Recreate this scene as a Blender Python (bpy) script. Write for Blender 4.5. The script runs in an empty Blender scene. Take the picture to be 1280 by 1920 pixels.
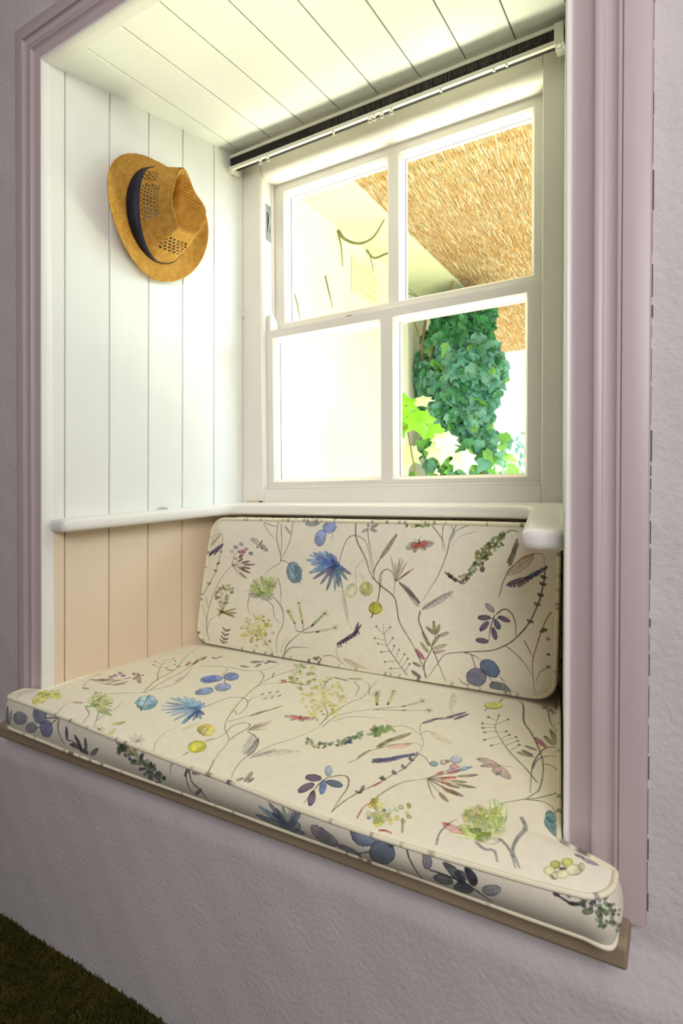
import bpy, bmesh, math, random
import numpy as np
from mathutils import Vector, Matrix
random.seed(7); rng = np.random.default_rng(7)
SC = bpy.context.scene; COL = SC.collection
H0 = 0.92                      # eye height; heights below are written relative to the eye and lifted by H0

# ------------------------------------------------------------------ camera
cam_d = bpy.data.cameras.new('camera'); cam = bpy.data.objects.new('camera', cam_d); COL.objects.link(cam)
cam_d.sensor_fit = 'VERTICAL'; cam_d.sensor_height = 36; cam_d.lens = 36*1070/1920
cam_d.clip_start = .02; cam_d.clip_end = 200
right = Vector((0.8617736, 0.50725363, -0.00632659)); down = Vector((0.00948046, -0.02857295, -0.99954675)); fwd = Vector((-0.50720448, 0.86132302, -0.02943241))
cam.matrix_world = Matrix(((right.x, -down.x, -fwd.x, 0), (right.y, -down.y, -fwd.y, 0), (right.z, -down.z, -fwd.z, H0), (0, 0, 0, 1)))
SC.camera = cam
# ------------------------------------------------------------------ sky, sun, added area lights, exposure
W = bpy.data.worlds.new('sky'); SC.world = W; W.use_nodes = True
W.node_tree.nodes['Background'].inputs[0].default_value = (.86, .95, 1.0, 1)
W.node_tree.nodes['Background'].inputs[1].default_value = 2.4
def sun(d, s, col, ang):
    l = bpy.data.lights.new('sun', 'SUN'); l.energy = s; l.color = col; l.angle = math.radians(ang)
    o = bpy.data.objects.new('sun', l); COL.objects.link(o); o.rotation_euler = Vector(d).to_track_quat('Z', 'Y').to_euler(); o.location = (4, 6, 6)
sun((.80, -.10, .52), 9.0, (1, .96, .88), 1.0)
def area(name, loc, d, sx, sy, e, col):
    l = bpy.data.lights.new(name, 'AREA'); l.shape = 'RECTANGLE'; l.size = sx; l.size_y = sy; l.energy = e; l.color = col
    o = bpy.data.objects.new(name, l); COL.objects.link(o); o.location = loc; o.rotation_euler = (-Vector(d)).to_track_quat('Z', 'Y').to_euler()
area('room_fill_light', (.75, -1.05, 1.85), (-.36, .85, -.30), .9, .9, 35, (1, .965, .95))  # added unseen fill behind the camera, not a lamp of this room
# added unseen area lights brighten the alcove, standing in for ground bounce and sky
area('ground_bounce_fill', (-.45, 1.85, .42), (0, -.70, .71), 1.1, .5, 56, (1, 1, .70))
area('sky_side_fill', (.62, 2.05, 2.0), (-.62, -.60, -.52), 1.1, .9, 30, (.58, .80, 1))
vs = SC.view_settings
vs.view_transform = 'Standard'; vs.look = 'None'; vs.exposure = 0.0; vs.gamma = 1; vs.use_curve_mapping = False

# ------------------------------------------------------------------ helpers
def lin(c):
    c = np.asarray(c, float)/255.0
    return np.where(c <= .04045, c/12.92, ((c+.055)/1.055)**2.4)
def mat(name, col, rough=.5, var=0, vscale=8, bump=0, bscale=60, spec=.4, stretch=(1, 1, 1), col2=None, coat=0):
    m = bpy.data.materials.new(name); m.use_nodes = True; n = m.node_tree.nodes; l = m.node_tree.links
    b = n['Principled BSDF']; b.inputs['Roughness'].default_value = rough; b.inputs['Specular IOR Level'].default_value = spec
    c = tuple(lin(col))+(1,); b.inputs['Base Color'].default_value = c
    if coat: b.inputs['Coat Weight'].default_value = coat
    tc = n.new('ShaderNodeTexCoord'); mp = n.new('ShaderNodeMapping'); mp.inputs['Scale'].default_value = stretch
    l.new(tc.outputs['Object'], mp.inputs[0])
    if var:
        t = n.new('ShaderNodeTexNoise'); t.inputs['Scale'].default_value = vscale; t.inputs['Detail'].default_value = 5
        l.new(mp.outputs[0], t.inputs[0])
        r = n.new('ShaderNodeValToRGB'); r.color_ramp.elements[0].position = .3; r.color_ramp.elements[1].position = .7
        c2 = tuple(lin(col2))+(1,) if col2 else tuple(x*(1-var) for x in c[:3])+(1,)
        r.color_ramp.elements[0].color = c2; r.color_ramp.elements[1].color = c
        l.new(t.outputs[0], r.inputs[0]); l.new(r.outputs[0], b.inputs['Base Color'])
    if bump:
        t = n.new('ShaderNodeTexNoise'); t.inputs['Scale'].default_value = bscale; t.inputs['Detail'].default_value = 4
        l.new(mp.outputs[0], t.inputs[0]); bp = n.new('ShaderNodeBump'); bp.inputs['Strength'].default_value = 1; bp.inputs['Distance'].default_value = bump
        l.new(t.outputs[0], bp.inputs['Height']); l.new(bp.outputs[0], b.inputs['Normal'])
    return m
def tag(o, label=None, cat=None, group=None, kind=None):
    if label: o['label'] = label
    if cat: o['category'] = cat
    if group: o['group'] = group
    if kind: o['kind'] = kind
    return o
def empty(name, loc):
    o = bpy.data.objects.new(name, None); COL.objects.link(o); o.location = (loc[0], loc[1], loc[2]+H0); o.empty_display_size = .05
    return o
def wloc(o):
    v = Vector(o.location)
    while o.parent: o = o.parent; v += Vector(o.location)
    return v
def mk(name, verts, faces, mats, parent=None, smooth=False, midx=None, cols=None, bevel=0, segs=2, auto=None):
    """one mesh object; verts in eye-relative heights, origin moved to the bottom centre of its box"""
    v = np.array(verts, dtype=float).reshape(-1, 3).copy(); v[:, 2] += H0
    org = np.array([(v[:, 0].min()+v[:, 0].max())/2, (v[:, 1].min()+v[:, 1].max())/2, v[:, 2].min()])
    v -= org
    me = bpy.data.meshes.new(name)
    if isinstance(faces, np.ndarray):
        n, k = faces.shape
        me.vertices.add(len(v)); me.vertices.foreach_set('co', v.ravel())
        me.loops.add(n*k); me.loops.foreach_set('vertex_index', faces.astype(np.int32).ravel())
        me.polygons.add(n); me.polygons.foreach_set('loop_start', np.arange(0, n*k, k, dtype=np.int32))
        me.update(calc_edges=True)
    else:
        me.from_pydata([tuple(x) for x in v], [], [tuple(f) for f in faces]); me.update()
    if not isinstance(mats, (list, tuple)): mats = [mats]
    for m in mats: me.materials.append(m)
    if midx is not None: me.polygons.foreach_set('material_index', np.array(midx, dtype=np.int32))
    if smooth: me.polygons.foreach_set('use_smooth', np.ones(len(me.polygons), dtype=bool))
    if cols is not None:
        a = me.color_attributes.new('print', 'FLOAT_COLOR', 'POINT')
        c4 = np.ones((len(v), 4), dtype=np.float32); c4[:, :3] = cols; a.data.foreach_set('color', c4.ravel())
    if auto is not None and smooth: me.set_sharp_from_angle(angle=math.radians(auto))
    me.validate()
    o = bpy.data.objects.new(name, me); COL.objects.link(o)
    if parent: o.parent = parent; o.location = Vector(org)-wloc(parent)
    else: o.location = org
    if bevel:
        b = o.modifiers.new('bevel', 'BEVEL'); b.width = bevel; b.segments = segs; b.limit_method = 'ANGLE'; b.angle_limit = math.radians(40)
    return o
class MB:
    """gathers solids into one mesh"""
    def __init__(s): s.v = []; s.f = []; s.m = []
    def add(s, v, f, mi=0):
        k = len(s.v); s.v += [tuple(p) for p in v]; s.f += [tuple(i+k for i in q) for q in f]; s.m += [mi]*len(f)
    def hexa(s, p, mi=0):      # 8 points: bottom ring 0-3, top ring 4-7
        s.add(p, [(0, 3, 2, 1), (4, 5, 6, 7), (0, 1, 5, 4), (1, 2, 6, 5), (2, 3, 7, 6), (3, 0, 4, 7)], mi)
    def box(s, x0, x1, y0, y1, z0, z1, mi=0):
        s.hexa([(x0, y0, z0), (x1, y0, z0), (x1, y1, z0), (x0, y1, z0), (x0, y0, z1), (x1, y0, z1), (x1, y1, z1), (x0, y1, z1)], mi)
    def prism(s, poly, axis, a, b, mi=0):   # poly 2D closed, extruded along axis a..b
        def P(q, t):
            return {'x': (t, q[0], q[1]), 'y': (q[0], t, q[1]), 'z': (q[0], q[1], t)}[axis]
        n = len(poly)
        s.add([P(q, a) for q in poly]+[P(q, b) for q in poly], [tuple(range(n))[::-1], tuple(range(n, 2*n))]+[(i, (i+1) % n, n+(i+1) % n, n+i) for i in range(n)], mi)
    def loft(s, rings, close=True, caps=True, mi=0):
        n = len(rings[0]); v = [p for r in rings for p in r]; f = []
        for i in range(len(rings)-1):
            for j in range(n if close else n-1):
                f.append((i*n+j, i*n+(j+1) % n, (i+1)*n+(j+1) % n, (i+1)*n+j))
        if caps: f += [tuple(range(n))[::-1], tuple(range((len(rings)-1)*n, len(rings)*n))]
        s.add(v, f, mi)
    def tube(s, pts, r, n=8, mi=0, r1=None):
        pts = [Vector(p) for p in pts]; rings = []
        for i, p in enumerate(pts):
            t = (pts[min(i+1, len(pts)-1)]-pts[max(i-1, 0)]).normalized()
            a = t.cross(Vector((0, 0, 1)));  a = a if a.length > 1e-3 else t.cross(Vector((1, 0, 0)))
            a.normalize(); b = t.cross(a); rr = r if r1 is None else r+(r1-r)*i/(len(pts)-1)
            rings.append([tuple(p+a*rr*math.cos(k*2*math.pi/n)+b*rr*math.sin(k*2*math.pi/n)) for k in range(n)])
        s.loft(rings, mi=mi)
    def build(s, name, mats, parent=None, fix=True, **kw):
        o = mk(name, s.v, s.f, mats, parent, midx=s.m, **kw)
        if fix:
            bm = bmesh.new(); bm.from_mesh(o.data); bmesh.ops.recalc_face_normals(bm, faces=bm.faces); bm.to_mesh(o.data); bm.free()
        return o
def lerp(a, b, t): return a+(b-a)*t

# ------------------------------------------------------------------ materials
M_plaster = mat('lilac_grey_plaster', (205, 199, 201), .85, .06, 5, .0016, 130, .2)
M_board = mat('white_board_paint', (236, 237, 232), .38, .03, 4, .0004, 30, .45, (1, 1, .25))
M_cream = mat('cream_boards', (234, 214, 188), .5, .04, 4, .0004, 30, .4, (1, 1, .25))  # warmer cream than the boards above the ledge
M_gap = mat('dark_joint', (84, 82, 76), .9)
M_gloss = mat('white_gloss_paint', (238, 236, 232), .28, .02, 6, .0003, 40, .5)
M_sash = mat('sash_paint', (240, 236, 228), .35, .03, 6, .0003, 40, .5)
M_casing = mat('pinkish_grey_paint', (194, 178, 180), .4, .05, 6, .0004, 30, .45, (1, 1, .2))
M_seatboard = mat('taupe_painted_board', (158, 140, 118), .5, .14, 9, .0004, 30, .4)
M_white = mat('white_plastic', (232, 228, 214), .4, .05, 20)
M_iron = mat('dark_metal', (46, 42, 40), .5, .3, 40)
M_steel = mat('worn_plate', (150, 146, 138), .45, .3, 60)

# ------------------------------------------------------------------ room shell
def lwx(Y, z):     # face of the panelled left reveal
    xf = -1.08+(.857-z)*(-.0359); xb = -1.004+(.864-z)*(-.0147)
    return xf+(Y-.705)/.495*(xb-xf)
def rwx(Y, z): return -.110+(Y-.705)/.495*(-.087)
def ceilz(Y): return .857+(Y-.705)*.077
FL = -.92
mb = MB(); mb.box(-2.7, 1.7, -2.5, 1.0, FL-.1, FL)
M_carpet = mat('dark_olive_carpet', (100, 92, 38), .95, .5, 14, .012, 160, .1, col2=(52, 56, 26))
mb.build('floor', M_carpet)['kind'] = 'structure'
# pile of the carpet near the wall
pv = []; pf = []
for i in range(26000):
    x = random.uniform(-1.55, -.45); y = random.uniform(.30, .69); h = random.uniform(.005, .012); a = random.uniform(0, 6.28)
    dx, dy = .0016*math.cos(a), .0016*math.sin(a); tx, ty = random.uniform(-.005, .005), random.uniform(-.005, .005)
    k = len(pv); pv += [(x-dx, y-dy, FL), (x+dx, y+dy, FL), (x+tx, y+ty, FL+h)]; pf.append((k, k+1, k+2))
o = mk('carpet_pile', pv, np.array(pf), M_carpet); tag(o, 'short dark olive pile of the carpet at the foot of the wall', 'carpet', kind='stuff')
# plastered wall with the alcove opening
xs = np.concatenate([np.arange(-2.6, -1.30, .03), np.arange(-1.30, .25, .008), np.arange(.25, 1.61, .03)])
zs = np.arange(FL-.005, 1.501, .008)
def nz(x, z, s, seed):
    r = np.random.default_rng(seed); out = 0
    for k in range(9):
        a, b, p = r.normal(0, s), r.normal(0, s), r.uniform(0, 6.28); out = out+np.sin(a*x+b*z+p)
    return out/9
XX, ZZ = np.meshgrid(xs, zs)
YY = .7045+.0030*nz(XX, ZZ, 22, 1)+.0009*nz(XX, ZZ, 75, 2)+.0005*nz(XX, ZZ, 210, 3)
below = np.clip((-.50-ZZ)/.06, 0, 1); YY = YY-.026*below*np.clip((XX+2.2)/.5, 0, 1)*np.clip((.3-XX)/.35, 0, 1)
V = np.stack([XX, YY, ZZ], -1).reshape(-1, 3); nx = len(xs); F = []
cx = (xs[:-1]+xs[1:])/2; cz = (zs[:-1]+zs[1:])/2
for j in range(len(zs)-1):
    i = np.arange(nx-1)
    keep = ~((cx > -1.135) & (cx < -.075) & (cz[j] > -.49) & (cz[j] < .885))
    i = i[keep]; F.append(np.stack([j*nx+i, j*nx+i+1, (j+1)*nx+i+1, (j+1)*nx+i], 1))
F = np.concatenate(F)
k = len(V); ext = MB()
ext.box(-2.6, -1.16, .735, 1.34, FL, 1.5); ext.box(-.055, 1.6, .735, 1.34, FL, 1.5); ext.box(-1.16, -.055, .735, 1.34, FL, -.50); ext.box(-1.16, -.055, .735, 1.34, .93, 1.5)
V2 = np.concatenate([V, np.array(ext.v)]); F2 = np.concatenate([F, np.array(ext.f)+k])
o = mk('wall_back', V2, F2, M_plaster, smooth=False); o['kind'] = 'structure'
o.data.polygons.foreach_set('use_smooth', np.concatenate([np.ones(len(F), bool), np.zeros(len(ext.f), bool)]))
for nm, b in (('wall_left', (-2.7, -2.6, -2.5, 1.34, FL, 1.5)), ('wall_right', (1.6, 1.7, -2.5, 1.34, FL, 1.5))):
    mb = MB(); mb.box(*b); mb.build(nm, M_plaster)['kind'] = 'structure'
mb = MB(); mb.box(-2.7, 1.7, -2.6, -2.5, FL, 1.5); mb.build('wall_front', M_plaster)['kind'] = 'structure'
mb = MB(); mb.box(-2.7, 1.7, -2.6, 1.34, 1.5, 1.6); mb.build('ceiling', M_plaster)['kind'] = 'structure'

# ------------------------------------------------------------------ panelled alcove
def boards_wall(name, fx, sgn, edges, z0, z1, back, mats, wob=.002):
    mb = MB(); g = .0011; zm = -.055
    for a, b in zip(edges[:-1], edges[1:]):
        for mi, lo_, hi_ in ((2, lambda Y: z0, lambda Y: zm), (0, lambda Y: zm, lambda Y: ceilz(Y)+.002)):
            p = []
            for h_ in (lo_, hi_):
                for (Y, dx) in ((a+g, 0), (b-g, 0), (b-g, 1), (a+g, 1)):
                    p.append((fx(Y, h_(Y))+(sgn*.014 if dx else 0), Y, h_(Y)))
            mb.hexa(p, mi)
    bp = []
    for z in (z0, .90):
        for (Y, dx) in ((edges[0], .0045), (edges[-1], .0045), (edges[-1], .02), (edges[0], .02)):
            bp.append((fx(Y, z)+sgn*dx, Y, z))
    mb.hexa(bp, 1)
    return mb.build(name, mats, bevel=.0012, segs=1)
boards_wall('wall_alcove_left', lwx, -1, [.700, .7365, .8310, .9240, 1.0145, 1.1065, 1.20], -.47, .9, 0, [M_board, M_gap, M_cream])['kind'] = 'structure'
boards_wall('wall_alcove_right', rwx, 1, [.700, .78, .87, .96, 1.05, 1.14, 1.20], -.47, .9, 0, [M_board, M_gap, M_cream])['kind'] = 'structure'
mb = MB()
ex = [-1.12]+[-.983+.1*k for k in range(9)]+[-.06]
for a, b in zip(ex[:-1], ex[1:]):
    g = .0011; p = []
    for dz in (0, .012):
        for x, Y in ((a+g, .700), (b-g, .700), (b-g, 1.20), (a+g, 1.20)): p.append((x, Y, ceilz(Y)+dz))
    mb.hexa(p, 0)
p = []
for dz in (.004, .03):
    for x, Y in ((-1.12, .70), (-.06, .70), (-.06, 1.2), (-1.12, 1.2)): p.append((x, Y, ceilz(Y)+dz))
mb.hexa(p, 1); mb.build('ceiling_alcove', [M_board, M_gap], bevel=.0012, segs=1)['kind'] = 'structure'
# boards below the ledge at the back
mb = MB(); e = -1.07
while e < -.17:
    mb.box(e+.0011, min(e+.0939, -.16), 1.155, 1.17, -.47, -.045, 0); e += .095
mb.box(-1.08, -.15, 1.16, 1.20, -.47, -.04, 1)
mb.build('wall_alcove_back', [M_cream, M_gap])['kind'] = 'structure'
# seat top under the cushion
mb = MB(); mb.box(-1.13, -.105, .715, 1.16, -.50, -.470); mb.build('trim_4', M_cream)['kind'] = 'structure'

# ------------------------------------------------------------------ moulded casing round the alcove
prof = [(-.001, .703), (-.001, .691), (.0003, .6888), (.0022, .6882), (.0042, .6888), (.0055, .691), (.006, .697), (.0075, .6965), (.013, .694), (.022, .6915), (.028, .6885), (.030, .6860), (.034, .6850), (.038, .6865), (.040, .6895),
        (.045, .6905), (.050, .6895), (.053, .6865), (.0545, .6890), (.0565, .6890), (.058, .6855), (.066, .6850), (.078, .6855), (.0835, .6870), (.085, .690), (.085, .706), (.0, .716), (-.001, .716)]
path = [(-1.1265, -.472), (-1.081, .857), (-.112, .857), (-.110, -.470)]
outd = [(-1, 0), (-1, 1), (1, 1), (1, 0)]
rings = []
for (px, pz), (ox, oz) in zip(path, outd): rings.append([(px+ox*w, Y, pz+oz*w) for w, Y in prof])
mb = MB()
def ring_part(sl, m, caps=True):
    rr = [[r[i] for i in sl] for r in rings]; mb.loft(rr, mi=m)
ring_part([0, 1, 2, 3, 4, 5, 6, 27], 0); ring_part(list(range(6, 28)), 1)
for a_, b_, sd in ((( -.110, -.470), (-.112, .857), 1),):
    z_ = -.46
    while z_ < .95:        # cracked paint line where the casing meets the plaster
        L_ = random.uniform(.006, .05); w_ = random.uniform(.0006, .0018); t_ = (z_+.47)/1.327; xx = a_[0]+(b_[0]-a_[0])*t_+.0848
        mb.box(xx, xx+w_, .6995, .7003, z_, z_+L_, 2); z_ += L_+random.uniform(0, .012)
o = mb.build('trim_1', [M_gloss, M_casing, M_gap], smooth=True, auto=35); o['kind'] = 'structure'
# board under the cushion
mb = MB(); poly = [(.715, -.4655), (.653, -.4655), (.6475, -.468), (.645, -.474), (.645, -.492), (.6465, -.4955), (.651, -.498), (.715, -.498)]
mb.prism(poly, 'x', -1.208, -.0405); o = mb.build('trim_2', M_seatboard, bevel=.003, segs=2); o['kind'] = 'structure'

# ------------------------------------------------------------------ window ledge that runs round three sides
def zt(Y): return -.0165-(1.2-Y)*.058
pl = [(-1.030, 1.205), (lwx(1.1, 0)-.004, 1.10), (lwx(.9, 0)-.004, .90), (lwx(.735, 0)-.006, .735), (lwx(.705, 0)+.004, .703), (-1.070, .700), (-1.060, .704), (-1.0555, .714), (-1.048, .76),
      (-.985, 1.08), (-.972, 1.103), (-.94, 1.108), (-.27, 1.106), (-.243, 1.100), (-.234, 1.085), (-.172, .748), (-.170, .738), (-.163, .731), (-.150, .7285), (rwx(.729, 0)+.001, .7285), (rwx(.9, 0)+.003, .9), (rwx(1.2, 0)+.003, 1.205)]
# softened cross section: offset rings towards the middle of the ledge
def inset(poly, d):
    out = []; n = len(poly)
    for i in range(n):
        p0, p1, p2 = Vector(poly[i-1]), Vector(poly[i]), Vector(poly[(i+1) % n])
        e1 = (p1-p0).normalized(); e2 = (p2-p1).normalized(); n1 = Vector((-e1.y, e1.x)); n2 = Vector((-e2.y, e2.x))
        b = (n1+n2); b = b.normalized() if b.length > 1e-4 else n1
        out.append(tuple(p1+b*d/max(.45, b.dot(n1))))
    return out
A = sum(pl[i-1][0]*pl[i][1]-pl[i][0]*pl[i-1][1] for i in range(len(pl)))
sg = 1 if A > 0 else -1
mb = MB(); T = .0265; R = .010
prf = [(R*1.0, 0)]+[(R*(1-math.sin(a)), R*(1-math.cos(a))) for a in (math.pi/8, math.pi/4, 3*math.pi/8, math.pi/2)]+[(0, T-R)]+[(R*(1-math.cos(a)), T-R+R*math.sin(a)) for a in (math.pi/8, math.pi/4, 3*math.pi/8, math.pi/2)]
rr = []
for d, dz in prf:
    q = inset(pl, sg*d); rr.append([(x, Y, zt(Y)-dz) for x, Y in q])
mb.loft(rr); o = mb.build('trim_3', M_gloss, smooth=True, auto=60); o['kind'] = 'structure'
# small loose bits on the ledge
mb = MB(); mb.hexa([(-.990, 1.180, -.0165), (-.945, 1.186, -.0165), (-.945, 1.192, -.0165), (-.990, 1.188, -.0165), (-.988, 1.181, -.0125), (-.947, 1.187, -.0125), (-.947, 1.191, -.0125), (-.988, 1.187, -.0125)], 0)
o = mb.build('window_wedge', [mat('peach_plastic', (226, 196, 170), .5, .1, 30), M_iron], bevel=.001); tag(o, 'tiny peach strip lying on the ledge in the left corner of the window', 'wedge')
mb = MB(); mb.tube([(-.938, 1.172, -.0155), (-.930, 1.168, -.0145), (-.921, 1.163, -.0155)], .0016, 6)
o = mb.build('nail', M_iron); tag(o, 'small black nail on the ledge below the left edge of the sash', 'nail')
mb = MB(); yy = .955; xw = lwx(yy, -.03)
mb.tube([(xw+.006, yy-.012, zt(yy)+.002), (xw+.010, yy, zt(yy)+.003), (xw+.008, yy+.014, zt(yy)+.002)], .0022, 6)
o = mb.build('paint_flake', mat('flake_grey', (188, 186, 178), .6, .2, 60)); tag(o, 'grey chip of old paint on the left arm of the ledge below the hat', 'paint flake')

# ------------------------------------------------------------------ sash window
win = empty('window_1', (-.59, 1.25, -.02)); win['kind'] = 'structure'
mb = MB()
YF = 1.20
def roundbox(mb, x0, x1, z0, z1, side, y0=YF, y1=1.30, r=.012):
    """vertical or horizontal board of the box frame with the inner edge rounded; side: 'r','l' (vertical) 'b' (lintel)"""
    arc = [(r*(1-math.sin(a)), r*(1-math.cos(a))) for a in (0, math.pi/8, math.pi/4, 3*math.pi/8, math.pi/2)]
    if side == 'r': poly = [(x0, y1), (x0, y0)]+[(x1-d, y0+e) for d, e in arc]+[(x1, y1)]; mb.prism(poly, 'z', z0, z1)
    if side == 'l': poly = [(x1, y1), (x1, y0)]+[(x0+d, y0+e) for d, e in arc]+[(x0, y1)]; mb.prism(poly, 'z', z0, z1)
    if side == 'b': poly = [(y1, z1), (y0, z1)]+[(y0+e, z0+d) for d, e in arc]+[(y1, z0)]; mb.prism(poly, 'x', x0, x1)
roundbox(mb, -1.035, -.9435, -.03, .93, 'r', r=.014); roundbox(mb, -.2385, -.15, -.03, .93, 'l', r=.004)
roundbox(mb, -.9435, -.2385, .829, .93, 'b', r=.024)
mb.box(-.944, -.238, YF, 1.34, -.03, .0175)
mb.box(-.9435, -.238, 1.205, 1.212, .0175, .024)          # bead at the foot of the sash
mb.box(-.967, -.944, 1.228, 1.34, .0, .90); mb.box(-.9440, -.9405, 1.243, 1.252, .0175, .84)   # pulley stile, parting bead
mb.box(-.24, -.20, 1.228, 1.34, .0, .90); mb.box(-.2425, -.2385, 1.243, 1.252, .0175, .84); mb.box(-.944, -.238, 1.243, 1.252, .834, .85)
mb.build('frame', M_sash, win, smooth=True, auto=30, bevel=.001, segs=1)
def bar_x(mb, x0, x1, zc0, zc1, yf, yg, up, dn, ch=.0075):
    """horizontal rail: face zc0..zc1, moulded slope towards the glass below and / or above"""
    pts = [(yf, zc0), (yf, zc1)]
    if up: pts += [(yf+.004, zc1+.003), (yf+.010, zc1+ch-.001), (yf+.012, zc1+ch)]
    pts += [(yg+.012, zc1+(ch if up else 0)), (yg+.012, zc0-(ch if dn else 0))]
    if dn: pts += [(yf+.012, zc0-ch), (yf+.010, zc0-ch+.001), (yf+.004, zc0-.003)]
    mb.prism(pts, 'x', x0, x1)
def bar_z(mb, z0, z1, xa, xb, yf, yg, lf, rt, ch=.0075):
    pts = [(xa, yf), (xb, yf)]
    if rt: pts += [(xb+.003, yf+.004), (xb+ch-.001, yf+.010), (xb+ch, yf+.012)]
    pts += [(xb+(ch if rt else 0), yg+.012), (xa-(ch if lf else 0), yg+.012)]
    if lf: pts += [(xa-ch, yf+.012), (xa-ch+.001, yf+.010), (xa-.003, yf+.004)]
    mb.prism(pts, 'z', z0, z1)
def sash(name, yf, yg, x0, x1, z0, z1, sl, sr, zb, ztp, m0, m1):
    s = empty(name, ((x0+x1)/2, yf+.02, z0)); s.parent = win; s.location = Vector(((x0+x1)/2, yf+.02, z0+H0))-Vector(win.location)
    mb = MB(); bar_z(mb, z0, z1, x0, sl, yf, yg, 0, 1); mb.build('stile', M_sash, s)
    mb = MB(); bar_z(mb, z0, z1, sr, x1, yf, yg, 1, 0); mb.build('stile', M_sash, s)
    mb = MB(); bar_x(mb, sl, sr, z0, zb, yf, yg, 1, 0); mb.build('rail', M_sash, s)
    mb = MB(); bar_x(mb, sl, sr, ztp, z1, yf, yg, 0, 1); mb.build('rail', M_sash, s)
    mb = MB(); bar_z(mb, zb, ztp, m0, m1, yf+.0004, yg, 1, 1); mb.build('glazing_bar', M_sash, s)
    for a, b in ((sl+.0055, m0-.0055), (m1+.0055, sr-.0055)):
        mb = MB(); mb.box(a, b, yg, yg+.003, zb+.0055, ztp-.0055); mb.build('glass_pane', M_glass, s)
    mb = MB()
    for a, b in ((sl+.0074, m0-.0074), (m1+.0074, sr-.0074)):     # dark putty line where pane meets wood
        mb.box(a, a+.0016, yg-.001, yg, zb+.007, ztp-.007); mb.box(a, b, yg-.001, yg, zb+.0074, zb+.0084); mb.box(a, b, yg-.001, yg, ztp-.0084, ztp-.0074)
    mb.build('putty_line', M_putty, s)
    return s
M_glass = bpy.data.materials.new('window_glass'); M_glass.use_nodes = True
n = M_glass.node_tree.nodes; l = M_glass.node_tree.links; n.remove(n['Principled BSDF'])
tr = n.new('ShaderNodeBsdfTransparent'); tr.inputs[0].default_value = (.985, .995, .99, 1); gl = n.new('ShaderNodeBsdfGlossy'); gl.inputs['Roughness'].default_value = .02
mx = n.new('ShaderNodeMixShader'); mx.inputs[0].default_value = .04; l.new(tr.outputs[0], mx.inputs[1]); l.new(gl.outputs[0], mx.inputs[2]); l.new(mx.outputs[0], n['Material Output'].inputs[0])
M_putty = mat('putty_grey', (120, 116, 112), .8)
lo = sash('lower_sash', 1.215, 1.240, -.9425, -.2400, .0185, .4340, -.9235, -.2690, .0355, .4140, -.6055, -.5755)
up = sash('upper_sash', 1.255, 1.280, -.9425, -.2420, .4300, .8370, -.9130, -.2650, .4600, .8095, -.6035, -.5775)
# horn, latch, pulley, hook
mb = MB(); poly = [(-.9500+.008, .430), (-.9420, .476), (-.9390, .480), (-.9335, .474), (-.930, .462), (-.930, .430)]
mb.prism([(1.2165, .433), (1.2165, .470), (1.219, .478), (1.226, .480), (1.246, .466), (1.250, .455), (1.252, .433)], 'x', -.9425, -.930)
mb.build('horn', M_gloss, win, bevel=.0015)
mb = MB(); mb.tube([(-.700, 1.236, .434), (-.700, 1.236, .4385)], .0125, 18); mb.tube([(-.700, 1.236, .4385), (-.700, 1.236, .4415)], .009, 18); mb.build('latch', M_steel, win, bevel=.0008)
mb = MB(); mb.box(-.944, -.9425, 1.2175, 1.2385, .676, .770, 0); mb.box(-.9430, -.9418, 1.2225, 1.2335, .700, .750, 1)
mb.tube([(-.9415, 1.228, .752), (-.9400, 1.230, .730), (-.9410, 1.226, .700), (-.9418, 1.230, .676)], .0014, 6, 2); mb.build('pulley', [M_steel, M_iron, M_white], win)
mb = MB(); mb.tube([(-1.0005, 1.197, .495), (-1.0005, 1.190, .488), (-.9990, 1.186, .480), (-.9960, 1.188, .476), (-.994, 1.191, .482)], .0012, 6); mb.build('hook', M_white, win)

# ------------------------------------------------------------------ curtain track under the ceiling
tr_ = empty('curtain_track', (-.6, 1.15, .834)); tag(tr_, 'long white curtain track with a dark ribbed strip above the window', 'curtain track')
mb = MB(); xa, xb = -1.0045, -.207
mb.box(xa, xb, 1.1475, 1.178, .8700, .8775); mb.box(xa, xb, 1.170, 1.178, .852, .8775)
mb.build('channel', M_white, tr_, bevel=.0008, segs=1)
M_rib = mat('black_ribbed_tape', (34, 32, 30), .8, .4, 50)
mb = MB(); mb.box(xa+.002, xb, 1.1500, 1.170, .8460, .8702); mb.build('strip', M_rib, tr_)
M_thread = mat('grey_thread', (112, 106, 98), .8, .5, 200)
mb = MB(); x = xa+.25
while x < xb-.002:
    if random.random() < .80:
        h0 = random.uniform(.8455, .856); mb.box(x, x+random.uniform(.0005, .0011), 1.1492, 1.1500, h0+.003, random.uniform(.866, .8700))
    x += random.uniform(.0022, .0038)
o = mb.build('strip_ribs', M_thread, tr_)
mb = MB(); poly = [(1.146, .8395), (1.1455, .8435), (1.1462, .8475), (1.149, .8490), (1.158, .8490), (1.157, .8425), (1.150, .8400)]
mb.prism(poly, 'x', xa, xb); mb.build('rail', M_white, tr_)
mb = MB(); mb.box(-.207, -.190, 1.143, 1.18, .838, .876); mb.tube([(-.1985+.0055*math.cos(a), 1.144, .8325+.0055*math.sin(a)) for a in np.linspace(0, 6.283, 14)], .0017, 6)
mb.build('end_bracket', M_white, tr_, bevel=.001)
mb = MB(); mb.box(-1.0065, -.996, 1.146, 1.178, .836, .8485); mb.tube([(-.999+.0045*math.cos(a), 1.146, .831+.0045*math.sin(a)) for a in np.linspace(0, 6.283, 14)], .0015, 6)
mb.build('end_bracket', M_white, tr_, bevel=.001)
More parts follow.
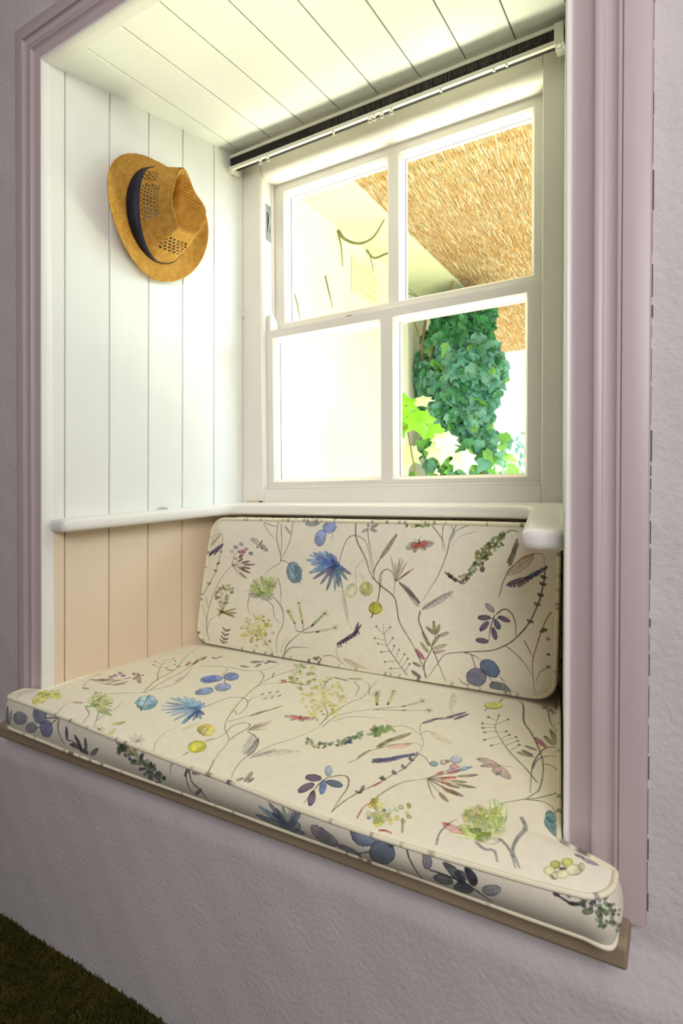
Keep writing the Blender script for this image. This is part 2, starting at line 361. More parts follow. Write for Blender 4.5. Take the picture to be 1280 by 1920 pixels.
for gx in (-.903, -.880, -.690, -.596, -.585, -.566, -.543, -.43, -.32, -.295):
    small = gx in (-.690, -.43, -.32, -.295); mb = MB(); q = .0022 if small else .0042
    mb.box(gx-.002, gx+.002, 1.144, 1.149, .8335, .8385)
    if not small or gx == -.690: mb.tube([(gx+q*math.cos(a), 1.1465, .8295+q*math.sin(a)) for a in np.linspace(1.57, 7.0, 10)], .0011, 6)
    mb.build('glider', M_white, tr_)

# ------------------------------------------------------------------ straw hat hung on the left wall
HY, HZ = .935, .640; hx0 = lwx(HY, HZ)
hat = empty('straw_hat', (hx0+.004, HY, HZ-.145)); tag(hat, 'golden straw trilby with a navy band hanging on the white boards', 'hat')
M_straw = mat('woven_straw', (238, 190, 98), .75, 1, 70, 0, 0, .25, col2=(216, 156, 60))
n = M_straw.node_tree.nodes; l = M_straw.node_tree.links; tc = n['Texture Coordinate']
mp2 = n.new('ShaderNodeMapping'); mp2.inputs['Scale'].default_value = (1, 1, 1); l.new(tc.outputs['UV'], mp2.inputs[0])
w1 = n.new('ShaderNodeTexWave'); w1.inputs['Scale'].default_value = 1.0; w1.bands_direction = 'X'; w1.inputs['Distortion'].default_value = 1.0; w1.inputs['Detail Scale'].default_value = 3
w2 = n.new('ShaderNodeTexWave'); w2.inputs['Scale'].default_value = 1.0; w2.bands_direction = 'Y'; w2.inputs['Distortion'].default_value = 1.0; w2.inputs['Detail Scale'].default_value = 3
mu = n.new('ShaderNodeMath'); mu.operation = 'MULTIPLY'; l.new(mp2.outputs[0], w1.inputs[0]); l.new(mp2.outputs[0], w2.inputs[0]); l.new(w1.outputs['Fac'], mu.inputs[0]); l.new(w2.outputs['Fac'], mu.inputs[1])
bp = n.new('ShaderNodeBump'); bp.inputs['Distance'].default_value = .0015; bp.inputs['Strength'].default_value = 1; l.new(mu.outputs[0], bp.inputs['Height']); l.new(bp.outputs[0], n['Principled BSDF'].inputs['Normal'])
base = n['Principled BSDF'].inputs['Base Color'].links[0].from_socket
mxc = n.new('ShaderNodeMix'); mxc.data_type = 'RGBA'; mxc.blend_type = 'MULTIPLY'; mxc.inputs[0].default_value = .75
rp = n.new('ShaderNodeValToRGB'); rp.color_ramp.elements[0].color = (.38, .30, .16, 1); rp.color_ramp.elements[1].position = .30; rp.color_ramp.elements[1].color = (1, 1, 1, 1)
l.new(mu.outputs[0], rp.inputs[0]); l.new(base, mxc.inputs[6]); l.new(rp.outputs[0], mxc.inputs[7]); l.new(mxc.outputs[2], n['Principled BSDF'].inputs['Base Color'])
def hatp(a, b, h):    # a: towards the window, b: up, h: out from the wall
    Y = HY+a+.10*h; z = HZ+b+.10*h
    return (lwx(Y, z)+h, Y, z)
NT = 240
def crown_r(th, t):
    sn = math.sin(th); ra = lerp(.077, .046-.020*max(0, sn)**1.5, t**1.2); rb = lerp(.103, .084 if sn > 0 else .074, t**1.3)
    r = 1/math.sqrt((math.cos(th)/ra)**2+(math.sin(th)/rb)**2)
    for c0 in (-math.pi/2-.60, -math.pi/2+.60):           # front pinches (the front of the hat points down)
        d = (th-c0+math.pi) % (2*math.pi)-math.pi
        r *= 1-.07*t*math.exp(-(d/.30)**2)
    if sn < -.3: r = min(r, lerp(.103, .060, t**1.1)/abs(sn))
    return r
def crown_top_h(a, b):
    H = .122+.10*b*.3
    return H
def brim_h(th, s):
    lift = .004+.030*s*s*(max(0, -math.cos(th))*.2+.35*abs(math.cos(th))+.10)
    return .012+lift+.010*math.sin(th*2+.6)*s
def brim_r(th):
    ra, rb = .130, .137
    r = 1/math.sqrt((math.cos(th)/ra)**2+(math.sin(th)/rb)**2)
    return r*(1-.05*max(0, math.cos(th-.55))**2+.015*math.cos(2*th))
bc = (-.003, 0.0)
rings = []; uvs = []
NB = 34
for i in range(NB+1):
    s = i/NB; ring = []
    for k in range(NT):
        th = k*2*math.pi/NT; r = lerp(crown_r(th, 0), brim_r(th), s)
        ring.append(hatp(bc[0]+r*math.cos(th)-.006*s, bc[1]+r*math.sin(th)-.008*s, brim_h(th, s)))
    rings.append(ring)
def sheet(rings, thick, close_first=None):
    n = len(rings[0]); v = [p for r in rings for p in r]; f = []
    for i in range(len(rings)-1):
        for j in range(n): f.append((i*n+j, i*n+(j+1) % n, (i+1)*n+(j+1) % n, (i+1)*n+j))
    return v, f
def hatpart(name, v, f, m, uvfn, thick=.0016, holes=None):
    o = mk(name, v, np.array(f), m, hat, smooth=True)
    uvl = o.data.uv_layers.new(name='UV')
    li = np.zeros(len(o.data.loops), dtype=np.int32); o.data.loops.foreach_get('vertex_index', li)
    uvv = np.array(uvfn, dtype=float)[li]; uvl.data.foreach_set('uv', uvv.ravel())
    so = o.modifiers.new('thick', 'SOLIDIFY'); so.thickness = thick; so.offset = 0
    return o
def polar_uv(NR, step):
    out = []
    for i in range(NR):
        for k in range(NT):
            th = k*2*math.pi/NT
            # weave runs across the hat, drawn with a diagonal grid
            out.append((0, 0))
    return out
v, f = sheet(rings, 0)
def planar(v, s=24): return [((p[1]+p[2])*s*1.0, (p[1]-p[2])*s*1.0) for p in v]
hatpart('brim', v, f, M_straw, planar(v, 70))
# crown: wall + creased top
rings = []; NC = 40; TOPH = .104
def wallh(th, t):
    top = TOPH-.016*max(0, math.sin(th))**2-.006*max(0, -math.sin(th))**4
    return .012+.004+(top-.016)*t
for i in range(NC+1):
    t = i/NC
    rings.append([hatp(bc[0]+crown_r(k*2*math.pi/NT, t)*math.cos(k*2*math.pi/NT), bc[1]+crown_r(k*2*math.pi/NT, t)*math.sin(k*2*math.pi/NT), wallh(k*2*math.pi/NT, t)) for k in range(NT)])
NTOP = 36
for i in range(1, NTOP+1):
    q = 1-i/NTOP; q = max(q, .004); ring = []
    for k in range(NT):
        th = k*2*math.pi/NT; R_ = crown_r(th, 1); a = R_*q*math.cos(th); b = R_*q*math.sin(th)
        e = (1-q); h = wallh(th, 1)+.004*math.sin(min(1, e*5)*math.pi)
        # teardrop crease: deep bowl that opens towards the top of the hat
        bowl = (1-math.exp(-(e/.22)**2)); h -= .042*bowl
        ring.append(hatp(bc[0]+a, bc[1]+b, h))
    rings.append(ring)
NW_ = (NC+1)*NT
v, f = sheet(rings, 0)
def hole(i, k):
    th = k*360/NT
    if i >= NC: return False
    per = 5
    if 9 <= i <= 30:
        d_side = abs(((th-180+180) % 360)-180)
        ok = (d_side < 34 and 14 <= i <= 28) or (abs(((th-128+180) % 360)-180) < 10 and 10 <= i <= 24) or (abs(((th-275+180) % 360)-180) < 26 and 16 <= i <= 30)
        if ok:
            row = i//3; kk = k+(2 if row % 2 else 0)
            return i % 3 != 0 and kk % 5 in (0, 1, 2)
    return False
ff = []; idx = 0
for i in range(len(rings)-1):
    for j in range(NT):
        if not hole(i, j): ff.append(f[idx])
        idx += 1
cuv = planar(v, 70)
for i in range(NC+1):
    for k in range(NT): cuv[i*NT+k] = ((k*.0023+i*.0026)*70, (k*.0023-i*.0026)*70)
hatpart('crown', v, ff, M_straw, cuv)
# band: widest on the room side, narrowing as it goes round
rings = [[], []]
for k in range(NT):
    th = k*2*math.pi/NT
    w = .003+.030*max(0, -math.cos(th+.05))**.8
    t0 = .02; t1 = t0+w/.105
    for q, t in ((0, t0), (1, t1)):
        r = crown_r(th, t)+.0018
        rings[q].append(hatp(bc[0]+r*math.cos(th), bc[1]+r*math.sin(th), wallh(th, t)+.001))
v, f = sheet(rings, 0)
o = mk('band', v, np.array(f), mat('navy_ribbon', (26, 27, 52), .6, .3, 40, .0005, 300), hat, smooth=True); so = o.modifiers.new('thick', 'SOLIDIFY'); so.thickness = .0012; so.offset = 0

# ------------------------------------------------------------------ printed cloth: a small painter working in cloth millimetres
# print data: kind (0 stroke, 1 leaf, 2 blob), flag, width (mm), ink, strength, then points in 0.4 mm steps (first absolute, rest relative)
INKS = [(96,80,64),(48,48,48),(56,48,48),(64,48,80),(88,80,96),(152,128,104),(144,136,136),(96,104,128),(112,120,144),(144,144,136),(160,48,96),(136,72,88),(72,56,96),(200,120,128),
(128,72,72),(120,72,88),(128,80,72),(128,80,88),(128,80,80),(120,80,72),(112,88,72),(104,88,72),(120,112,112),(200,192,176),(104,96,80),(152,144,144),(64,104,120),(152,176,208),
(96,128,152),(48,48,88),(208,208,168),(144,176,80),(104,112,72),(208,216,184),(144,160,80),(168,208,104),(208,216,160),(152,168,96),(192,192,144),(176,176,96),(168,176,88),(184,192,144),
(200,208,144),(160,176,104),(216,208,176),(176,176,104),(176,184,104),(208,200,160),(176,192,120),(192,208,144),(200,232,192),(184,216,144),(216,224,192),(160,200,96),(176,200,104),(200,200,144),
(184,208,136),(200,200,136),(208,200,144),(224,216,168),(160,176,96),(184,208,112),(168,168,80),(208,192,128),(192,208,152),(152,184,104),(208,208,152),(120,144,80),(128,128,128),(176,160,80),
(168,160,80),(208,208,96),(160,160,80),(192,184,104),(160,168,88),(192,192,88),(176,152,96),(168,160,88),(184,160,80),(176,160,72),(160,152,80),(200,192,112),(160,160,88),(200,192,104),
(176,160,88),(208,192,120),(192,184,112),(168,152,80),(200,192,96),(192,176,120),(224,208,96),(168,168,88),(200,176,96),(176,168,72),(208,200,112),(160,152,88),(176,176,88),(224,192,96),
(176,168,80),(160,168,80),(168,168,72),(176,152,88),(192,192,104),(224,192,104),(160,160,72),(184,176,88),(192,184,120),(216,208,80),(216,192,104),(160,160,96),(192,176,104),(200,176,120),
(184,192,88),(160,152,96),(208,184,120),(192,176,88),(160,168,96),(216,200,88),(176,168,88),(168,168,96),(192,184,88),(216,192,96),(184,176,96),(168,160,72),(224,200,104),(224,200,96),
(168,160,96),(176,168,96),(160,168,72),(176,152,72),(192,200,96),(200,176,104),(200,184,104),(168,176,80),(184,192,104),(176,152,80),(208,192,112),(184,168,104),(216,200,104),(168,152,88),
(208,192,96),(208,208,104),(224,216,128),(104,104,64),(112,128,64),(112,136,64),(112,128,56),(152,152,96),(104,120,64),(128,136,80),(96,120,56),(144,160,96),(112,112,56),(144,128,88),
(96,128,56),(96,128,64),(120,136,80),(112,128,72),(128,144,88),(88,120,56),(128,136,88),(96,112,72),(160,136,88),(104,120,56),(112,152,72),(144,152,96),(104,112,64),(152,160,96),
(96,128,72),(144,152,80),(120,144,64),(104,128,72),(144,136,72),(152,136,80),(104,128,56),(128,128,80),(152,144,96),(112,112,72),(136,136,88),(136,144,72),(120,136,72),(112,120,64),
(112,120,56),(120,136,64),(128,136,72),(152,152,88),(144,144,88),(136,144,80),(152,144,72),(136,128,72),(184,144,88),(128,112,56),(192,168,96),(80,64,40),(80,80,72),(88,80,64),
(72,80,72),(72,72,56),(80,80,80),(64,48,40),(176,176,64),(208,208,176),(112,136,80),(112,144,72),(112,128,80),(192,200,152),(96,112,176),(104,112,136),(88,96,120),(72,120,184),
(104,152,192),(72,104,152),(64,88,144),(64,104,160),(64,88,176),(112,136,184),(72,112,168),(96,144,200),(96,104,176),(56,56,96),(56,64,112),(48,56,112),(80,136,152),(64,64,96),
(96,128,160),(48,72,88),(64,48,112),(80,112,176),(80,128,160),(48,64,96),(88,80,56),(184,184,144),(152,152,80),(176,176,144),(208,208,120),(120,104,72),(152,136,64),(120,112,72),
(128,104,64),(112,112,64),(136,136,56),(144,120,64),(128,120,72),(120,128,64),(152,128,64),(176,168,128),(96,96,64),(160,152,136),(136,104,96),(176,144,136),(176,152,112),(144,136,128),
(120,112,88),(112,104,104),(200,80,64),(152,152,144),(184,168,72),(104,144,80),(112,144,64),(112,152,80),(176,176,56),(168,184,80),(168,184,56),(120,152,64),(104,136,80),(184,168,64),
(120,128,80),(160,184,128),(160,176,128),(136,152,80),(176,176,120),(136,144,96),(120,144,88),(136,160,80),(168,176,120),(120,160,88),(160,184,112),(168,168,112),(128,160,96),(88,128,72),
(104,112,56),(168,176,128),(128,160,72),(112,120,72),(128,144,80),(136,136,80),(96,112,64),(168,184,128),(176,176,128),(176,168,112),(104,112,48),(176,184,128),(160,176,112),(168,184,112),
(88,112,64),(128,152,80),(104,128,64),(136,160,88),(160,192,128),(96,120,64),(160,168,120),(88,112,72),(96,112,56),(88,128,64),(176,192,128),(144,152,72),(136,160,96),(160,168,152),
(56,40,40),(80,88,48),(64,48,56),(64,40,48),(168,168,152),(80,88,56),(176,160,152),(48,48,56),(112,136,72),(112,120,88),(176,176,160),(56,56,56),(56,56,48),(160,184,152),
(48,64,48),(88,104,56),(128,120,88),(80,104,56),(128,128,72),(176,168,152),(184,176,160),(56,48,56),(96,96,48),(160,184,136),(184,176,144),(120,120,72),(56,40,48),(160,168,160),
(176,176,136),(96,88,72),(80,112,48),(184,168,144),(160,176,152),(96,104,64),(56,48,64),(176,168,144),(64,64,48),(80,88,64),(64,48,48),(88,96,72),(96,80,56),(96,80,72),
(88,88,56),(48,56,48),(88,72,64),(112,96,72),(168,144,112),(176,72,48),(56,48,80),(80,56,96),(64,64,80),(64,56,96),(64,40,88),(72,64,80),(64,56,72),(72,48,88),
(64,40,80),(80,48,80),(72,48,80),(120,120,128),(64,56,80),(64,48,88),(64,56,88),(80,72,64),(48,72,112),(80,80,112),(80,88,104),(64,56,64),(120,120,112),(112,112,96),
(120,120,64),(112,96,96),(112,112,80),(128,128,88),(160,144,128),(160,144,120),(176,144,144),(152,48,96),(88,88,88),(96,96,80),(104,72,48),(128,120,80),(136,152,88),(136,120,72),
(128,112,64),(112,96,88),(112,80,80),(192,160,152),(120,80,80),(128,96,72),(128,72,80),(120,80,88),(128,96,80),(144,80,80),(136,80,72),(128,88,72),(120,88,88),(136,88,88),
(120,88,120),(128,88,128),(136,80,136),(128,80,144),(112,88,64),(144,176,96),(200,208,136),(152,176,80),(216,208,168),(176,192,104),(224,216,192),(192,192,128),(192,200,144),(184,208,152),
(168,192,112),(184,208,144),(208,224,184),(192,216,160),(224,224,168),(144,176,88),(192,208,136),(208,192,160),(224,216,176),(160,192,80),(192,128,128),(128,128,144),(216,224,128),(184,184,96),
(200,208,88),(192,200,80),(232,208,112),(184,192,96),(232,216,128),(216,200,136),(224,200,120),(192,192,96),(208,200,136),(208,208,128),(192,208,88),(232,224,120),(240,208,128),(216,216,128),
(208,192,80),(200,192,88),(216,216,112),(184,200,96),(184,208,96),(216,224,120),(168,112,112),(176,184,88),(152,144,152),(112,128,112),(80,144,160),(192,216,224),(152,176,200),(48,96,104),
(128,168,216),(88,112,160),(120,176,192),(112,168,216),(128,168,200),(104,160,200),(128,160,200),(104,160,208),(112,144,200),(96,136,168),(80,144,176),(96,120,160),(96,128,184),(136,168,216),
(64,120,184),(40,72,112),(88,120,168),(40,64,112),(80,120,168),(48,48,112),(64,88,152),(88,112,176),(208,192,88),(232,224,168),(200,200,64),(224,224,128),(192,160,128),(224,216,152),
(168,192,208),(80,80,96),(80,104,168),(112,128,184),(128,144,192),(112,112,120),(120,128,96),(128,128,96),(176,136,104),(160,120,88),(144,112,104),(168,160,120),(176,160,128),(144,144,80),
(224,224,144),(152,152,152),(120,120,120),(104,104,88),(192,192,176),(208,208,192),(96,96,72),(144,128,104),(184,176,112),(200,176,80),(184,168,112),(208,200,88),(192,184,80),(192,192,80),
(184,192,80),(184,184,112),(224,208,136),(192,200,120),(216,192,88),(200,200,96),(184,176,104),(216,216,144),(176,176,112),(208,216,128),(176,184,96),(208,216,152),(184,184,104),(176,200,88),
(224,208,88),(200,192,80),(208,216,120),(216,208,112),(216,200,120),(224,200,136),(192,176,112),(216,208,144),(216,208,104),(168,176,96),(208,208,112),(192,184,96),(224,200,144),(208,192,104),
(192,192,112),(176,192,112),(216,200,96),(200,192,120),(216,208,136),(184,200,80),(176,168,104),(200,208,96),(208,216,112),(192,216,112),(208,216,136),(200,184,96),(192,200,104),(216,208,96),
(200,200,128),(168,176,112),(208,208,88),(224,200,152),(200,200,112),(224,208,144),(216,208,128),(176,192,88),(192,168,112),(224,216,136),(208,208,136),(200,208,112),(184,184,80),(216,208,152),
(232,224,152),(192,192,120),(184,200,128),(128,144,64),(176,160,96),(160,160,112),(192,200,112),(104,152,64),(160,168,104),(200,192,128),(176,200,128),(112,144,80),(192,192,136),(168,168,104),
(216,192,128),(168,176,104),(168,184,96),(200,192,144),(160,168,112),(168,160,112),(200,208,152),(104,144,72),(184,200,120),(104,136,64),(160,104,56),(144,96,80),(200,72,72),(144,128,128),
(120,128,112),(152,168,88),(112,112,136),(120,120,144),(152,168,104),(144,160,112),(176,200,136),(120,128,120),(176,192,144),(112,128,96),(152,176,96),(104,112,120),(112,120,136),(152,176,112),
(144,168,112),(168,192,128),(160,160,120),(128,144,96),(96,120,136),(144,184,104),(144,168,104),(120,136,88),(112,128,136),(152,160,104),(168,200,128),(112,120,120),(96,112,136),(104,120,144),
(120,120,136),(176,200,144),(104,128,136),(112,128,104),(176,184,144),(184,208,128),(152,160,112),(104,120,136),(136,160,112),(96,128,136),(120,128,136),(112,112,128),(96,112,120),(168,208,136),
(144,168,120),(168,192,144),(112,136,88),(184,200,136),(104,112,128),(96,120,120),(176,208,136),(136,160,120),(168,192,136),(184,200,144),(176,208,128),(128,152,96),(128,136,96),(160,160,104),
(176,192,136),(120,152,88),(120,112,136),(112,144,88),(104,120,120),(136,176,120),(176,208,144),(56,56,104),(96,112,144),(56,72,104),(48,64,88),(56,64,96),(96,120,128),(48,56,96),
(56,64,88),(144,128,96),(112,96,64),(72,96,160),(96,88,64),(128,128,112),(112,104,80),(200,200,80),(192,176,96),(208,176,104),(208,200,104),(208,208,160),(216,224,152),(208,208,144),
(224,208,152),(208,224,152),(208,224,160),(208,192,152),(200,208,160),(192,200,160),(224,216,144),(216,216,152),(208,216,144),(112,152,64),(192,192,160),(144,120,96),(224,200,168),(152,176,104),
(144,184,96),(120,152,96),(112,160,80),(152,184,96),(152,176,88),(120,152,80),(128,160,88),(128,152,88),(112,136,96),(112,152,96),(136,168,96),(128,152,104),(144,184,112),(152,176,120),
(144,176,112),(112,104,64),(224,160,144),(128,112,72),(80,48,72),(40,72,104),(64,48,72),(48,48,104),(56,48,88),(48,56,104),(80,56,88),(40,64,96),(64,64,120),(64,80,128),
(96,88,80),(64,72,80),(176,64,80),(192,72,64),(208,72,72),(208,80,64),(128,104,80),(128,96,112),(160,96,112),(128,120,64),(128,112,80),(168,136,160),(120,168,192),(200,192,192),
(160,168,200),(176,120,128),(144,176,216),(128,104,56),(120,104,104),(208,176,168),(88,88,64),(96,104,80),(96,88,56),(112,96,80),(96,88,88),(88,96,80),(128,128,136),(64,112,112),
(48,96,112),(176,160,136),(168,152,144),(176,160,144),(160,160,152),(120,88,104),(104,96,104),(176,152,136),(168,168,144),(200,192,152),(192,216,136),(200,224,168),(224,232,192),(184,192,128),
(216,200,160),(208,216,168),(200,216,128),(184,216,128),(184,216,120),(216,216,168),(200,216,120),(200,216,144),(208,232,184),(216,216,176),(192,200,128),(176,208,120),(208,208,184),(192,216,144),
(216,232,176),(200,208,128),(200,224,160),(184,216,112),(224,232,184),(192,208,128),(208,216,176),(224,232,168),(200,216,168),(136,160,72),(136,160,56),(144,168,80),(144,168,96),(144,168,72),
(120,160,72),(160,192,72),(176,64,72),(216,208,88),(224,208,104),(192,192,72),(208,216,88),(208,184,72),(200,200,72),(200,184,72),(208,208,80),(208,200,96),(224,200,88),(176,80,72),
(168,176,64),(88,80,80),(112,104,128),(120,128,72),(120,120,56),(88,96,128),(80,80,128),(80,88,112),(88,96,112),(72,72,64),(88,88,96),(56,56,64),(96,96,104),(96,112,80),
(64,80,56),(144,160,120),(40,48,56),(56,64,56),(96,112,88),(88,120,88),(48,48,64),(48,48,40),(64,96,64),(64,80,64),(88,104,72),(144,144,112),(64,72,56),(136,144,120),
(96,120,80),(128,144,128),(96,104,88),(144,144,120),(152,160,120),(104,112,88),(56,88,64),(48,56,64),(56,56,40),(136,160,136),(64,88,72),(96,120,72),(40,56,56),(128,152,128),
(64,80,72),(88,112,88),(48,64,56),(40,64,40),(96,120,88),(72,96,56),(104,112,80),(48,56,40),(64,88,56),(144,152,120),(136,144,112),(48,56,56),(40,64,64),(144,160,128),
(64,88,48),(144,152,112),(88,104,80),(56,64,48),(144,144,128),(128,160,112),(104,120,96),(128,152,112),(88,112,96),(40,64,48),(88,112,80),(136,160,128),(64,72,72),(128,144,112),
(80,80,64),(152,144,120),(168,168,128),(152,144,112),(160,144,104),(64,56,48),(80,128,144),(80,80,120),(96,128,112),(80,88,128),(64,88,128),(72,80,96),(64,80,96),(80,80,104),
(72,72,96),(80,96,128),(56,72,96),(96,104,120),(80,80,56),(72,64,72),(112,128,88),(64,64,72),(120,128,88),(112,120,80),(72,80,64),(64,64,64),(152,160,128),(152,168,128),
(136,168,128),(120,136,96),(128,128,104),(72,72,72),(120,136,104),(120,136,112),(72,88,56),(88,104,88),(152,152,128),(152,160,136),(120,144,120),(80,96,64),(80,112,80),(144,168,136),
(112,136,112),(144,152,136),(112,144,104),(160,152,144),(80,104,64),(112,144,112),(160,160,128),(128,128,120),(120,152,104),(152,152,136),(56,80,72),(112,152,112),(160,168,136),(80,88,72),
(128,136,104),(72,88,64),(80,96,88),(152,152,120),(128,144,120),(64,96,56),(160,152,128),(48,56,80)]
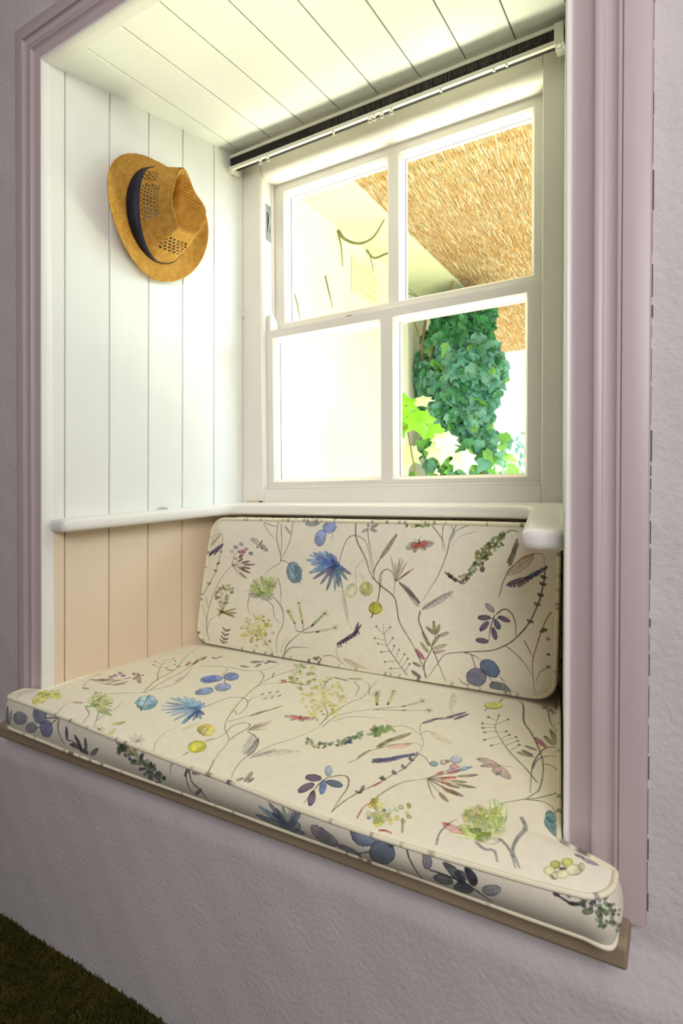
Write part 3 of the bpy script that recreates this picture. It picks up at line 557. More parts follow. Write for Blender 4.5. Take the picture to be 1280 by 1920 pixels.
BACK_PRINT = [[0,0,1.43,0,9,-2502,-931,-23,119,21,116,58,116,62,88,79,78],[0,0,1.04,0,9,-2586,-666,50,-71,11,-75],[0,0,1.04,0,9,-2528,-633,12,-46,12,-17],
[0,0,1.04,0,9,-2519,-839,26,69,44,23],[0,0,1.17,1,9,-2579,-637,71,81,64,88,32,76,26,93,8,37,-20,32,-55,-16,-50,-48],[1,1,3.6,2,8,-2505,-551,23,20],
[1,1,3.6,2,8,-2505,-551,-15,13],[1,1,3.6,2,8,-2444,-463,-12,13],[1,1,3.6,2,8,-2444,-463,18,4],[1,1,3.6,2,8,-2419,-416,13,15],[1,1,3.6,2,8,-2416,-420,-18,8],
[1,1,3.6,2,8,-2400,-346,16,12],[1,1,3.6,2,8,-2560,-612,-12,23],[1,1,7.2,3,8,-2528,-380,86,51],[1,1,9,3,8,-2504,-364,130,74],[1,1,6.3,4,8,-2455,-366,44,62],
[1,1,5.4,3,8,-2436,-347,62,53],[1,1,7.2,5,6,-2501,-313,103,78],[0,0,1.04,0,9,-2305,-414,19,56,59,47],[0,0,1.04,0,9,-2305,-414,41,-42,40,-30],
[2,1,0,6,8,-2304,-334,14,-3,-18,-5],[2,1,0,7,8,-2274,-308,17,-4,-21,-6],[2,1,0,8,8,-2233,-288,15,-4,-19,-6],[2,1,0,9,8,-2193,-314,15,-4,-19,-5],
[2,1,0,7,8,-2159,-339,16,-4,-21,-6],[2,1,0,10,8,-2216,-330,17,-4,-22,-7],[2,1,0,11,8,-2245,-334,13,-3,-17,-5],[2,1,0,12,8,-2240,-365,14,-3,-18,-6],
[2,1,0,13,8,-2275,-376,13,-3,-16,-5],[2,1,0,14,8,-2228,-351,13,-3,-17,-5],[1,1,5.4,15,8,-2260,-391,44,18],[0,0,0.78,0,7,-2305,-414,89,41],[1,1,5.4,16,8,-2234,-398,69,14],
[0,0,0.78,0,7,-2305,-414,140,30],[1,1,5.4,17,8,-2214,-408,88,6],[0,0,0.78,0,7,-2305,-414,179,12],[1,1,5.4,18,8,-2232,-422,72,-6],[0,0,0.78,0,7,-2305,-414,145,-14],
[1,1,5.4,19,8,-2232,-437,71,-17],[0,0,0.78,0,7,-2305,-414,144,-40],[1,1,5.4,20,8,-2252,-428,52,-11],[0,0,0.78,0,7,-2305,-414,105,-25],[1,1,5.4,21,8,-2247,-455,57,-33],
[0,0,0.78,0,7,-2305,-414,115,-74],[1,1,12.2,22,6,-2089,-283,-71,30],[1,0,7.7,23,8,-2089,-283,-46,19],[2,1,0,2,6,-2149,-258,5,1,-6,-4],[1,1,12.2,22,6,-2089,-283,58,-35],
[1,0,7.7,23,8,-2089,-283,38,-23],[2,1,0,2,6,-2040,-313,6,0,-6,-3],[1,1,8.1,22,6,-2089,-283,-25,-21],[1,0,5.1,23,8,-2089,-283,-16,-14],[2,1,0,2,6,-2110,-301,6,0,-6,-3],
[1,1,8.1,22,6,-2089,-283,19,-25],[1,0,5.1,23,8,-2089,-283,13,-17],[2,1,0,2,6,-2072,-305,5,1,-5,-4],[0,0,2.08,1,9,-2089,-283,15,22],
[0,0,1.56,24,9,-1970,-152,2,-96,30,-121,-62,-43,-57,-44],[0,0,1.43,24,9,-1947,-162,14,-102,-8,-105],[0,0,1.43,24,9,-1867,-150,-9,-100,-60,-119],
[0,0,1.04,0,9,-2070,-164,46,-52,51,-37],[1,1,7.2,25,7,-1918,-174,50,-46],[0,0,1.17,0,9,-1938,-369,34,-3,28,-16],[0,0,1.17,0,9,-2068,-158,87,-18,16,22],
[2,1,0,26,8,-1846,-432,52,12,-37,-70],[2,1,0,27,7,-1858,-431,22,5,-10,-50],[2,1,0,28,7,-1825,-433,16,4,-5,-46],[0,0,1.3,29,9,-1878,-386,25,-44,38,-50,13,-15],
[2,0,0,30,7,-2072,-524,78,6,-79,-60],[1,1,10.8,31,8,-2057,-550,-26,86],[0,0,0.39,32,6,-2066,-520,-16,52],[1,1,10.7,33,8,-2021,-551,57,83],
[0,0,0.39,32,6,-2001,-521,34,50],[1,1,10.7,34,8,-2075,-560,-69,66],[0,0,0.39,32,6,-2100,-536,-41,38],[1,1,10.6,35,8,-2036,-549,24,87],[0,0,0.39,32,6,-2027,-518,14,52],
[1,1,10.5,36,8,-2088,-579,-100,19],[0,0,0.39,32,6,-2123,-572,-60,12],[1,1,10.4,37,8,-2023,-558,51,67],[0,0,0.39,32,6,-2005,-534,31,40],[1,1,10.3,38,8,-2028,-551,40,83],
[0,0,0.39,32,6,-2014,-521,24,50],[1,1,10.3,39,8,-2081,-572,-84,36],[0,0,0.39,32,6,-2110,-559,-51,22],[1,1,10.2,40,8,-2081,-569,-84,43],[0,0,0.39,32,6,-2111,-554,-51,26],
[1,1,10.1,41,8,-2079,-566,-79,48],[0,0,0.39,32,6,-2107,-549,-47,29],[1,1,10.1,42,8,-2045,-557,2,71],[0,0,0.39,32,6,-2044,-532,1,43],[1,1,10,43,8,-2084,-577,-92,25],
[0,0,0.39,32,6,-2116,-568,-56,15],[1,1,9.9,44,8,-2058,-560,-29,62],[0,0,0.39,32,6,-2068,-538,-18,38],[1,1,9.8,45,8,-2047,-558,-4,70],[0,0,0.39,32,6,-2048,-533,-3,42],
[1,1,9.8,46,8,-2070,-569,-56,43],[0,0,0.39,32,6,-2090,-554,-34,26],[1,1,9.7,47,8,-2033,-560,29,63],[0,0,0.39,32,6,-2022,-537,17,37],[1,1,9.6,38,8,-2047,-558,-3,70],
[0,0,0.39,32,6,-2048,-533,-2,41],[1,1,9.5,48,8,-2034,-558,28,67],[0,0,0.39,32,6,-2024,-534,17,40],[1,1,9.5,49,8,-2048,-559,-6,66],[0,0,0.39,32,6,-2050,-536,-3,40],
[1,1,9.4,50,8,-2063,-567,-41,47],[0,0,0.39,32,6,-2078,-550,-24,28],[1,1,9.3,51,8,-2046,-564,-2,55],[0,0,0.39,32,6,-2047,-544,-1,32],[1,1,9.2,52,8,-2070,-577,-59,24],
[0,0,0.39,32,6,-2091,-568,-36,14],[1,1,9.2,53,8,-2064,-573,-45,34],[0,0,0.39,32,6,-2080,-561,-27,21],[1,1,9.1,54,8,-2040,-562,13,58],[0,0,0.39,32,6,-2035,-542,8,35],
[1,1,9,55,8,-2046,-565,-3,51],[0,0,0.39,32,6,-2048,-547,-1,31],[1,1,8.9,56,8,-2068,-578,-51,19],[0,0,0.39,32,6,-2086,-572,-31,12],[1,1,8.8,57,8,-2043,-567,7,46],
[0,0,0.39,32,6,-2040,-551,3,28],[1,1,8.8,58,8,-2040,-565,13,51],[0,0,0.39,32,6,-2036,-546,8,30],[1,1,8.7,59,8,-2036,-568,22,44],[0,0,0.39,32,6,-2028,-552,13,26],
[1,1,8.6,60,8,-2038,-567,18,47],[0,0,0.39,32,6,-2032,-550,11,28],[1,1,8.6,61,8,-2044,-570,5,41],[0,0,0.39,32,6,-2042,-555,3,24],[1,1,8.5,62,8,-2063,-576,-40,24],
[0,0,0.39,32,6,-2077,-568,-25,16],[1,1,8.4,63,8,-2052,-572,-16,37],[0,0,0.39,32,6,-2058,-558,-9,22],[1,1,8.3,64,8,-2048,-572,-4,36],[0,0,0.39,32,6,-2049,-559,-3,22],
[1,1,8.2,65,8,-2060,-578,-36,19],[0,0,0.39,32,6,-2073,-572,-21,12],[1,1,8.2,66,8,-2048,-572,-6,37],[0,0,0.39,32,6,-2050,-558,-4,22],[1,1,10.8,25,8,-2180,-580,96,-6],
[1,1,12.6,67,8,-2118,-580,127,15],[1,1,9,25,7,-2084,-599,87,12],[0,0,1.87,68,8,-1960,-472,20,-67,-6,-70,21,-41],[0,0,1.43,0,9,-1996,-578,60,-64,7,-86,-49,-92,-15,-107],
[0,0,1.87,68,8,-2051,-601,49,-30,15,-69,42,-31],[0,0,1.3,0,9,-2170,-593,-16,-55,16,-54],[0,0,0.65,69,3,-2120,-793,10,35,10,40],[2,1,0,70,7,-2100,-718,13,2,-13,-8],
[0,0,0.65,70,3,-2120,-793,-46,-24,-45,-19],[2,1,0,71,7,-2211,-836,13,2,-13,-7],[0,0,0.65,72,3,-2120,-793,-36,30,-36,36],[2,1,0,73,7,-2192,-727,7,1,-7,-7],
[0,0,0.65,74,3,-2120,-793,9,15,9,21],[2,1,0,75,7,-2102,-757,11,1,-11,-9],[0,0,0.65,76,3,-2120,-793,-1,36,-1,42],[2,1,0,69,7,-2122,-715,8,1,-8,-8],
[0,0,0.65,77,3,-2120,-793,-1,34,-1,39],[2,1,0,78,7,-2122,-720,10,1,-10,-7],[0,0,0.65,62,3,-2120,-793,34,21,34,27],[2,1,0,79,7,-2052,-745,13,2,-13,-11],
[0,0,0.65,80,3,-2120,-793,42,21,42,26],[2,1,0,81,7,-2036,-746,7,0,-7,-10],[0,0,0.65,82,3,-2120,-793,23,-9,23,-3],[2,1,0,83,7,-2074,-805,8,1,-8,-10],
[0,0,0.65,84,3,-2120,-793,29,-13,29,-7],[2,1,0,85,7,-2062,-813,12,2,-12,-10],[0,0,0.65,70,3,-2120,-793,-49,7,-49,12],[2,1,0,86,7,-2218,-774,9,1,-9,-6],
[0,0,0.65,87,3,-2120,-793,35,24,34,29],[2,1,0,88,7,-2051,-740,12,2,-12,-6],[0,0,0.65,74,3,-2120,-793,26,5,26,12],[2,1,0,89,7,-2068,-776,10,1,-10,-11],
[0,0,0.65,84,3,-2120,-793,-52,-21,-52,-16],[2,1,0,90,7,-2224,-830,7,0,-7,-8],[0,0,0.65,91,3,-2120,-793,30,16,31,21],[2,1,0,92,7,-2059,-756,11,1,-11,-9],
[0,0,0.65,93,3,-2120,-793,10,32,9,38],[2,1,0,94,7,-2101,-723,11,1,-11,-9],[0,0,0.65,95,3,-2120,-793,-61,-1,-62,4],[2,1,0,40,7,-2243,-790,6,0,-7,-9],
[0,0,0.65,80,3,-2120,-793,-26,-39,-26,-34],[2,1,0,96,7,-2172,-866,13,2,-13,-11],[0,0,0.65,87,3,-2120,-793,14,1,16,6],[2,1,0,97,7,-2090,-786,10,2,-10,-7],
[0,0,0.65,98,3,-2120,-793,-53,-35,-54,-29],[2,1,0,90,7,-2227,-857,8,1,-8,-6],[0,0,0.65,99,3,-2120,-793,45,33,45,38],[2,1,0,100,7,-2030,-722,9,1,-9,-6],
[0,0,0.65,101,3,-2120,-793,-4,-31,-3,-25],[2,1,0,88,7,-2127,-849,11,1,-11,-11],[0,0,0.65,91,3,-2120,-793,-1,-27,-1,-23],[2,1,0,75,7,-2122,-843,8,1,-8,-10],
[0,0,0.65,82,3,-2120,-793,45,-29,45,-23],[2,1,0,102,7,-2030,-845,10,1,-10,-10],[0,0,0.65,82,3,-2120,-793,16,38,17,43],[2,1,0,103,7,-2087,-712,7,0,-7,-6],
[0,0,0.65,69,3,-2120,-793,31,-39,31,-34],[2,1,0,104,7,-2058,-866,9,2,-9,-9],[0,0,0.65,91,3,-2120,-793,-38,1,-38,6],[2,1,0,105,7,-2196,-786,9,1,-9,-10],
[0,0,0.65,104,3,-2120,-793,47,18,47,23],[2,1,0,106,7,-2026,-752,8,0,-8,-5],[0,0,0.65,62,3,-2120,-793,20,-42,19,-37],[2,1,0,83,7,-2081,-872,7,2,-7,-11],
[0,0,0.65,72,3,-2120,-793,-28,15,-29,20],[2,1,0,72,7,-2177,-758,7,0,-7,-6],[0,0,0.65,99,3,-2120,-793,26,-34,27,-29],[2,1,0,107,7,-2067,-856,9,2,-10,-10],
[0,0,0.65,80,3,-2120,-793,12,-13,11,-7],[2,1,0,108,7,-2097,-813,13,2,-13,-11],[0,0,0.65,109,3,-2120,-793,-26,26,-25,32],[2,1,0,110,7,-2171,-735,7,1,-7,-8],
[0,0,0.65,62,3,-2120,-793,42,-29,41,-24],[2,1,0,111,7,-2037,-846,12,2,-12,-7],[0,0,0.65,70,3,-2120,-793,51,19,51,24],[2,1,0,112,7,-2018,-750,10,0,-11,-9],
[0,0,0.65,113,3,-2120,-793,-54,-1,-54,4],[2,1,0,46,7,-2228,-790,12,2,-12,-7],[0,0,0.65,62,3,-2120,-793,-20,-12,-21,-7],[2,1,0,114,7,-2161,-812,13,2,-13,-12],
[0,0,0.65,72,3,-2120,-793,14,-2,14,4],[2,1,0,115,7,-2092,-791,8,1,-8,-10],[0,0,0.65,116,3,-2120,-793,18,-7,19,-1],[2,1,0,117,7,-2083,-801,10,1,-10,-8],
[0,0,0.65,80,3,-2120,-793,-35,20,-35,26],[2,1,0,118,7,-2190,-747,8,1,-8,-7],[0,0,0.65,119,3,-2120,-793,-60,-23,-61,-18],[2,1,0,120,7,-2241,-834,13,2,-13,-10],
[0,0,0.65,87,3,-2120,-793,-9,43,-9,50],[2,1,0,90,7,-2138,-700,10,0,-10,-8],[0,0,0.65,80,3,-2120,-793,-8,-49,-7,-44],[2,1,0,121,7,-2135,-886,13,2,-13,-8],
[0,0,0.65,118,3,-2120,-793,-19,-3,-19,2],[2,1,0,106,7,-2158,-794,9,2,-9,-8],[0,0,0.65,95,3,-2120,-793,-51,-24,-51,-19],[2,1,0,122,7,-2222,-836,8,1,-8,-9],
[0,0,0.65,109,3,-2120,-793,30,-6,30,-1],[2,1,0,86,7,-2060,-800,10,2,-10,-9],[0,0,0.65,123,3,-2120,-793,38,15,38,19],[2,1,0,100,7,-2044,-759,7,1,-7,-6],
[0,0,0.65,69,3,-2120,-793,-36,-19,-36,-13],[2,1,0,124,7,-2192,-825,7,1,-7,-10],[0,0,0.65,69,3,-2120,-793,45,35,44,40],[2,1,0,125,7,-2031,-718,12,2,-12,-8],
[0,0,0.65,84,3,-2120,-793,-10,-16,-9,-11],[2,1,0,83,7,-2139,-820,10,2,-10,-11],[0,0,0.65,126,3,-2120,-793,-44,-21,-43,-16],[2,1,0,84,7,-2207,-830,8,0,-8,-6],
[0,0,0.65,77,3,-2120,-793,-22,-26,-22,-21],[2,1,0,118,7,-2164,-840,12,2,-12,-10],[0,0,0.65,127,3,-2120,-793,-27,-35,-27,-30],[2,1,0,128,7,-2174,-858,11,1,-11,-7],
[0,0,0.65,129,3,-2120,-793,59,-1,59,4],[2,1,0,114,7,-2002,-790,11,2,-11,-9],[0,0,0.65,82,3,-2120,-793,-4,-19,-2,-13],[2,1,0,130,7,-2126,-825,10,1,-11,-7],
[0,0,0.65,129,3,-2120,-793,30,0,29,5],[2,1,0,70,7,-2061,-788,7,1,-7,-9],[0,0,0.65,70,3,-2120,-793,44,22,43,27],[2,1,0,131,7,-2033,-744,12,2,-12,-8],
[0,0,0.65,123,3,-2120,-793,8,-27,9,-22],[2,1,0,132,7,-2103,-842,11,2,-12,-8],[0,0,0.65,80,3,-2120,-793,25,43,25,47],[2,1,0,133,7,-2070,-703,9,1,-9,-10],
[0,0,0.65,72,3,-2120,-793,-53,-28,-54,-22],[2,1,0,103,7,-2227,-843,12,1,-12,-7],[0,0,0.65,69,3,-2120,-793,11,45,11,50],[2,1,0,83,7,-2098,-698,12,2,-12,-9],
[0,0,0.65,104,3,-2120,-793,32,-11,32,-6],[2,1,0,134,7,-2056,-810,7,1,-7,-10],[0,0,0.65,135,3,-2120,-793,-30,7,-30,13],[2,1,0,136,7,-2180,-773,13,1,-13,-10],
[0,0,0.65,99,3,-2120,-793,26,29,26,34],[2,1,0,92,7,-2068,-730,12,1,-12,-8],[0,0,0.65,77,3,-2120,-793,-44,21,-43,26],[2,1,0,71,7,-2207,-746,11,1,-11,-10],
[0,0,0.65,82,3,-2120,-793,-34,-9,-34,-4],[2,1,0,79,7,-2188,-806,12,1,-12,-7],[0,0,0.65,74,3,-2120,-793,-5,-15,-5,-9],[2,1,0,72,7,-2130,-817,9,1,-9,-6],
[0,0,0.65,80,3,-2120,-793,-51,-17,-51,-11],[2,1,0,73,7,-2222,-821,10,1,-10,-10],[0,0,0.65,116,3,-2120,-793,24,31,24,36],[2,1,0,137,7,-2072,-726,9,1,-9,-7],
[0,0,0.65,70,3,-2120,-793,-23,-31,-23,-25],[2,1,0,123,7,-2166,-849,11,1,-11,-10],[0,0,0.65,62,3,-2120,-793,-39,-1,-39,4],[2,1,0,138,7,-2198,-790,7,0,-7,-8],
[0,0,0.65,139,3,-2120,-793,8,11,9,16],[2,1,0,115,7,-2103,-766,12,2,-12,-11],[0,0,0.65,98,3,-2120,-793,45,-27,45,-22],[2,1,0,96,7,-2030,-842,10,2,-10,-8],
[0,0,0.65,129,3,-2120,-793,-5,38,-5,44],[2,1,0,140,7,-2130,-711,11,1,-11,-6],[0,0,0.65,80,3,-2120,-793,29,30,30,35],[2,1,0,141,7,-2061,-728,9,1,-10,-8],
[2,1,0,142,4,-2114,-784,66,8,-67,-52],[0,0,1.17,143,7,-2109,-801,55,-64,53,-63],[0,0,0.65,144,3,-2387,-704,-11,68,-10,73],[2,1,0,145,7,-2408,-563,12,1,-12,-8],
[0,0,0.65,146,3,-2387,-704,-23,52,-22,56],[2,1,0,147,7,-2432,-596,8,1,-9,-8],[0,0,0.65,148,3,-2387,-704,-2,52,-2,57],[2,1,0,149,7,-2391,-595,7,1,-7,-7],
[0,0,0.65,150,3,-2387,-704,43,72,44,76],[2,1,0,151,7,-2300,-556,12,1,-12,-10],[0,0,0.65,152,3,-2387,-704,29,64,30,70],[2,1,0,153,7,-2328,-570,6,0,-7,-7],
[0,0,0.65,154,3,-2387,-704,-6,25,-7,31],[2,1,0,149,7,-2400,-648,10,0,-10,-8],[0,0,0.65,155,3,-2387,-704,-16,57,-16,63],[2,1,0,156,7,-2419,-584,13,0,-14,-10],
[0,0,0.65,157,3,-2387,-704,41,60,40,64],[2,1,0,149,7,-2306,-580,9,0,-10,-8],[0,0,0.65,154,3,-2387,-704,20,46,19,50],[2,1,0,158,7,-2348,-608,12,2,-12,-11],
[0,0,0.65,159,3,-2387,-704,30,80,29,84],[2,1,0,160,7,-2328,-540,11,1,-11,-9],[0,0,0.65,161,3,-2387,-704,-23,54,-24,59],[2,1,0,162,7,-2434,-591,14,1,-14,-7],
[0,0,0.65,163,3,-2387,-704,1,68,2,74],[2,1,0,164,7,-2384,-562,14,2,-14,-10],[0,0,0.65,144,3,-2387,-704,21,50,21,54],[2,1,0,165,7,-2345,-600,7,1,-8,-8],
[0,0,0.65,166,3,-2387,-704,41,64,40,70],[2,1,0,167,7,-2306,-570,9,0,-9,-6],[0,0,0.65,168,3,-2387,-704,19,26,20,32],[2,1,0,169,7,-2348,-646,14,2,-14,-8],
[0,0,0.65,146,3,-2387,-704,-12,40,-12,44],[2,1,0,170,7,-2411,-620,13,2,-13,-10],[0,0,0.65,171,3,-2387,-704,4,77,4,82],[2,1,0,172,7,-2379,-545,11,1,-11,-7],
[0,0,0.65,154,3,-2387,-704,17,66,18,71],[2,1,0,158,7,-2352,-567,12,1,-13,-10],[0,0,0.65,144,3,-2387,-704,30,70,29,74],[2,1,0,173,7,-2328,-560,10,2,-10,-10],
[0,0,0.65,168,3,-2387,-704,-24,50,-25,57],[2,1,0,160,7,-2436,-597,9,1,-9,-8],[0,0,0.65,174,3,-2387,-704,-27,35,-27,41],[2,1,0,175,7,-2441,-628,11,0,-12,-8],
[0,0,0.65,148,3,-2387,-704,-7,64,-7,69],[2,1,0,176,7,-2401,-571,8,1,-8,-11],[0,0,0.65,177,3,-2387,-704,19,38,20,42],[2,1,0,158,7,-2348,-624,14,2,-14,-10],
[0,0,0.65,148,3,-2387,-704,20,26,21,30],[2,1,0,178,7,-2346,-648,8,1,-8,-7],[0,0,0.65,152,3,-2387,-704,36,58,35,62],[2,1,0,179,7,-2316,-584,9,1,-9,-6],
[0,0,0.65,171,3,-2387,-704,10,23,9,29],[2,1,0,180,7,-2368,-652,11,1,-11,-10],[0,0,0.65,181,3,-2387,-704,7,72,8,76],[2,1,0,178,7,-2372,-556,12,2,-12,-10],
[0,0,0.65,32,3,-2387,-704,21,78,21,83],[2,1,0,151,7,-2345,-543,10,1,-10,-8],[0,0,0.65,182,3,-2387,-704,-28,44,-28,50],[2,1,0,183,7,-2443,-610,8,1,-8,-9],
[0,0,0.65,152,3,-2387,-704,11,67,11,72],[2,1,0,184,7,-2365,-565,7,0,-8,-9],[0,0,0.65,154,3,-2387,-704,-21,38,-22,43],[2,1,0,185,7,-2430,-623,12,1,-12,-11],
[0,0,0.65,144,3,-2387,-704,15,37,15,42],[2,1,0,186,7,-2357,-625,9,1,-9,-10],[0,0,0.65,168,3,-2387,-704,43,60,43,64],[2,1,0,187,7,-2301,-580,12,1,-12,-6],
[0,0,0.65,148,3,-2387,-704,-22,36,-22,42],[2,1,0,188,7,-2431,-626,8,0,-8,-9],[1,0,4.5,80,8,-2393,-709,125,35],[1,0,4.5,189,8,-2393,-709,127,6],
[1,0,4.5,190,8,-2393,-709,113,-21],[1,0,4.5,191,8,-2393,-709,101,-13],[1,0,4.5,70,8,-2393,-709,-43,19],[1,0,4.5,192,8,-2393,-709,-41,-27],
[1,0,4.5,110,8,-2393,-709,-25,-35],[2,1,0,193,8,-2393,-707,17,1,-18,-12],[0,0,1.04,1,9,-2409,-918,25,48,22,58],[1,1,4.5,194,8,-2401,-903,-22,24],
[1,1,4.5,195,8,-2401,-903,40,12],[1,1,4.5,196,8,-2389,-879,-21,24],[1,1,4.5,197,8,-2389,-879,41,11],[1,1,4.5,198,8,-2377,-852,-26,21],[1,1,4.5,198,8,-2377,-852,39,14],
[1,1,4.5,199,8,-2366,-824,-26,22],[1,1,4.5,199,8,-2366,-824,38,15],[1,1,5.4,25,8,-2464,-924,43,12],[0,0,1.69,0,9,-1942,-924,38,78,104,86],
[0,0,1.17,0,9,-1795,-760,-41,0,-10,37],[0,0,1.17,0,9,-1790,-755,-4,37],[0,0,1.3,0,9,-1795,-756,56,32],[0,0,1.17,0,9,-1795,-768,85,18],[1,1,6.3,200,6,-1846,-723,-46,68],
[2,1,0,201,4,-1874,-656,14,-3,-18,-7],[2,1,0,201,4,-1891,-666,0,-12,-12,11],[2,1,0,201,4,-1908,-660,-15,-6,11,14],[2,1,0,201,4,-1902,-648,-9,10,19,-4],
[2,1,0,201,4,-1881,-646,9,11,0,-15],[2,1,0,144,8,-1892,-655,12,1,-12,-8],[1,1,4.5,2,8,-1846,-723,-8,13],[1,1,6.3,200,6,-1794,-718,-24,116],
[2,1,0,201,4,-1802,-603,14,-3,-18,-6],[2,1,0,201,4,-1818,-612,0,-12,-12,11],[2,1,0,201,4,-1835,-606,-15,-6,12,14],[2,1,0,201,4,-1829,-594,-9,9,18,-3],
[2,1,0,201,4,-1808,-592,9,10,0,-15],[2,1,0,202,8,-1818,-602,10,2,-11,-8],[1,1,4.5,2,8,-1794,-718,-5,24],[1,1,6.3,203,6,-1739,-724,89,80],
[2,1,0,201,4,-1634,-645,13,-3,-17,-6],[2,1,0,201,4,-1650,-654,0,-12,-11,11],[2,1,0,201,4,-1666,-649,-14,-5,11,14],[2,1,0,201,4,-1660,-637,-8,9,17,-3],
[2,1,0,201,4,-1640,-635,8,11,0,-16],[2,1,0,204,8,-1650,-644,10,1,-10,-7],[1,1,4.5,2,8,-1739,-724,18,16],[1,1,6.3,205,6,-1710,-752,126,39],
[2,1,0,201,4,-1568,-714,13,-2,-17,-7],[2,1,0,201,4,-1584,-723,0,-12,-10,11],[2,1,0,201,4,-1599,-718,-14,-6,11,14],[2,1,0,201,4,-1593,-706,-9,9,17,-3],
[2,1,0,201,4,-1574,-704,8,11,0,-15],[2,1,0,180,8,-1584,-713,10,1,-10,-8],[1,1,4.5,2,8,-1710,-752,26,8],[0,0,2.21,68,8,-1928,-905,34,35,52,15,84,7],
[0,0,1.3,68,6,-1958,-904,12,36,42,57],[2,1,0,206,8,-1622,-174,43,1,-43,-32],[2,1,0,206,8,-1676,-234,36,-4,-44,-41],[1,1,10.8,207,8,-1782,-157,95,3],
[0,0,1.04,208,9,-1637,-188,-19,-2],[0,0,0.65,208,9,-1599,-204,0,-32],[1,0,9.9,209,8,-1576,-373,-190,17],[1,0,9.9,210,8,-1576,-373,-170,45],
[1,0,9.9,211,8,-1576,-373,-160,-5],[1,0,9.9,212,8,-1576,-373,-144,59],[1,0,9.9,210,8,-1576,-373,-110,67],[1,0,9.9,213,8,-1576,-373,-71,72],
[1,0,9.9,214,8,-1576,-373,-33,62],[1,0,9.9,215,8,-1576,-373,-5,49],[1,0,9.9,216,8,-1576,-373,-170,-55],[1,0,9.9,217,8,-1576,-373,-145,-33],
[1,0,9.9,218,8,-1576,-373,-130,34],[1,0,8.1,219,8,-1572,-372,-150,-88],[1,0,8.1,220,8,-1572,-372,-101,-112],[1,0,8.1,221,8,-1572,-372,-63,-145],
[1,0,8.1,222,8,-1572,-372,-10,-143],[1,0,8.1,223,8,-1572,-372,14,-121],[1,0,8.1,224,8,-1572,-372,38,-127],[1,0,8.1,225,8,-1572,-372,69,-80],
[1,0,8.1,226,8,-1572,-372,92,-45],[1,0,8.1,227,8,-1572,-372,56,-21],[1,0,8.1,228,8,-1572,-372,28,-96],[2,1,0,229,7,-1576,-369,26,2,-26,-18],
[0,0,1.17,0,9,-1553,-355,19,65,28,57,42,21,58,-22,30,-57,22,-124],[0,0,2.08,230,9,-1462,-143,11,-88,57,-100,31,-81,69,-64],[0,0,1.3,0,9,-1388,-143,4,-62,17,-78,23,-115],
[0,0,1.3,0,9,-1350,-399,22,48,26,33],[1,1,7.2,25,8,-1384,-178,-38,-16],[1,1,7.2,25,8,-1375,-174,43,-13],[1,1,7.2,25,8,-1384,-166,-8,22],[1,1,7.2,25,8,-1371,-166,44,15],
[0,0,0.65,0,6,-1452,-461,0,71,45,52,40,-1],[0,0,0.65,0,6,-1408,-442,-8,23,-27,6],[2,1,0,231,6,-1478,-503,33,-5,-45,-33],[2,1,0,44,6,-1480,-503,16,-3,-24,-24],
[2,1,0,232,8,-1392,-488,38,-3,-45,-33],[2,1,0,58,8,-1399,-490,19,-2,-24,-22],[1,1,9.9,233,6,-1534,-499,30,-167],[0,0,0.65,143,6,-1504,-666,22,-45],
[2,1,0,200,9,-1340,-584,39,4,-40,-37],[2,0,0,234,6,-1334,-573,16,1,-16,-14],[0,0,1.56,0,9,-1325,-547,15,73,14,86],[0,0,1.95,1,9,-1351,-612,-13,-23],
[1,1,7.2,3,8,-1577,-804,86,52],[1,1,9,3,8,-1537,-782,97,68],[1,1,7.2,3,8,-1472,-750,32,82],[1,1,4.5,3,8,-1459,-725,37,48],[1,1,3.6,3,8,-1570,-803,9,-18],
[1,1,3.6,3,8,-1554,-791,9,-26],[1,1,3.6,3,8,-1538,-779,9,-15],[1,1,3.6,3,8,-1522,-768,9,-24],[1,1,3.6,3,8,-1506,-756,8,-19],[1,1,3.6,3,8,-1491,-744,9,-14],
[1,1,3.6,3,8,-1475,-733,9,-20],[1,1,3.6,3,8,-1460,-722,9,-23],[1,1,3.6,3,8,-1444,-710,9,-25],[0,0,0.78,0,7,-1578,-812,-2,-33,14,-47,32,-28],
[0,0,1.3,143,9,-1672,-882,68,9,56,-33],[2,1,0,235,8,-1723,-901,8,-1,-11,-6],[2,1,0,236,8,-1700,-919,6,-4,-10,0],[2,1,0,237,8,-1719,-912,-7,-5,3,9],
[2,1,0,238,8,-1735,-905,-3,-7,-2,8],[2,1,0,239,8,-1704,-894,-7,-3,5,9],[2,1,0,240,8,-1701,-896,-1,-6,-8,6],[2,1,0,241,8,-1688,-902,6,-1,-8,-4],
[2,1,0,237,8,-1716,-906,-9,-4,7,9],[2,1,0,238,8,-1735,-920,5,-6,-11,1],[2,1,0,242,8,-1720,-907,-1,-4,-6,4],[2,1,0,243,8,-1705,-918,-2,-6,-5,7],
[2,1,0,244,8,-1687,-906,-7,-2,7,9],[1,1,12.6,245,6,-1538,-880,128,-38],[1,1,5.4,3,8,-1633,-926,52,7],[1,1,9,246,8,-1310,-326,91,130],
[0,0,1.3,0,9,-1310,-326,-32,-57,0,-48,40,-37,69,-46],[0,0,1.95,0,9,-1356,-424,45,-37,77,-53,18,-58,17,-76,75,-116,66,-153],
[0,0,1.56,0,9,-1325,-550,12,65,2,72,35,34,35,-14,13,-46,-6,-75],[1,0,3.6,247,7,-1224,-439,-27,132],[1,0,3.6,248,7,-1224,-439,0,95],[1,0,3.6,249,7,-1224,-439,43,120],
[1,0,3.6,250,7,-1224,-439,64,106],[1,0,3.6,251,7,-1224,-439,76,60],[1,0,3.6,248,7,-1224,-439,102,77],[1,0,3.6,252,7,-1224,-439,26,127],
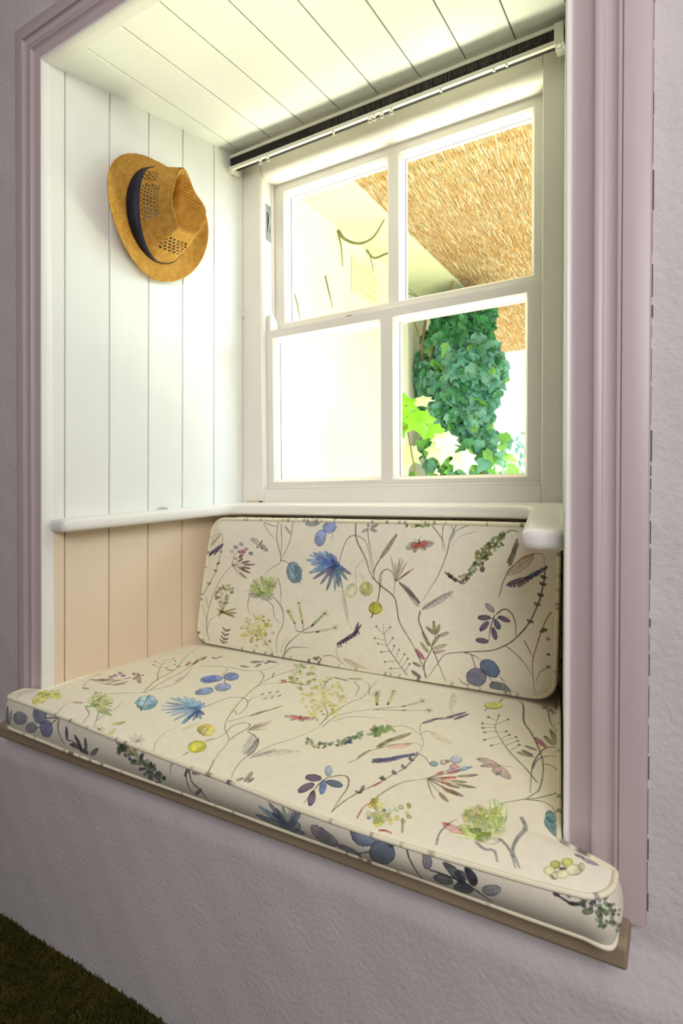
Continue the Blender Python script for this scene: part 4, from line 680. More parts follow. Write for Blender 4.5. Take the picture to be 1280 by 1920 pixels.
[2,1,0,200,9,-1338,-582,39,4,-39,-34],[1,1,14.8,253,6,-1099,-242,-69,-28],[1,0,9.4,254,8,-1099,-242,-45,-18],[2,1,0,2,6,-1158,-266,4,0,-4,-3],
[1,1,14.8,253,6,-1099,-242,79,5],[1,0,9.4,254,8,-1099,-242,51,3],[2,1,0,2,6,-1032,-238,4,0,-4,-2],[1,1,10.8,253,6,-1099,-242,-27,-45],[1,0,6.8,254,8,-1099,-242,-18,-29],
[2,1,0,2,6,-1122,-280,4,0,-4,-3],[1,1,10.8,253,6,-1099,-242,38,-29],[1,0,6.8,254,8,-1099,-242,25,-19],[2,1,0,2,6,-1066,-267,4,1,-4,-4],[0,0,2.08,1,9,-1099,-242,0,19],
[0,0,0.52,1,7,-1099,-230,-33,12],[0,0,0.52,1,7,-1098,-230,10,30],[0,0,1.43,0,9,-1036,-149,43,-48,24,-37,7,-36],[0,0,1.17,0,9,-977,-148,-2,-71,7,-52],
[0,0,1.82,68,9,-911,-146,-27,-64,-16,-75,-39,-99,-48,-80,-33,-56],[0,0,1.87,68,6,-847,-145,-61,-27,-38,-60],[0,0,1.7,255,4,-810,-173,-82,-28,-38,-46],
[0,0,1.3,68,9,-938,-150,19,-37,-19,-45],[2,1,0,256,8,-1140,-158,5,-4,-9,-1],[2,1,0,257,8,-1071,-154,-6,-5,3,8],[2,1,0,258,8,-1105,-149,6,-5,-10,0],
[2,1,0,145,8,-1116,-153,3,-3,-8,-2],[2,1,0,259,8,-1064,-150,-2,-6,-6,8],[2,1,0,260,8,-1052,-151,0,-5,-7,5],[2,1,0,261,8,-1122,-158,4,-4,-10,-1],
[2,1,0,144,8,-1168,-150,-6,-3,1,9],[2,1,0,262,8,-1071,-154,-3,-4,-1,6],[2,1,0,263,8,-1054,-154,-4,-4,0,9],[2,1,0,264,8,-1114,-154,7,-3,-10,-3],
[2,1,0,157,8,-1111,-154,-5,-6,0,9],[2,1,0,145,8,-1083,-157,-5,-2,3,8],[2,1,0,265,8,-1124,-150,2,-4,-9,2],[2,1,0,266,8,-1096,-154,-7,-4,3,10],
[2,1,0,183,8,-1168,-157,3,-6,-10,3],[0,0,1.69,0,9,-674,-176,28,12,28,-8],[2,1,0,267,8,-784,-288,-5,-6,1,10],[2,1,0,179,8,-756,-230,7,-1,-7,-5],
[2,1,0,268,8,-726,-200,-9,-2,7,9],[2,1,0,269,8,-697,-222,-5,-2,2,9],[2,1,0,270,8,-776,-293,-6,-3,2,8],[2,1,0,271,8,-698,-184,8,-1,-10,-7],
[2,1,0,272,8,-771,-274,3,-7,-8,5],[2,1,0,148,8,-798,-274,-2,-10,-4,10],[2,1,0,184,8,-780,-272,-7,-6,3,10],[2,1,0,273,8,-688,-232,4,-6,-11,3],
[2,1,0,274,8,-801,-267,1,-9,-10,8],[2,1,0,152,8,-721,-229,9,-1,-10,-5],[2,1,0,275,8,-766,-281,-8,-2,6,11],[2,1,0,276,8,-780,-266,-5,-4,0,10],
[2,1,0,277,8,-769,-268,-9,0,9,6],[2,1,0,278,8,-738,-214,1,-8,-7,7],[2,1,0,279,8,-701,-188,-5,-7,0,10],[2,1,0,280,8,-770,-264,-9,-2,7,11],
[2,1,0,281,8,-746,-277,-8,-3,6,8],[2,1,0,178,8,-747,-230,-8,-3,6,12],[2,1,0,32,8,-769,-259,3,-9,-12,6],[2,1,0,154,8,-719,-240,0,-6,-8,6],
[2,1,0,282,8,-702,-198,-4,-4,-2,10],[2,1,0,157,8,-755,-298,-3,-6,-3,9],[2,1,0,268,8,-692,-204,6,-4,-12,-3],[2,1,0,268,8,-761,-292,3,-10,-11,7],
[2,1,0,283,8,-776,-294,-8,-3,6,9],[2,1,0,174,8,-755,-247,-10,-1,9,10],[2,1,0,284,8,-716,-200,-5,-4,2,9],[2,1,0,271,8,-782,-289,4,-3,-9,-4],
[2,1,0,285,8,-803,-304,-10,0,9,8],[2,1,0,286,8,-750,-228,-6,-7,-2,13],[2,1,0,161,8,-788,-305,-6,-1,4,7],[2,1,0,287,8,-692,-197,4,-5,-11,1],
[2,1,0,239,8,-750,-248,-8,-1,8,11],[2,1,0,152,8,-806,-275,10,-1,-12,-9],[2,1,0,149,8,-760,-273,2,-6,-10,3],[2,1,0,288,8,-754,-283,-7,-5,3,10],
[2,1,0,289,8,-768,-262,-9,-5,5,13],[2,1,0,144,8,-682,-185,1,-7,-9,6],[2,1,0,48,8,-722,-256,-2,-7,-6,9],[2,1,0,290,8,-698,-194,-6,-9,-1,14],
[2,1,0,291,8,-762,-273,-1,-5,-5,6],[2,1,0,284,8,-800,-296,-1,-7,-6,7],[2,1,0,32,8,-784,-254,-4,-3,0,8],[2,1,0,292,8,-786,-281,6,0,-6,-7],
[2,1,0,293,8,-713,-227,6,-3,-9,-4],[2,1,0,158,8,-794,-295,-10,-1,10,7],[2,1,0,294,8,-731,-208,-2,-8,-5,9],[2,1,0,160,8,-807,-292,-5,-8,-3,12],
[2,1,0,239,8,-744,-241,2,-8,-9,7],[2,1,0,48,8,-724,-238,-8,-1,8,10],[2,1,0,288,8,-686,-198,4,-8,-12,5],[2,1,0,295,8,-704,-241,-5,-7,0,10],
[2,1,0,67,8,-748,-265,-2,-7,-5,10],[2,1,0,296,8,-733,-222,5,-4,-10,-3],[2,1,0,178,8,-783,-298,5,-6,-12,-1],[2,1,0,32,8,-780,-299,-4,-2,2,9],
[2,1,0,297,8,-701,-200,-6,-6,-1,12],[2,1,0,169,8,-759,-296,6,-1,-9,-9],[2,1,0,277,8,-776,-263,5,-5,-11,-1],[2,1,0,187,8,-759,-284,-5,-2,4,8],
[2,1,0,268,8,-769,-256,-9,0,8,7],[2,1,0,289,8,-758,-244,7,-2,-9,-3],[2,1,0,277,8,-761,-270,2,-8,-8,6],[2,1,0,298,8,-688,-179,-10,-3,6,12],
[2,1,0,299,8,-729,-242,6,-6,-10,1],[2,1,0,300,8,-771,-251,0,-9,-10,8],[2,1,0,301,8,-691,-230,7,-6,-11,2],[2,1,0,270,8,-707,-208,7,-6,-11,0],
[2,1,0,148,8,-740,-245,1,-9,-6,9],[2,1,0,166,8,-787,-279,7,-6,-11,2],[2,1,0,302,8,-761,-300,2,-5,-10,1],[2,1,0,303,8,-686,-188,0,-10,-8,8],
[2,1,0,268,8,-758,-240,-5,-4,0,12],[2,1,0,304,8,-759,-277,-7,-3,4,8],[2,1,0,144,8,-753,-231,1,-7,-8,6],[2,1,0,277,8,-712,-218,-3,-5,-3,10],
[2,1,0,291,8,-709,-214,-6,-8,1,11],[2,1,0,270,8,-775,-287,-7,-5,3,10],[2,1,0,305,8,-764,-240,8,-6,-14,-1],[2,1,0,187,8,-716,-226,-4,-4,0,10],
[2,1,0,300,8,-768,-278,-9,-6,5,14],[2,1,0,171,8,-719,-232,1,-5,-10,3],[2,1,0,306,8,-740,-276,7,-5,-13,-2],[2,1,0,307,8,-874,-402,-2,-4,-5,6],
[2,1,0,308,8,-781,-300,5,0,-6,-5],[2,1,0,309,8,-845,-396,3,-4,-9,0],[2,1,0,310,8,-881,-420,6,-2,-8,-3],[2,1,0,311,8,-871,-407,-1,-7,-5,7],
[2,1,0,312,8,-786,-303,-4,-4,0,10],[2,1,0,313,8,-858,-382,-8,-5,3,12],[2,1,0,314,8,-869,-381,6,-1,-8,-6],[2,1,0,315,8,-782,-321,-6,0,6,5],
[2,1,0,316,8,-880,-390,-6,-4,2,10],[2,1,0,317,8,-823,-333,1,-6,-9,5],[2,1,0,318,8,-778,-320,2,-8,-8,6],[2,1,0,319,8,-800,-327,-6,-3,3,10],
[2,1,0,320,8,-760,-282,4,-3,-9,-1],[2,1,0,321,8,-809,-352,3,-4,-8,0],[2,1,0,316,8,-765,-303,5,-6,-10,2],[2,1,0,322,8,-838,-366,8,0,-8,-5],
[2,1,0,323,8,-811,-326,-3,-8,-2,10],[2,1,0,324,8,-842,-376,-7,0,7,5],[2,1,0,325,8,-852,-394,-6,-4,2,10],[2,1,0,326,8,-852,-397,7,-1,-8,-4],
[2,1,0,318,8,-891,-390,5,-2,-8,-4],[2,1,0,325,8,-810,-316,1,-5,-6,3],[2,1,0,246,8,-855,-394,7,-4,-11,-1],[2,1,0,327,8,-790,-314,3,-5,-9,0],
[2,1,0,328,8,-832,-345,-1,-6,-7,7],[2,1,0,184,8,-836,-374,-4,-5,-1,8],[2,1,0,329,8,-860,-391,-2,-6,-4,8],[2,1,0,317,8,-840,-381,2,-7,-8,5],
[2,1,0,330,8,-854,-398,6,-5,-9,2],[2,1,0,331,8,-861,-398,5,0,-6,-8],[2,1,0,233,8,-866,-393,-4,-8,-4,11],[2,1,0,332,8,-880,-391,4,-5,-11,0],
[2,1,0,333,8,-812,-350,-2,-8,-6,9],[2,1,0,312,8,-854,-410,2,-4,-8,0],[2,1,0,334,8,-890,-414,7,-4,-9,0],[2,1,0,280,8,-821,-361,7,-5,-12,-2],
[2,1,0,335,8,-816,-343,1,-8,-6,7],[2,1,0,326,8,-767,-292,1,-7,-7,6],[2,1,0,326,8,-869,-419,1,-6,-9,5],[2,1,0,336,8,-829,-342,-2,-6,-5,8],
[2,1,0,144,8,-777,-318,5,-2,-9,-4],[2,1,0,337,8,-792,-330,5,-7,-9,3],[2,1,0,326,8,-877,-413,-2,-5,-7,7],[2,1,0,338,8,-813,-334,5,-2,-8,-4],
[2,1,0,246,8,-852,-379,-7,-3,6,7],[2,1,0,307,8,-819,-352,1,-6,-8,3],[2,1,0,316,8,-832,-374,5,-6,-10,2],[2,1,0,156,8,-816,-328,8,0,-8,-6],
[2,1,0,336,8,-867,-394,-5,-4,2,8],[2,1,0,339,8,-794,-324,8,-4,-12,-2],[2,1,0,149,8,-842,-355,2,-4,-9,1],[2,1,0,340,8,-814,-334,6,-1,-8,-5],
[2,1,0,341,8,-835,-351,5,0,-6,-6],[2,1,0,342,8,-859,-401,3,-7,-8,5],[2,1,0,343,8,-863,-382,8,-2,-11,-6],[2,1,0,344,8,-817,-321,-7,-5,2,11],
[2,1,0,335,8,-798,-330,4,-2,-7,-2],[2,1,0,345,8,-777,-329,4,-3,-7,-2],[2,1,0,344,8,-769,-292,-8,-1,8,8],[0,0,1.95,1,9,-962,-374,32,-25,34,-16],
[2,1,0,346,8,-910,-403,6,-2,-8,-3],[2,1,0,347,8,-945,-390,-2,-5,-2,7],[2,1,0,315,8,-930,-388,5,-2,-6,-2],[2,1,0,199,8,-941,-393,-5,-3,2,8],
[2,1,0,194,8,-944,-384,-2,-3,-4,6],[2,1,0,348,8,-917,-408,5,-3,-8,-3],[2,1,0,348,8,-912,-403,3,-6,-9,3],[2,1,0,349,8,-902,-406,-4,-2,0,7],
[2,1,0,199,8,-926,-393,-7,-3,4,9],[2,1,0,349,8,-932,-386,4,-4,-7,1],[2,1,0,320,8,-937,-395,7,-1,-8,-6],[2,1,0,350,8,-944,-378,-1,-5,-4,7],
[2,1,0,334,8,-930,-398,-3,-4,-2,9],[2,1,0,351,8,-909,-414,-1,-5,-4,5],[2,1,0,347,8,-938,-385,0,-5,-6,5],[2,1,0,322,8,-923,-403,3,-2,-6,-2],
[2,1,0,2,8,-779,-349,12,1,-12,-14],[1,1,9,352,8,-656,-328,34,128],[1,1,7.2,353,7,-666,-314,51,94],[1,1,18,354,6,-666,-364,116,88],
[0,0,1.3,0,9,-701,-466,21,73,34,59,55,52,61,18,22,-14,5,-41],[0,0,2.08,355,6,-604,-290,54,20],[1,1,5.4,356,8,-659,-408,-5,-12],[1,1,5.4,357,8,-644,-405,-7,-19],
[1,1,5.4,358,8,-629,-400,-5,-24],[1,1,5.4,359,8,-614,-394,2,-27],[1,1,5.4,360,8,-599,-387,-4,-29],[1,1,5.4,361,8,-584,-379,-6,-29],[1,1,5.4,362,8,-570,-371,-6,-26],
[1,1,5.4,363,8,-555,-362,-6,-22],[1,1,5.4,360,8,-540,-352,0,-16],[1,1,5.4,364,8,-526,-342,-7,-9],[1,1,5.4,365,8,-512,-332,-6,-1],[1,1,5.4,366,8,-498,-321,-2,3],
[1,1,8.1,3,8,-662,-407,92,36],[1,1,8.1,229,8,-584,-379,93,57],
[0,0,1.69,1,9,-501,-326,-6,-62,-13,-66,-13,-42,-37,-84,-54,-70,-48,-41,-72,-35,-133,-25,-85,-23,-40,-50,-52,-77],[1,1,5.4,2,8,-507,-374,-15,13],
[1,1,5.4,2,8,-507,-374,12,9],[1,1,5.4,2,8,-510,-405,-15,13],[1,1,5.4,2,8,-510,-405,12,9],[1,1,5.4,2,8,-520,-454,-14,13],[1,1,5.4,2,8,-520,-454,12,10],
[1,1,5.4,2,8,-533,-496,-15,12],[1,1,5.4,2,8,-533,-496,12,9],[1,1,5.4,2,8,-563,-576,-15,12],[1,1,5.4,2,8,-563,-576,12,10],[2,1,0,367,8,-744,-526,9,10,11,-28],
[2,1,0,368,9,-772,-574,31,3,-31,-16],[2,1,0,3,9,-680,-571,27,-9,-32,-2],[2,1,0,369,9,-771,-615,20,25,-10,-32],[2,1,0,3,9,-724,-644,8,-28,-20,24],
[2,1,0,370,9,-782,-684,31,0,-32,-13],[2,1,0,229,9,-710,-601,12,7,-1,-28],[0,0,1.43,1,9,-722,-557,-18,-56,-11,-73],[0,0,1.17,1,9,-722,-575,-36,3],
[0,0,1.04,1,9,-726,-583,32,18],[0,0,1.82,371,9,-715,-553,35,27,32,-13,20,-47,1,-57],[2,1,0,372,9,-746,-810,43,-24,-63,-10],[2,1,0,373,9,-811,-863,49,8,-49,-53],
[2,1,0,374,9,-702,-900,46,-14,-58,-14],[0,0,1.17,1,9,-870,-750,53,-11,30,-18],[0,0,1.17,1,9,-832,-759,19,-60],[0,0,1.04,1,9,-751,-854,22,-25],
[0,0,1.3,1,9,-847,-910,-34,6,-19,20],[0,0,0.91,1,9,-700,-842,21,-22],[1,1,8.1,375,8,-1090,-537,-117,99],[1,1,12.6,376,5,-1098,-553,-83,105],
[1,1,12.6,25,5,-1082,-566,163,103],[0,0,1.04,1,9,-1074,-562,73,56,63,36],[0,0,0.52,1,6,-1074,-558,12,24],[0,0,0.52,1,6,-1074,-558,26,4],[0,0,0.52,1,6,-1169,-466,17,8],
[0,0,0.52,1,6,-1052,-546,12,24],[0,0,0.52,1,6,-1052,-546,25,3],[0,0,0.52,1,6,-1158,-478,14,9],[0,0,0.52,1,6,-1032,-533,12,24],[0,0,0.52,1,6,-1032,-533,26,1],
[0,0,0.52,1,6,-1147,-489,12,10],[0,0,0.52,1,6,-1011,-520,12,23],[0,0,0.52,1,6,-1011,-520,26,-1],[0,0,0.52,1,6,-1136,-500,9,11],[0,0,0.52,1,6,-990,-508,12,24],
[0,0,0.52,1,6,-990,-508,25,-2],[0,0,0.52,1,6,-1125,-512,6,13],[0,0,0.52,1,6,-970,-496,12,24],[0,0,0.52,1,6,-970,-496,26,-4],[0,0,0.52,1,6,-1114,-524,4,15],
[0,0,0.52,1,6,-949,-484,11,24],[0,0,0.52,1,6,-949,-484,25,-5],[0,0,0.52,1,6,-1104,-535,2,16],[0,0,2.47,377,9,-1090,-575,-8,-47,32,-74,40,-63,32,-79,32,-83],
[1,1,7.2,378,8,-1017,-674,-4,60],[1,1,7.2,146,8,-1009,-681,19,51],[1,1,7.2,379,8,-1013,-682,-49,33],[1,1,7.2,380,8,-1046,-746,-36,72],[1,1,7.2,381,8,-1030,-737,40,58],
[1,1,7.2,382,8,-994,-687,52,25],[1,1,7.2,378,8,-1050,-778,-42,48],[1,1,7.2,383,8,-1022,-751,68,27],[1,1,7.2,384,8,-1026,-774,64,20],[1,1,9.9,385,8,-1120,-768,52,-47],
[0,0,1.69,0,9,-1070,-919,-4,76,36,75,29,87,-8,37],[1,1,6.3,386,8,-1136,-840,45,-13],[1,1,8.1,2,7,-1145,-884,50,-28],[0,0,1.04,0,9,-1115,-771,41,-87],
[0,0,1.3,371,9,-1170,-912,-56,71,-47,65,-17,62,-4,55],[0,0,0.65,387,9,-1286,-722,-48,43],[2,1,0,387,8,-1334,-679,6,0,-6,-5],[0,0,0.65,387,9,-1282,-745,-62,4],
[2,1,0,387,8,-1344,-741,6,1,-6,-6],[0,0,0.65,387,9,-1273,-772,-53,5],[2,1,0,387,8,-1326,-767,6,1,-6,-6],[0,0,0.65,387,9,-1260,-798,-48,-11],
[2,1,0,387,8,-1308,-809,6,1,-6,-6],[0,0,0.65,387,9,-1226,-845,-65,-15],[2,1,0,387,8,-1291,-860,6,1,-6,-6],[0,0,0.65,387,9,-1200,-881,-60,-9],
[2,1,0,387,8,-1260,-890,6,1,-6,-6],[0,0,0.65,387,9,-1268,-768,26,40],[2,1,0,387,8,-1242,-728,6,0,-6,-5],[0,0,0.65,387,9,-1251,-805,17,38],
[2,1,0,387,8,-1234,-767,6,1,-6,-6],[0,0,0.65,387,9,-1230,-834,22,50],[2,1,0,387,8,-1208,-784,6,2,-6,-6],[0,0,0.65,387,9,-1212,-859,34,56],
[2,1,0,387,8,-1178,-803,6,1,-6,-6],[0,0,0.65,387,9,-1196,-876,34,52],[2,1,0,387,8,-1162,-824,6,1,-6,-6],[0,0,0.65,387,9,-1183,-898,30,48],
[2,1,0,387,8,-1153,-850,6,0,-6,-5],[0,0,0.65,387,9,-1290,-714,35,40],[2,1,0,387,8,-1255,-674,6,0,-6,-5],[0,0,1.43,0,9,-477,-522,-26,-51,-26,-79,-23,-93,0,-70,10,-89],
[0,0,1.43,388,9,-590,-659,21,-40,17,-33],[0,0,1.17,0,9,-672,-694,48,-33,42,-44,27,-45],[0,0,0.91,0,9,-489,-771,-33,-25,-16,-45],[2,1,0,389,8,-497,-604,-3,-6,-2,8],
[2,1,0,232,8,-516,-611,-9,-4,6,11],[2,1,0,390,8,-505,-603,5,-6,-12,0],[2,1,0,237,8,-507,-609,-4,-6,0,9],[2,1,0,391,8,-511,-607,-6,-5,1,13],
[2,1,0,151,8,-500,-604,-7,-6,3,12],[2,1,0,392,8,-500,-602,4,-3,-8,-3],[1,1,4.5,3,8,-480,-646,-16,4],[1,1,4.5,3,8,-480,-714,-16,3],[1,1,4.5,3,8,-479,-770,-17,4],]
SEAT_PRINT = [[0,0,1.69,143,9,-2274,1915,-70,146,-22,148,-116,213,-36,133],[0,0,1.56,143,9,-2258,1911,-36,173,-10,126,-59,173,5,63],[0,0,1.3,0,9,-2260,1944,51,106,-31,110,-89,150],
[0,0,1.17,0,9,-2331,2055,-101,97,-114,150],[0,0,0.65,0,9,-2465,2192,-78,22],[2,1,0,237,8,-2543,2214,5,2,4,-10],[0,0,0.65,0,9,-2498,2234,-80,23],
[2,1,0,237,8,-2578,2257,5,3,4,-11],[0,0,0.65,0,9,-2532,2277,22,55],[2,1,0,237,8,-2510,2332,5,3,3,-11],[0,0,0.65,0,9,-2494,2236,25,70],[2,1,0,237,8,-2469,2306,6,2,3,-10],
[0,0,0.65,0,9,-2460,2194,34,72],[2,1,0,237,8,-2426,2266,5,2,3,-10],[0,0,0.65,0,9,-2418,2144,-12,64],[2,1,0,237,8,-2430,2208,6,2,2,-10],[1,1,9,385,8,-2349,2272,-28,60],
[1,1,8.2,237,8,-2324,2312,-39,71],[1,1,6.6,237,8,-2354,2387,6,48],[1,1,6.6,393,8,-2409,2189,44,7],[1,1,8.2,25,5,-2227,2078,-25,76],[1,1,6.6,237,8,-2397,2250,32,1],
[1,1,11.1,394,6,-2485,2061,-61,12],[1,0,7,395,8,-2485,2061,-39,8],[2,1,0,2,6,-2537,2072,5,2,4,-10],[1,1,11.1,394,6,-2485,2061,21,18],[1,0,7,395,8,-2485,2061,14,11],
[2,1,0,2,6,-2467,2076,4,2,4,-9],[1,1,8.6,394,6,-2485,2061,25,-53],[1,0,5.5,395,8,-2485,2061,16,-35],[2,1,0,2,6,-2464,2016,4,2,4,-8],[1,1,9.8,394,6,-2485,2061,100,-73],
[1,0,6.2,395,8,-2485,2061,66,-48],[2,1,0,2,6,-2400,1999,4,1,4,-8],[0,0,2.08,1,9,-2485,2061,-31,26],[1,1,5.7,396,8,-2706,2000,-19,-38],[0,0,0.65,0,6,-2684,1911,-41,51],
[1,1,5.7,397,8,-2597,1934,-41,-21],[0,0,0.65,0,6,-2684,1911,46,2],[1,1,5.7,398,8,-2600,1950,-38,-22],[0,0,0.65,0,6,-2684,1911,46,17],[1,1,5.7,399,8,-2572,1945,-34,-26],
[0,0,0.65,0,6,-2684,1911,78,8],[1,1,5.7,399,8,-2514,1916,-37,-23],[0,0,0.65,0,6,-2684,1911,133,-18],[1,1,5.7,400,8,-2558,1965,-38,-23],[0,0,0.65,0,6,-2684,1911,88,31],
[1,1,5.7,401,8,-2527,1956,-33,-25],[0,0,0.65,0,6,-2684,1911,124,20],[1,1,5.7,16,8,-2468,1925,-34,-23],[0,0,0.65,0,6,-2684,1911,182,-9],[1,1,5.7,402,8,-2512,1976,-30,-29],
[0,0,0.65,0,6,-2684,1911,142,36],[1,1,5.7,403,8,-2458,1949,-33,-26],[0,0,0.65,0,6,-2684,1911,193,12],[1,1,5.7,404,8,-2450,1957,-25,-31],[0,0,0.65,0,6,-2684,1911,209,15],
[1,1,5.7,405,8,-2465,1985,-19,-37],[0,0,0.65,0,6,-2684,1911,200,37],[1,1,5.7,400,8,-2492,2024,-27,-32],[0,0,0.65,0,6,-2684,1911,165,81],
[2,1,0,406,8,-2605,2007,12,5,5,-18],[2,1,0,407,8,-2611,2044,12,5,5,-19],[2,1,0,408,8,-2605,1980,12,6,5,-18],[2,1,0,409,8,-2562,2026,12,6,4,-19],
[1,1,5.7,410,8,-2612,1816,52,1],[0,0,0.91,0,9,-2675,1910,23,-51,44,-41],[2,0,0,36,7,-2388,1753,62,29,-1,-75],[1,1,9,55,8,-2382,1723,-50,99],
[0,0,0.39,32,6,-2399,1758,-31,60],[1,1,9,411,8,-2308,1679,118,-10],[0,0,0.39,32,6,-2266,1675,71,-5],[1,1,8.9,151,8,-2344,1706,42,53],[0,0,0.39,32,6,-2328,1725,25,32],
[1,1,8.8,64,8,-2334,1698,62,36],[0,0,0.39,32,6,-2312,1711,38,21],[1,1,8.8,116,8,-2325,1690,83,15],[0,0,0.39,32,6,-2295,1695,50,9],[1,1,8.7,412,8,-2315,1681,105,-5],
[0,0,0.39,32,6,-2276,1679,62,-3],[1,1,8.6,413,8,-2354,1709,18,63],[0,0,0.39,32,6,-2348,1731,11,38],[1,1,8.6,52,8,-2362,1712,0,70],[0,0,0.39,32,6,-2362,1737,0,43],
[1,1,8.5,414,8,-2395,1725,-85,103],[0,0,0.39,32,6,-2425,1760,-51,64],[1,1,8.4,415,8,-2348,1702,33,44],[0,0,0.39,32,6,-2336,1718,20,26],[1,1,8.4,30,8,-2350,1703,27,48],
[0,0,0.39,32,6,-2340,1720,16,29],[1,1,8.3,416,8,-2351,1703,25,46],[0,0,0.39,32,6,-2342,1719,15,28],[1,1,8.2,205,8,-2322,1684,88,1],[0,0,0.39,32,6,-2291,1684,53,1],
[1,1,8.2,64,8,-2377,1716,-39,81],[0,0,0.39,32,6,-2390,1744,-24,49],[1,1,8.1,417,8,-2365,1710,-9,64],[0,0,0.39,32,6,-2368,1732,-6,39],[1,1,8,418,8,-2336,1691,58,17],
[0,0,0.39,32,6,-2315,1697,35,11],[1,1,8,419,8,-2401,1720,-100,93],[0,0,0.39,32,6,-2436,1752,-60,56],[1,1,7.9,420,8,-2381,1716,-49,78],[0,0,0.39,32,6,-2398,1743,-30,48],
[1,1,7.8,421,8,-2399,1720,-94,92],[0,0,0.39,32,6,-2432,1752,-57,56],[1,1,7.8,50,8,-2358,1703,6,47],[0,0,0.39,32,6,-2356,1720,4,28],[1,1,7.7,422,8,-2342,1692,45,19],
[0,0,0.39,32,6,-2326,1698,27,12],[1,1,7.6,205,8,-2371,1708,-23,59],[0,0,0.39,32,6,-2379,1729,-13,35],[1,1,7.6,261,8,-2342,1692,45,20],[0,0,0.39,32,6,-2326,1699,27,13],
[1,1,7.5,423,8,-2340,1690,48,17],[0,0,0.39,32,6,-2323,1696,29,10],[1,1,7.4,424,8,-2383,1710,-53,64],[0,0,0.39,32,6,-2401,1732,-32,39],[1,1,7.4,44,8,-2358,1699,8,38],
[0,0,0.39,32,6,-2356,1712,5,23],[1,1,7.3,425,8,-2369,1703,-18,48],[0,0,0.39,32,6,-2375,1720,-11,28],[1,1,7.2,51,8,-2376,1707,-37,57],[0,0,0.39,32,6,-2389,1727,-22,34],
[1,1,7.2,116,8,-2374,1706,-33,56],[0,0,0.39,32,6,-2386,1726,-19,34],[1,1,7.1,426,8,-2373,1703,-29,49],[0,0,0.39,32,6,-2384,1720,-17,30],[1,1,7,38,8,-2347,1690,32,14],
[0,0,0.39,32,6,-2336,1695,20,9],[1,1,7,427,8,-2360,1696,1,30],[0,0,0.39,32,6,-2360,1706,1,18],[1,1,6.9,428,8,-2375,1701,-33,43],[0,0,0.39,32,6,-2386,1716,-20,26],
[1,1,6.8,429,8,-2354,1692,15,22],[0,0,0.39,32,6,-2349,1700,9,13],[1,1,7.4,203,8,-2396,1677,52,25],[1,1,7.4,203,8,-2399,1706,62,8],[0,0,1.17,0,9,-2420,1814,80,55,78,45],
[0,0,1.17,68,9,-2470,1582,-34,65,10,46],[1,1,7.4,430,7,-2492,1683,54,15],[0,0,2.04,431,7,-2384,1672,73,-34,29,-42,30,-37],[0,0,1.87,431,7,-2292,1676,72,-70,37,-44],
[0,0,1.7,431,7,-2220,1606,-16,68,-3,57,-39,63],[2,1,0,432,8,-2766,1707,21,-15,-43,14],[2,1,0,433,8,-2704,1627,10,-13,-47,24],[2,1,0,434,8,-2743,1684,37,-10,-18,-12],
[2,1,0,435,8,-2637,1694,-2,-10,-39,31],[2,1,0,435,8,-2706,1617,22,-11,-26,5],[2,1,0,436,8,-2690,1670,-8,-5,-19,21],[2,1,0,437,8,-2694,1676,30,-22,-47,20],
[2,1,0,438,8,-2748,1676,35,-19,-39,6],[2,1,0,439,8,-2728,1647,16,-17,-45,24],[2,1,0,440,8,-2673,1640,18,2,13,-24],[2,1,0,441,8,-2640,1702,16,-17,-50,26],
[2,1,0,442,8,-2717,1626,0,-11,-42,31],[2,1,0,443,8,-2704,1689,9,-19,-31,28],[2,1,0,444,8,-2686,1683,20,-13,-30,7],[2,1,0,445,8,-2781,1700,-15,-6,-24,30],
[2,1,0,446,8,-2688,1618,-2,-7,-32,25],[2,1,0,234,8,-2730,1667,19,1,10,-22],[2,1,0,447,8,-2654,1684,25,-16,-33,9],[2,1,0,448,8,-2682,1699,39,-23,-44,18],
[2,1,0,441,8,-2689,1726,19,-5,4,-19],[2,1,0,449,8,-2775,1717,6,-15,-49,34],[2,1,0,441,8,-2703,1650,33,-24,-55,24],[2,1,0,450,8,-2734,1665,21,-23,-53,32],
[2,1,0,451,8,-2718,1716,34,-19,-37,9],[2,1,0,452,8,-2696,1617,27,-15,-35,5],[2,1,0,453,8,-2694,1698,37,-13,-26,-2],[0,0,0.78,0,9,-2838,1608,-14,51,36,21],
[0,0,1.04,454,9,-2853,1613,-15,39],[2,1,0,201,6,-2134,1574,11,5,3,-15],[2,1,0,201,6,-2126,1558,23,-13,-25,7],[2,1,0,201,6,-2146,1556,4,-13,-19,19],
[2,1,0,201,6,-2166,1571,-20,5,13,5],[2,1,0,201,6,-2158,1582,-17,17,28,-17],[2,1,0,203,8,-2146,1568,6,3,3,-9],[1,1,11.5,455,8,-2126,1616,45,39],
[1,1,9.8,441,8,-2064,1544,-13,52],[1,1,6.6,203,5,-2105,1626,24,20],[2,1,0,456,3,-1890,1579,12,5,-2,-14],[2,1,0,456,3,-1881,1562,23,-10,-20,2],
[2,1,0,456,3,-1893,1550,18,-18,-25,18],[2,1,0,456,3,-1917,1554,-1,-13,-12,19],[2,1,0,456,3,-1936,1570,-20,2,12,7],[2,1,0,456,3,-1934,1586,-25,16,27,-11],
[2,1,0,456,3,-1914,1590,-10,18,21,-22],[2,1,0,457,6,-1899,1565,6,3,2,-10],[2,1,0,458,9,-2155,1831,40,30,29,-85],[2,1,0,459,8,-2172,1833,18,14,42,-62],
[2,1,0,460,7,-2150,1854,21,5,34,-57],[0,0,1.3,461,9,-2222,1906,61,-78,50,-66],[0,0,1.82,461,9,-2141,1787,39,-31],[1,0,9,462,8,-1882,1889,-179,-55],
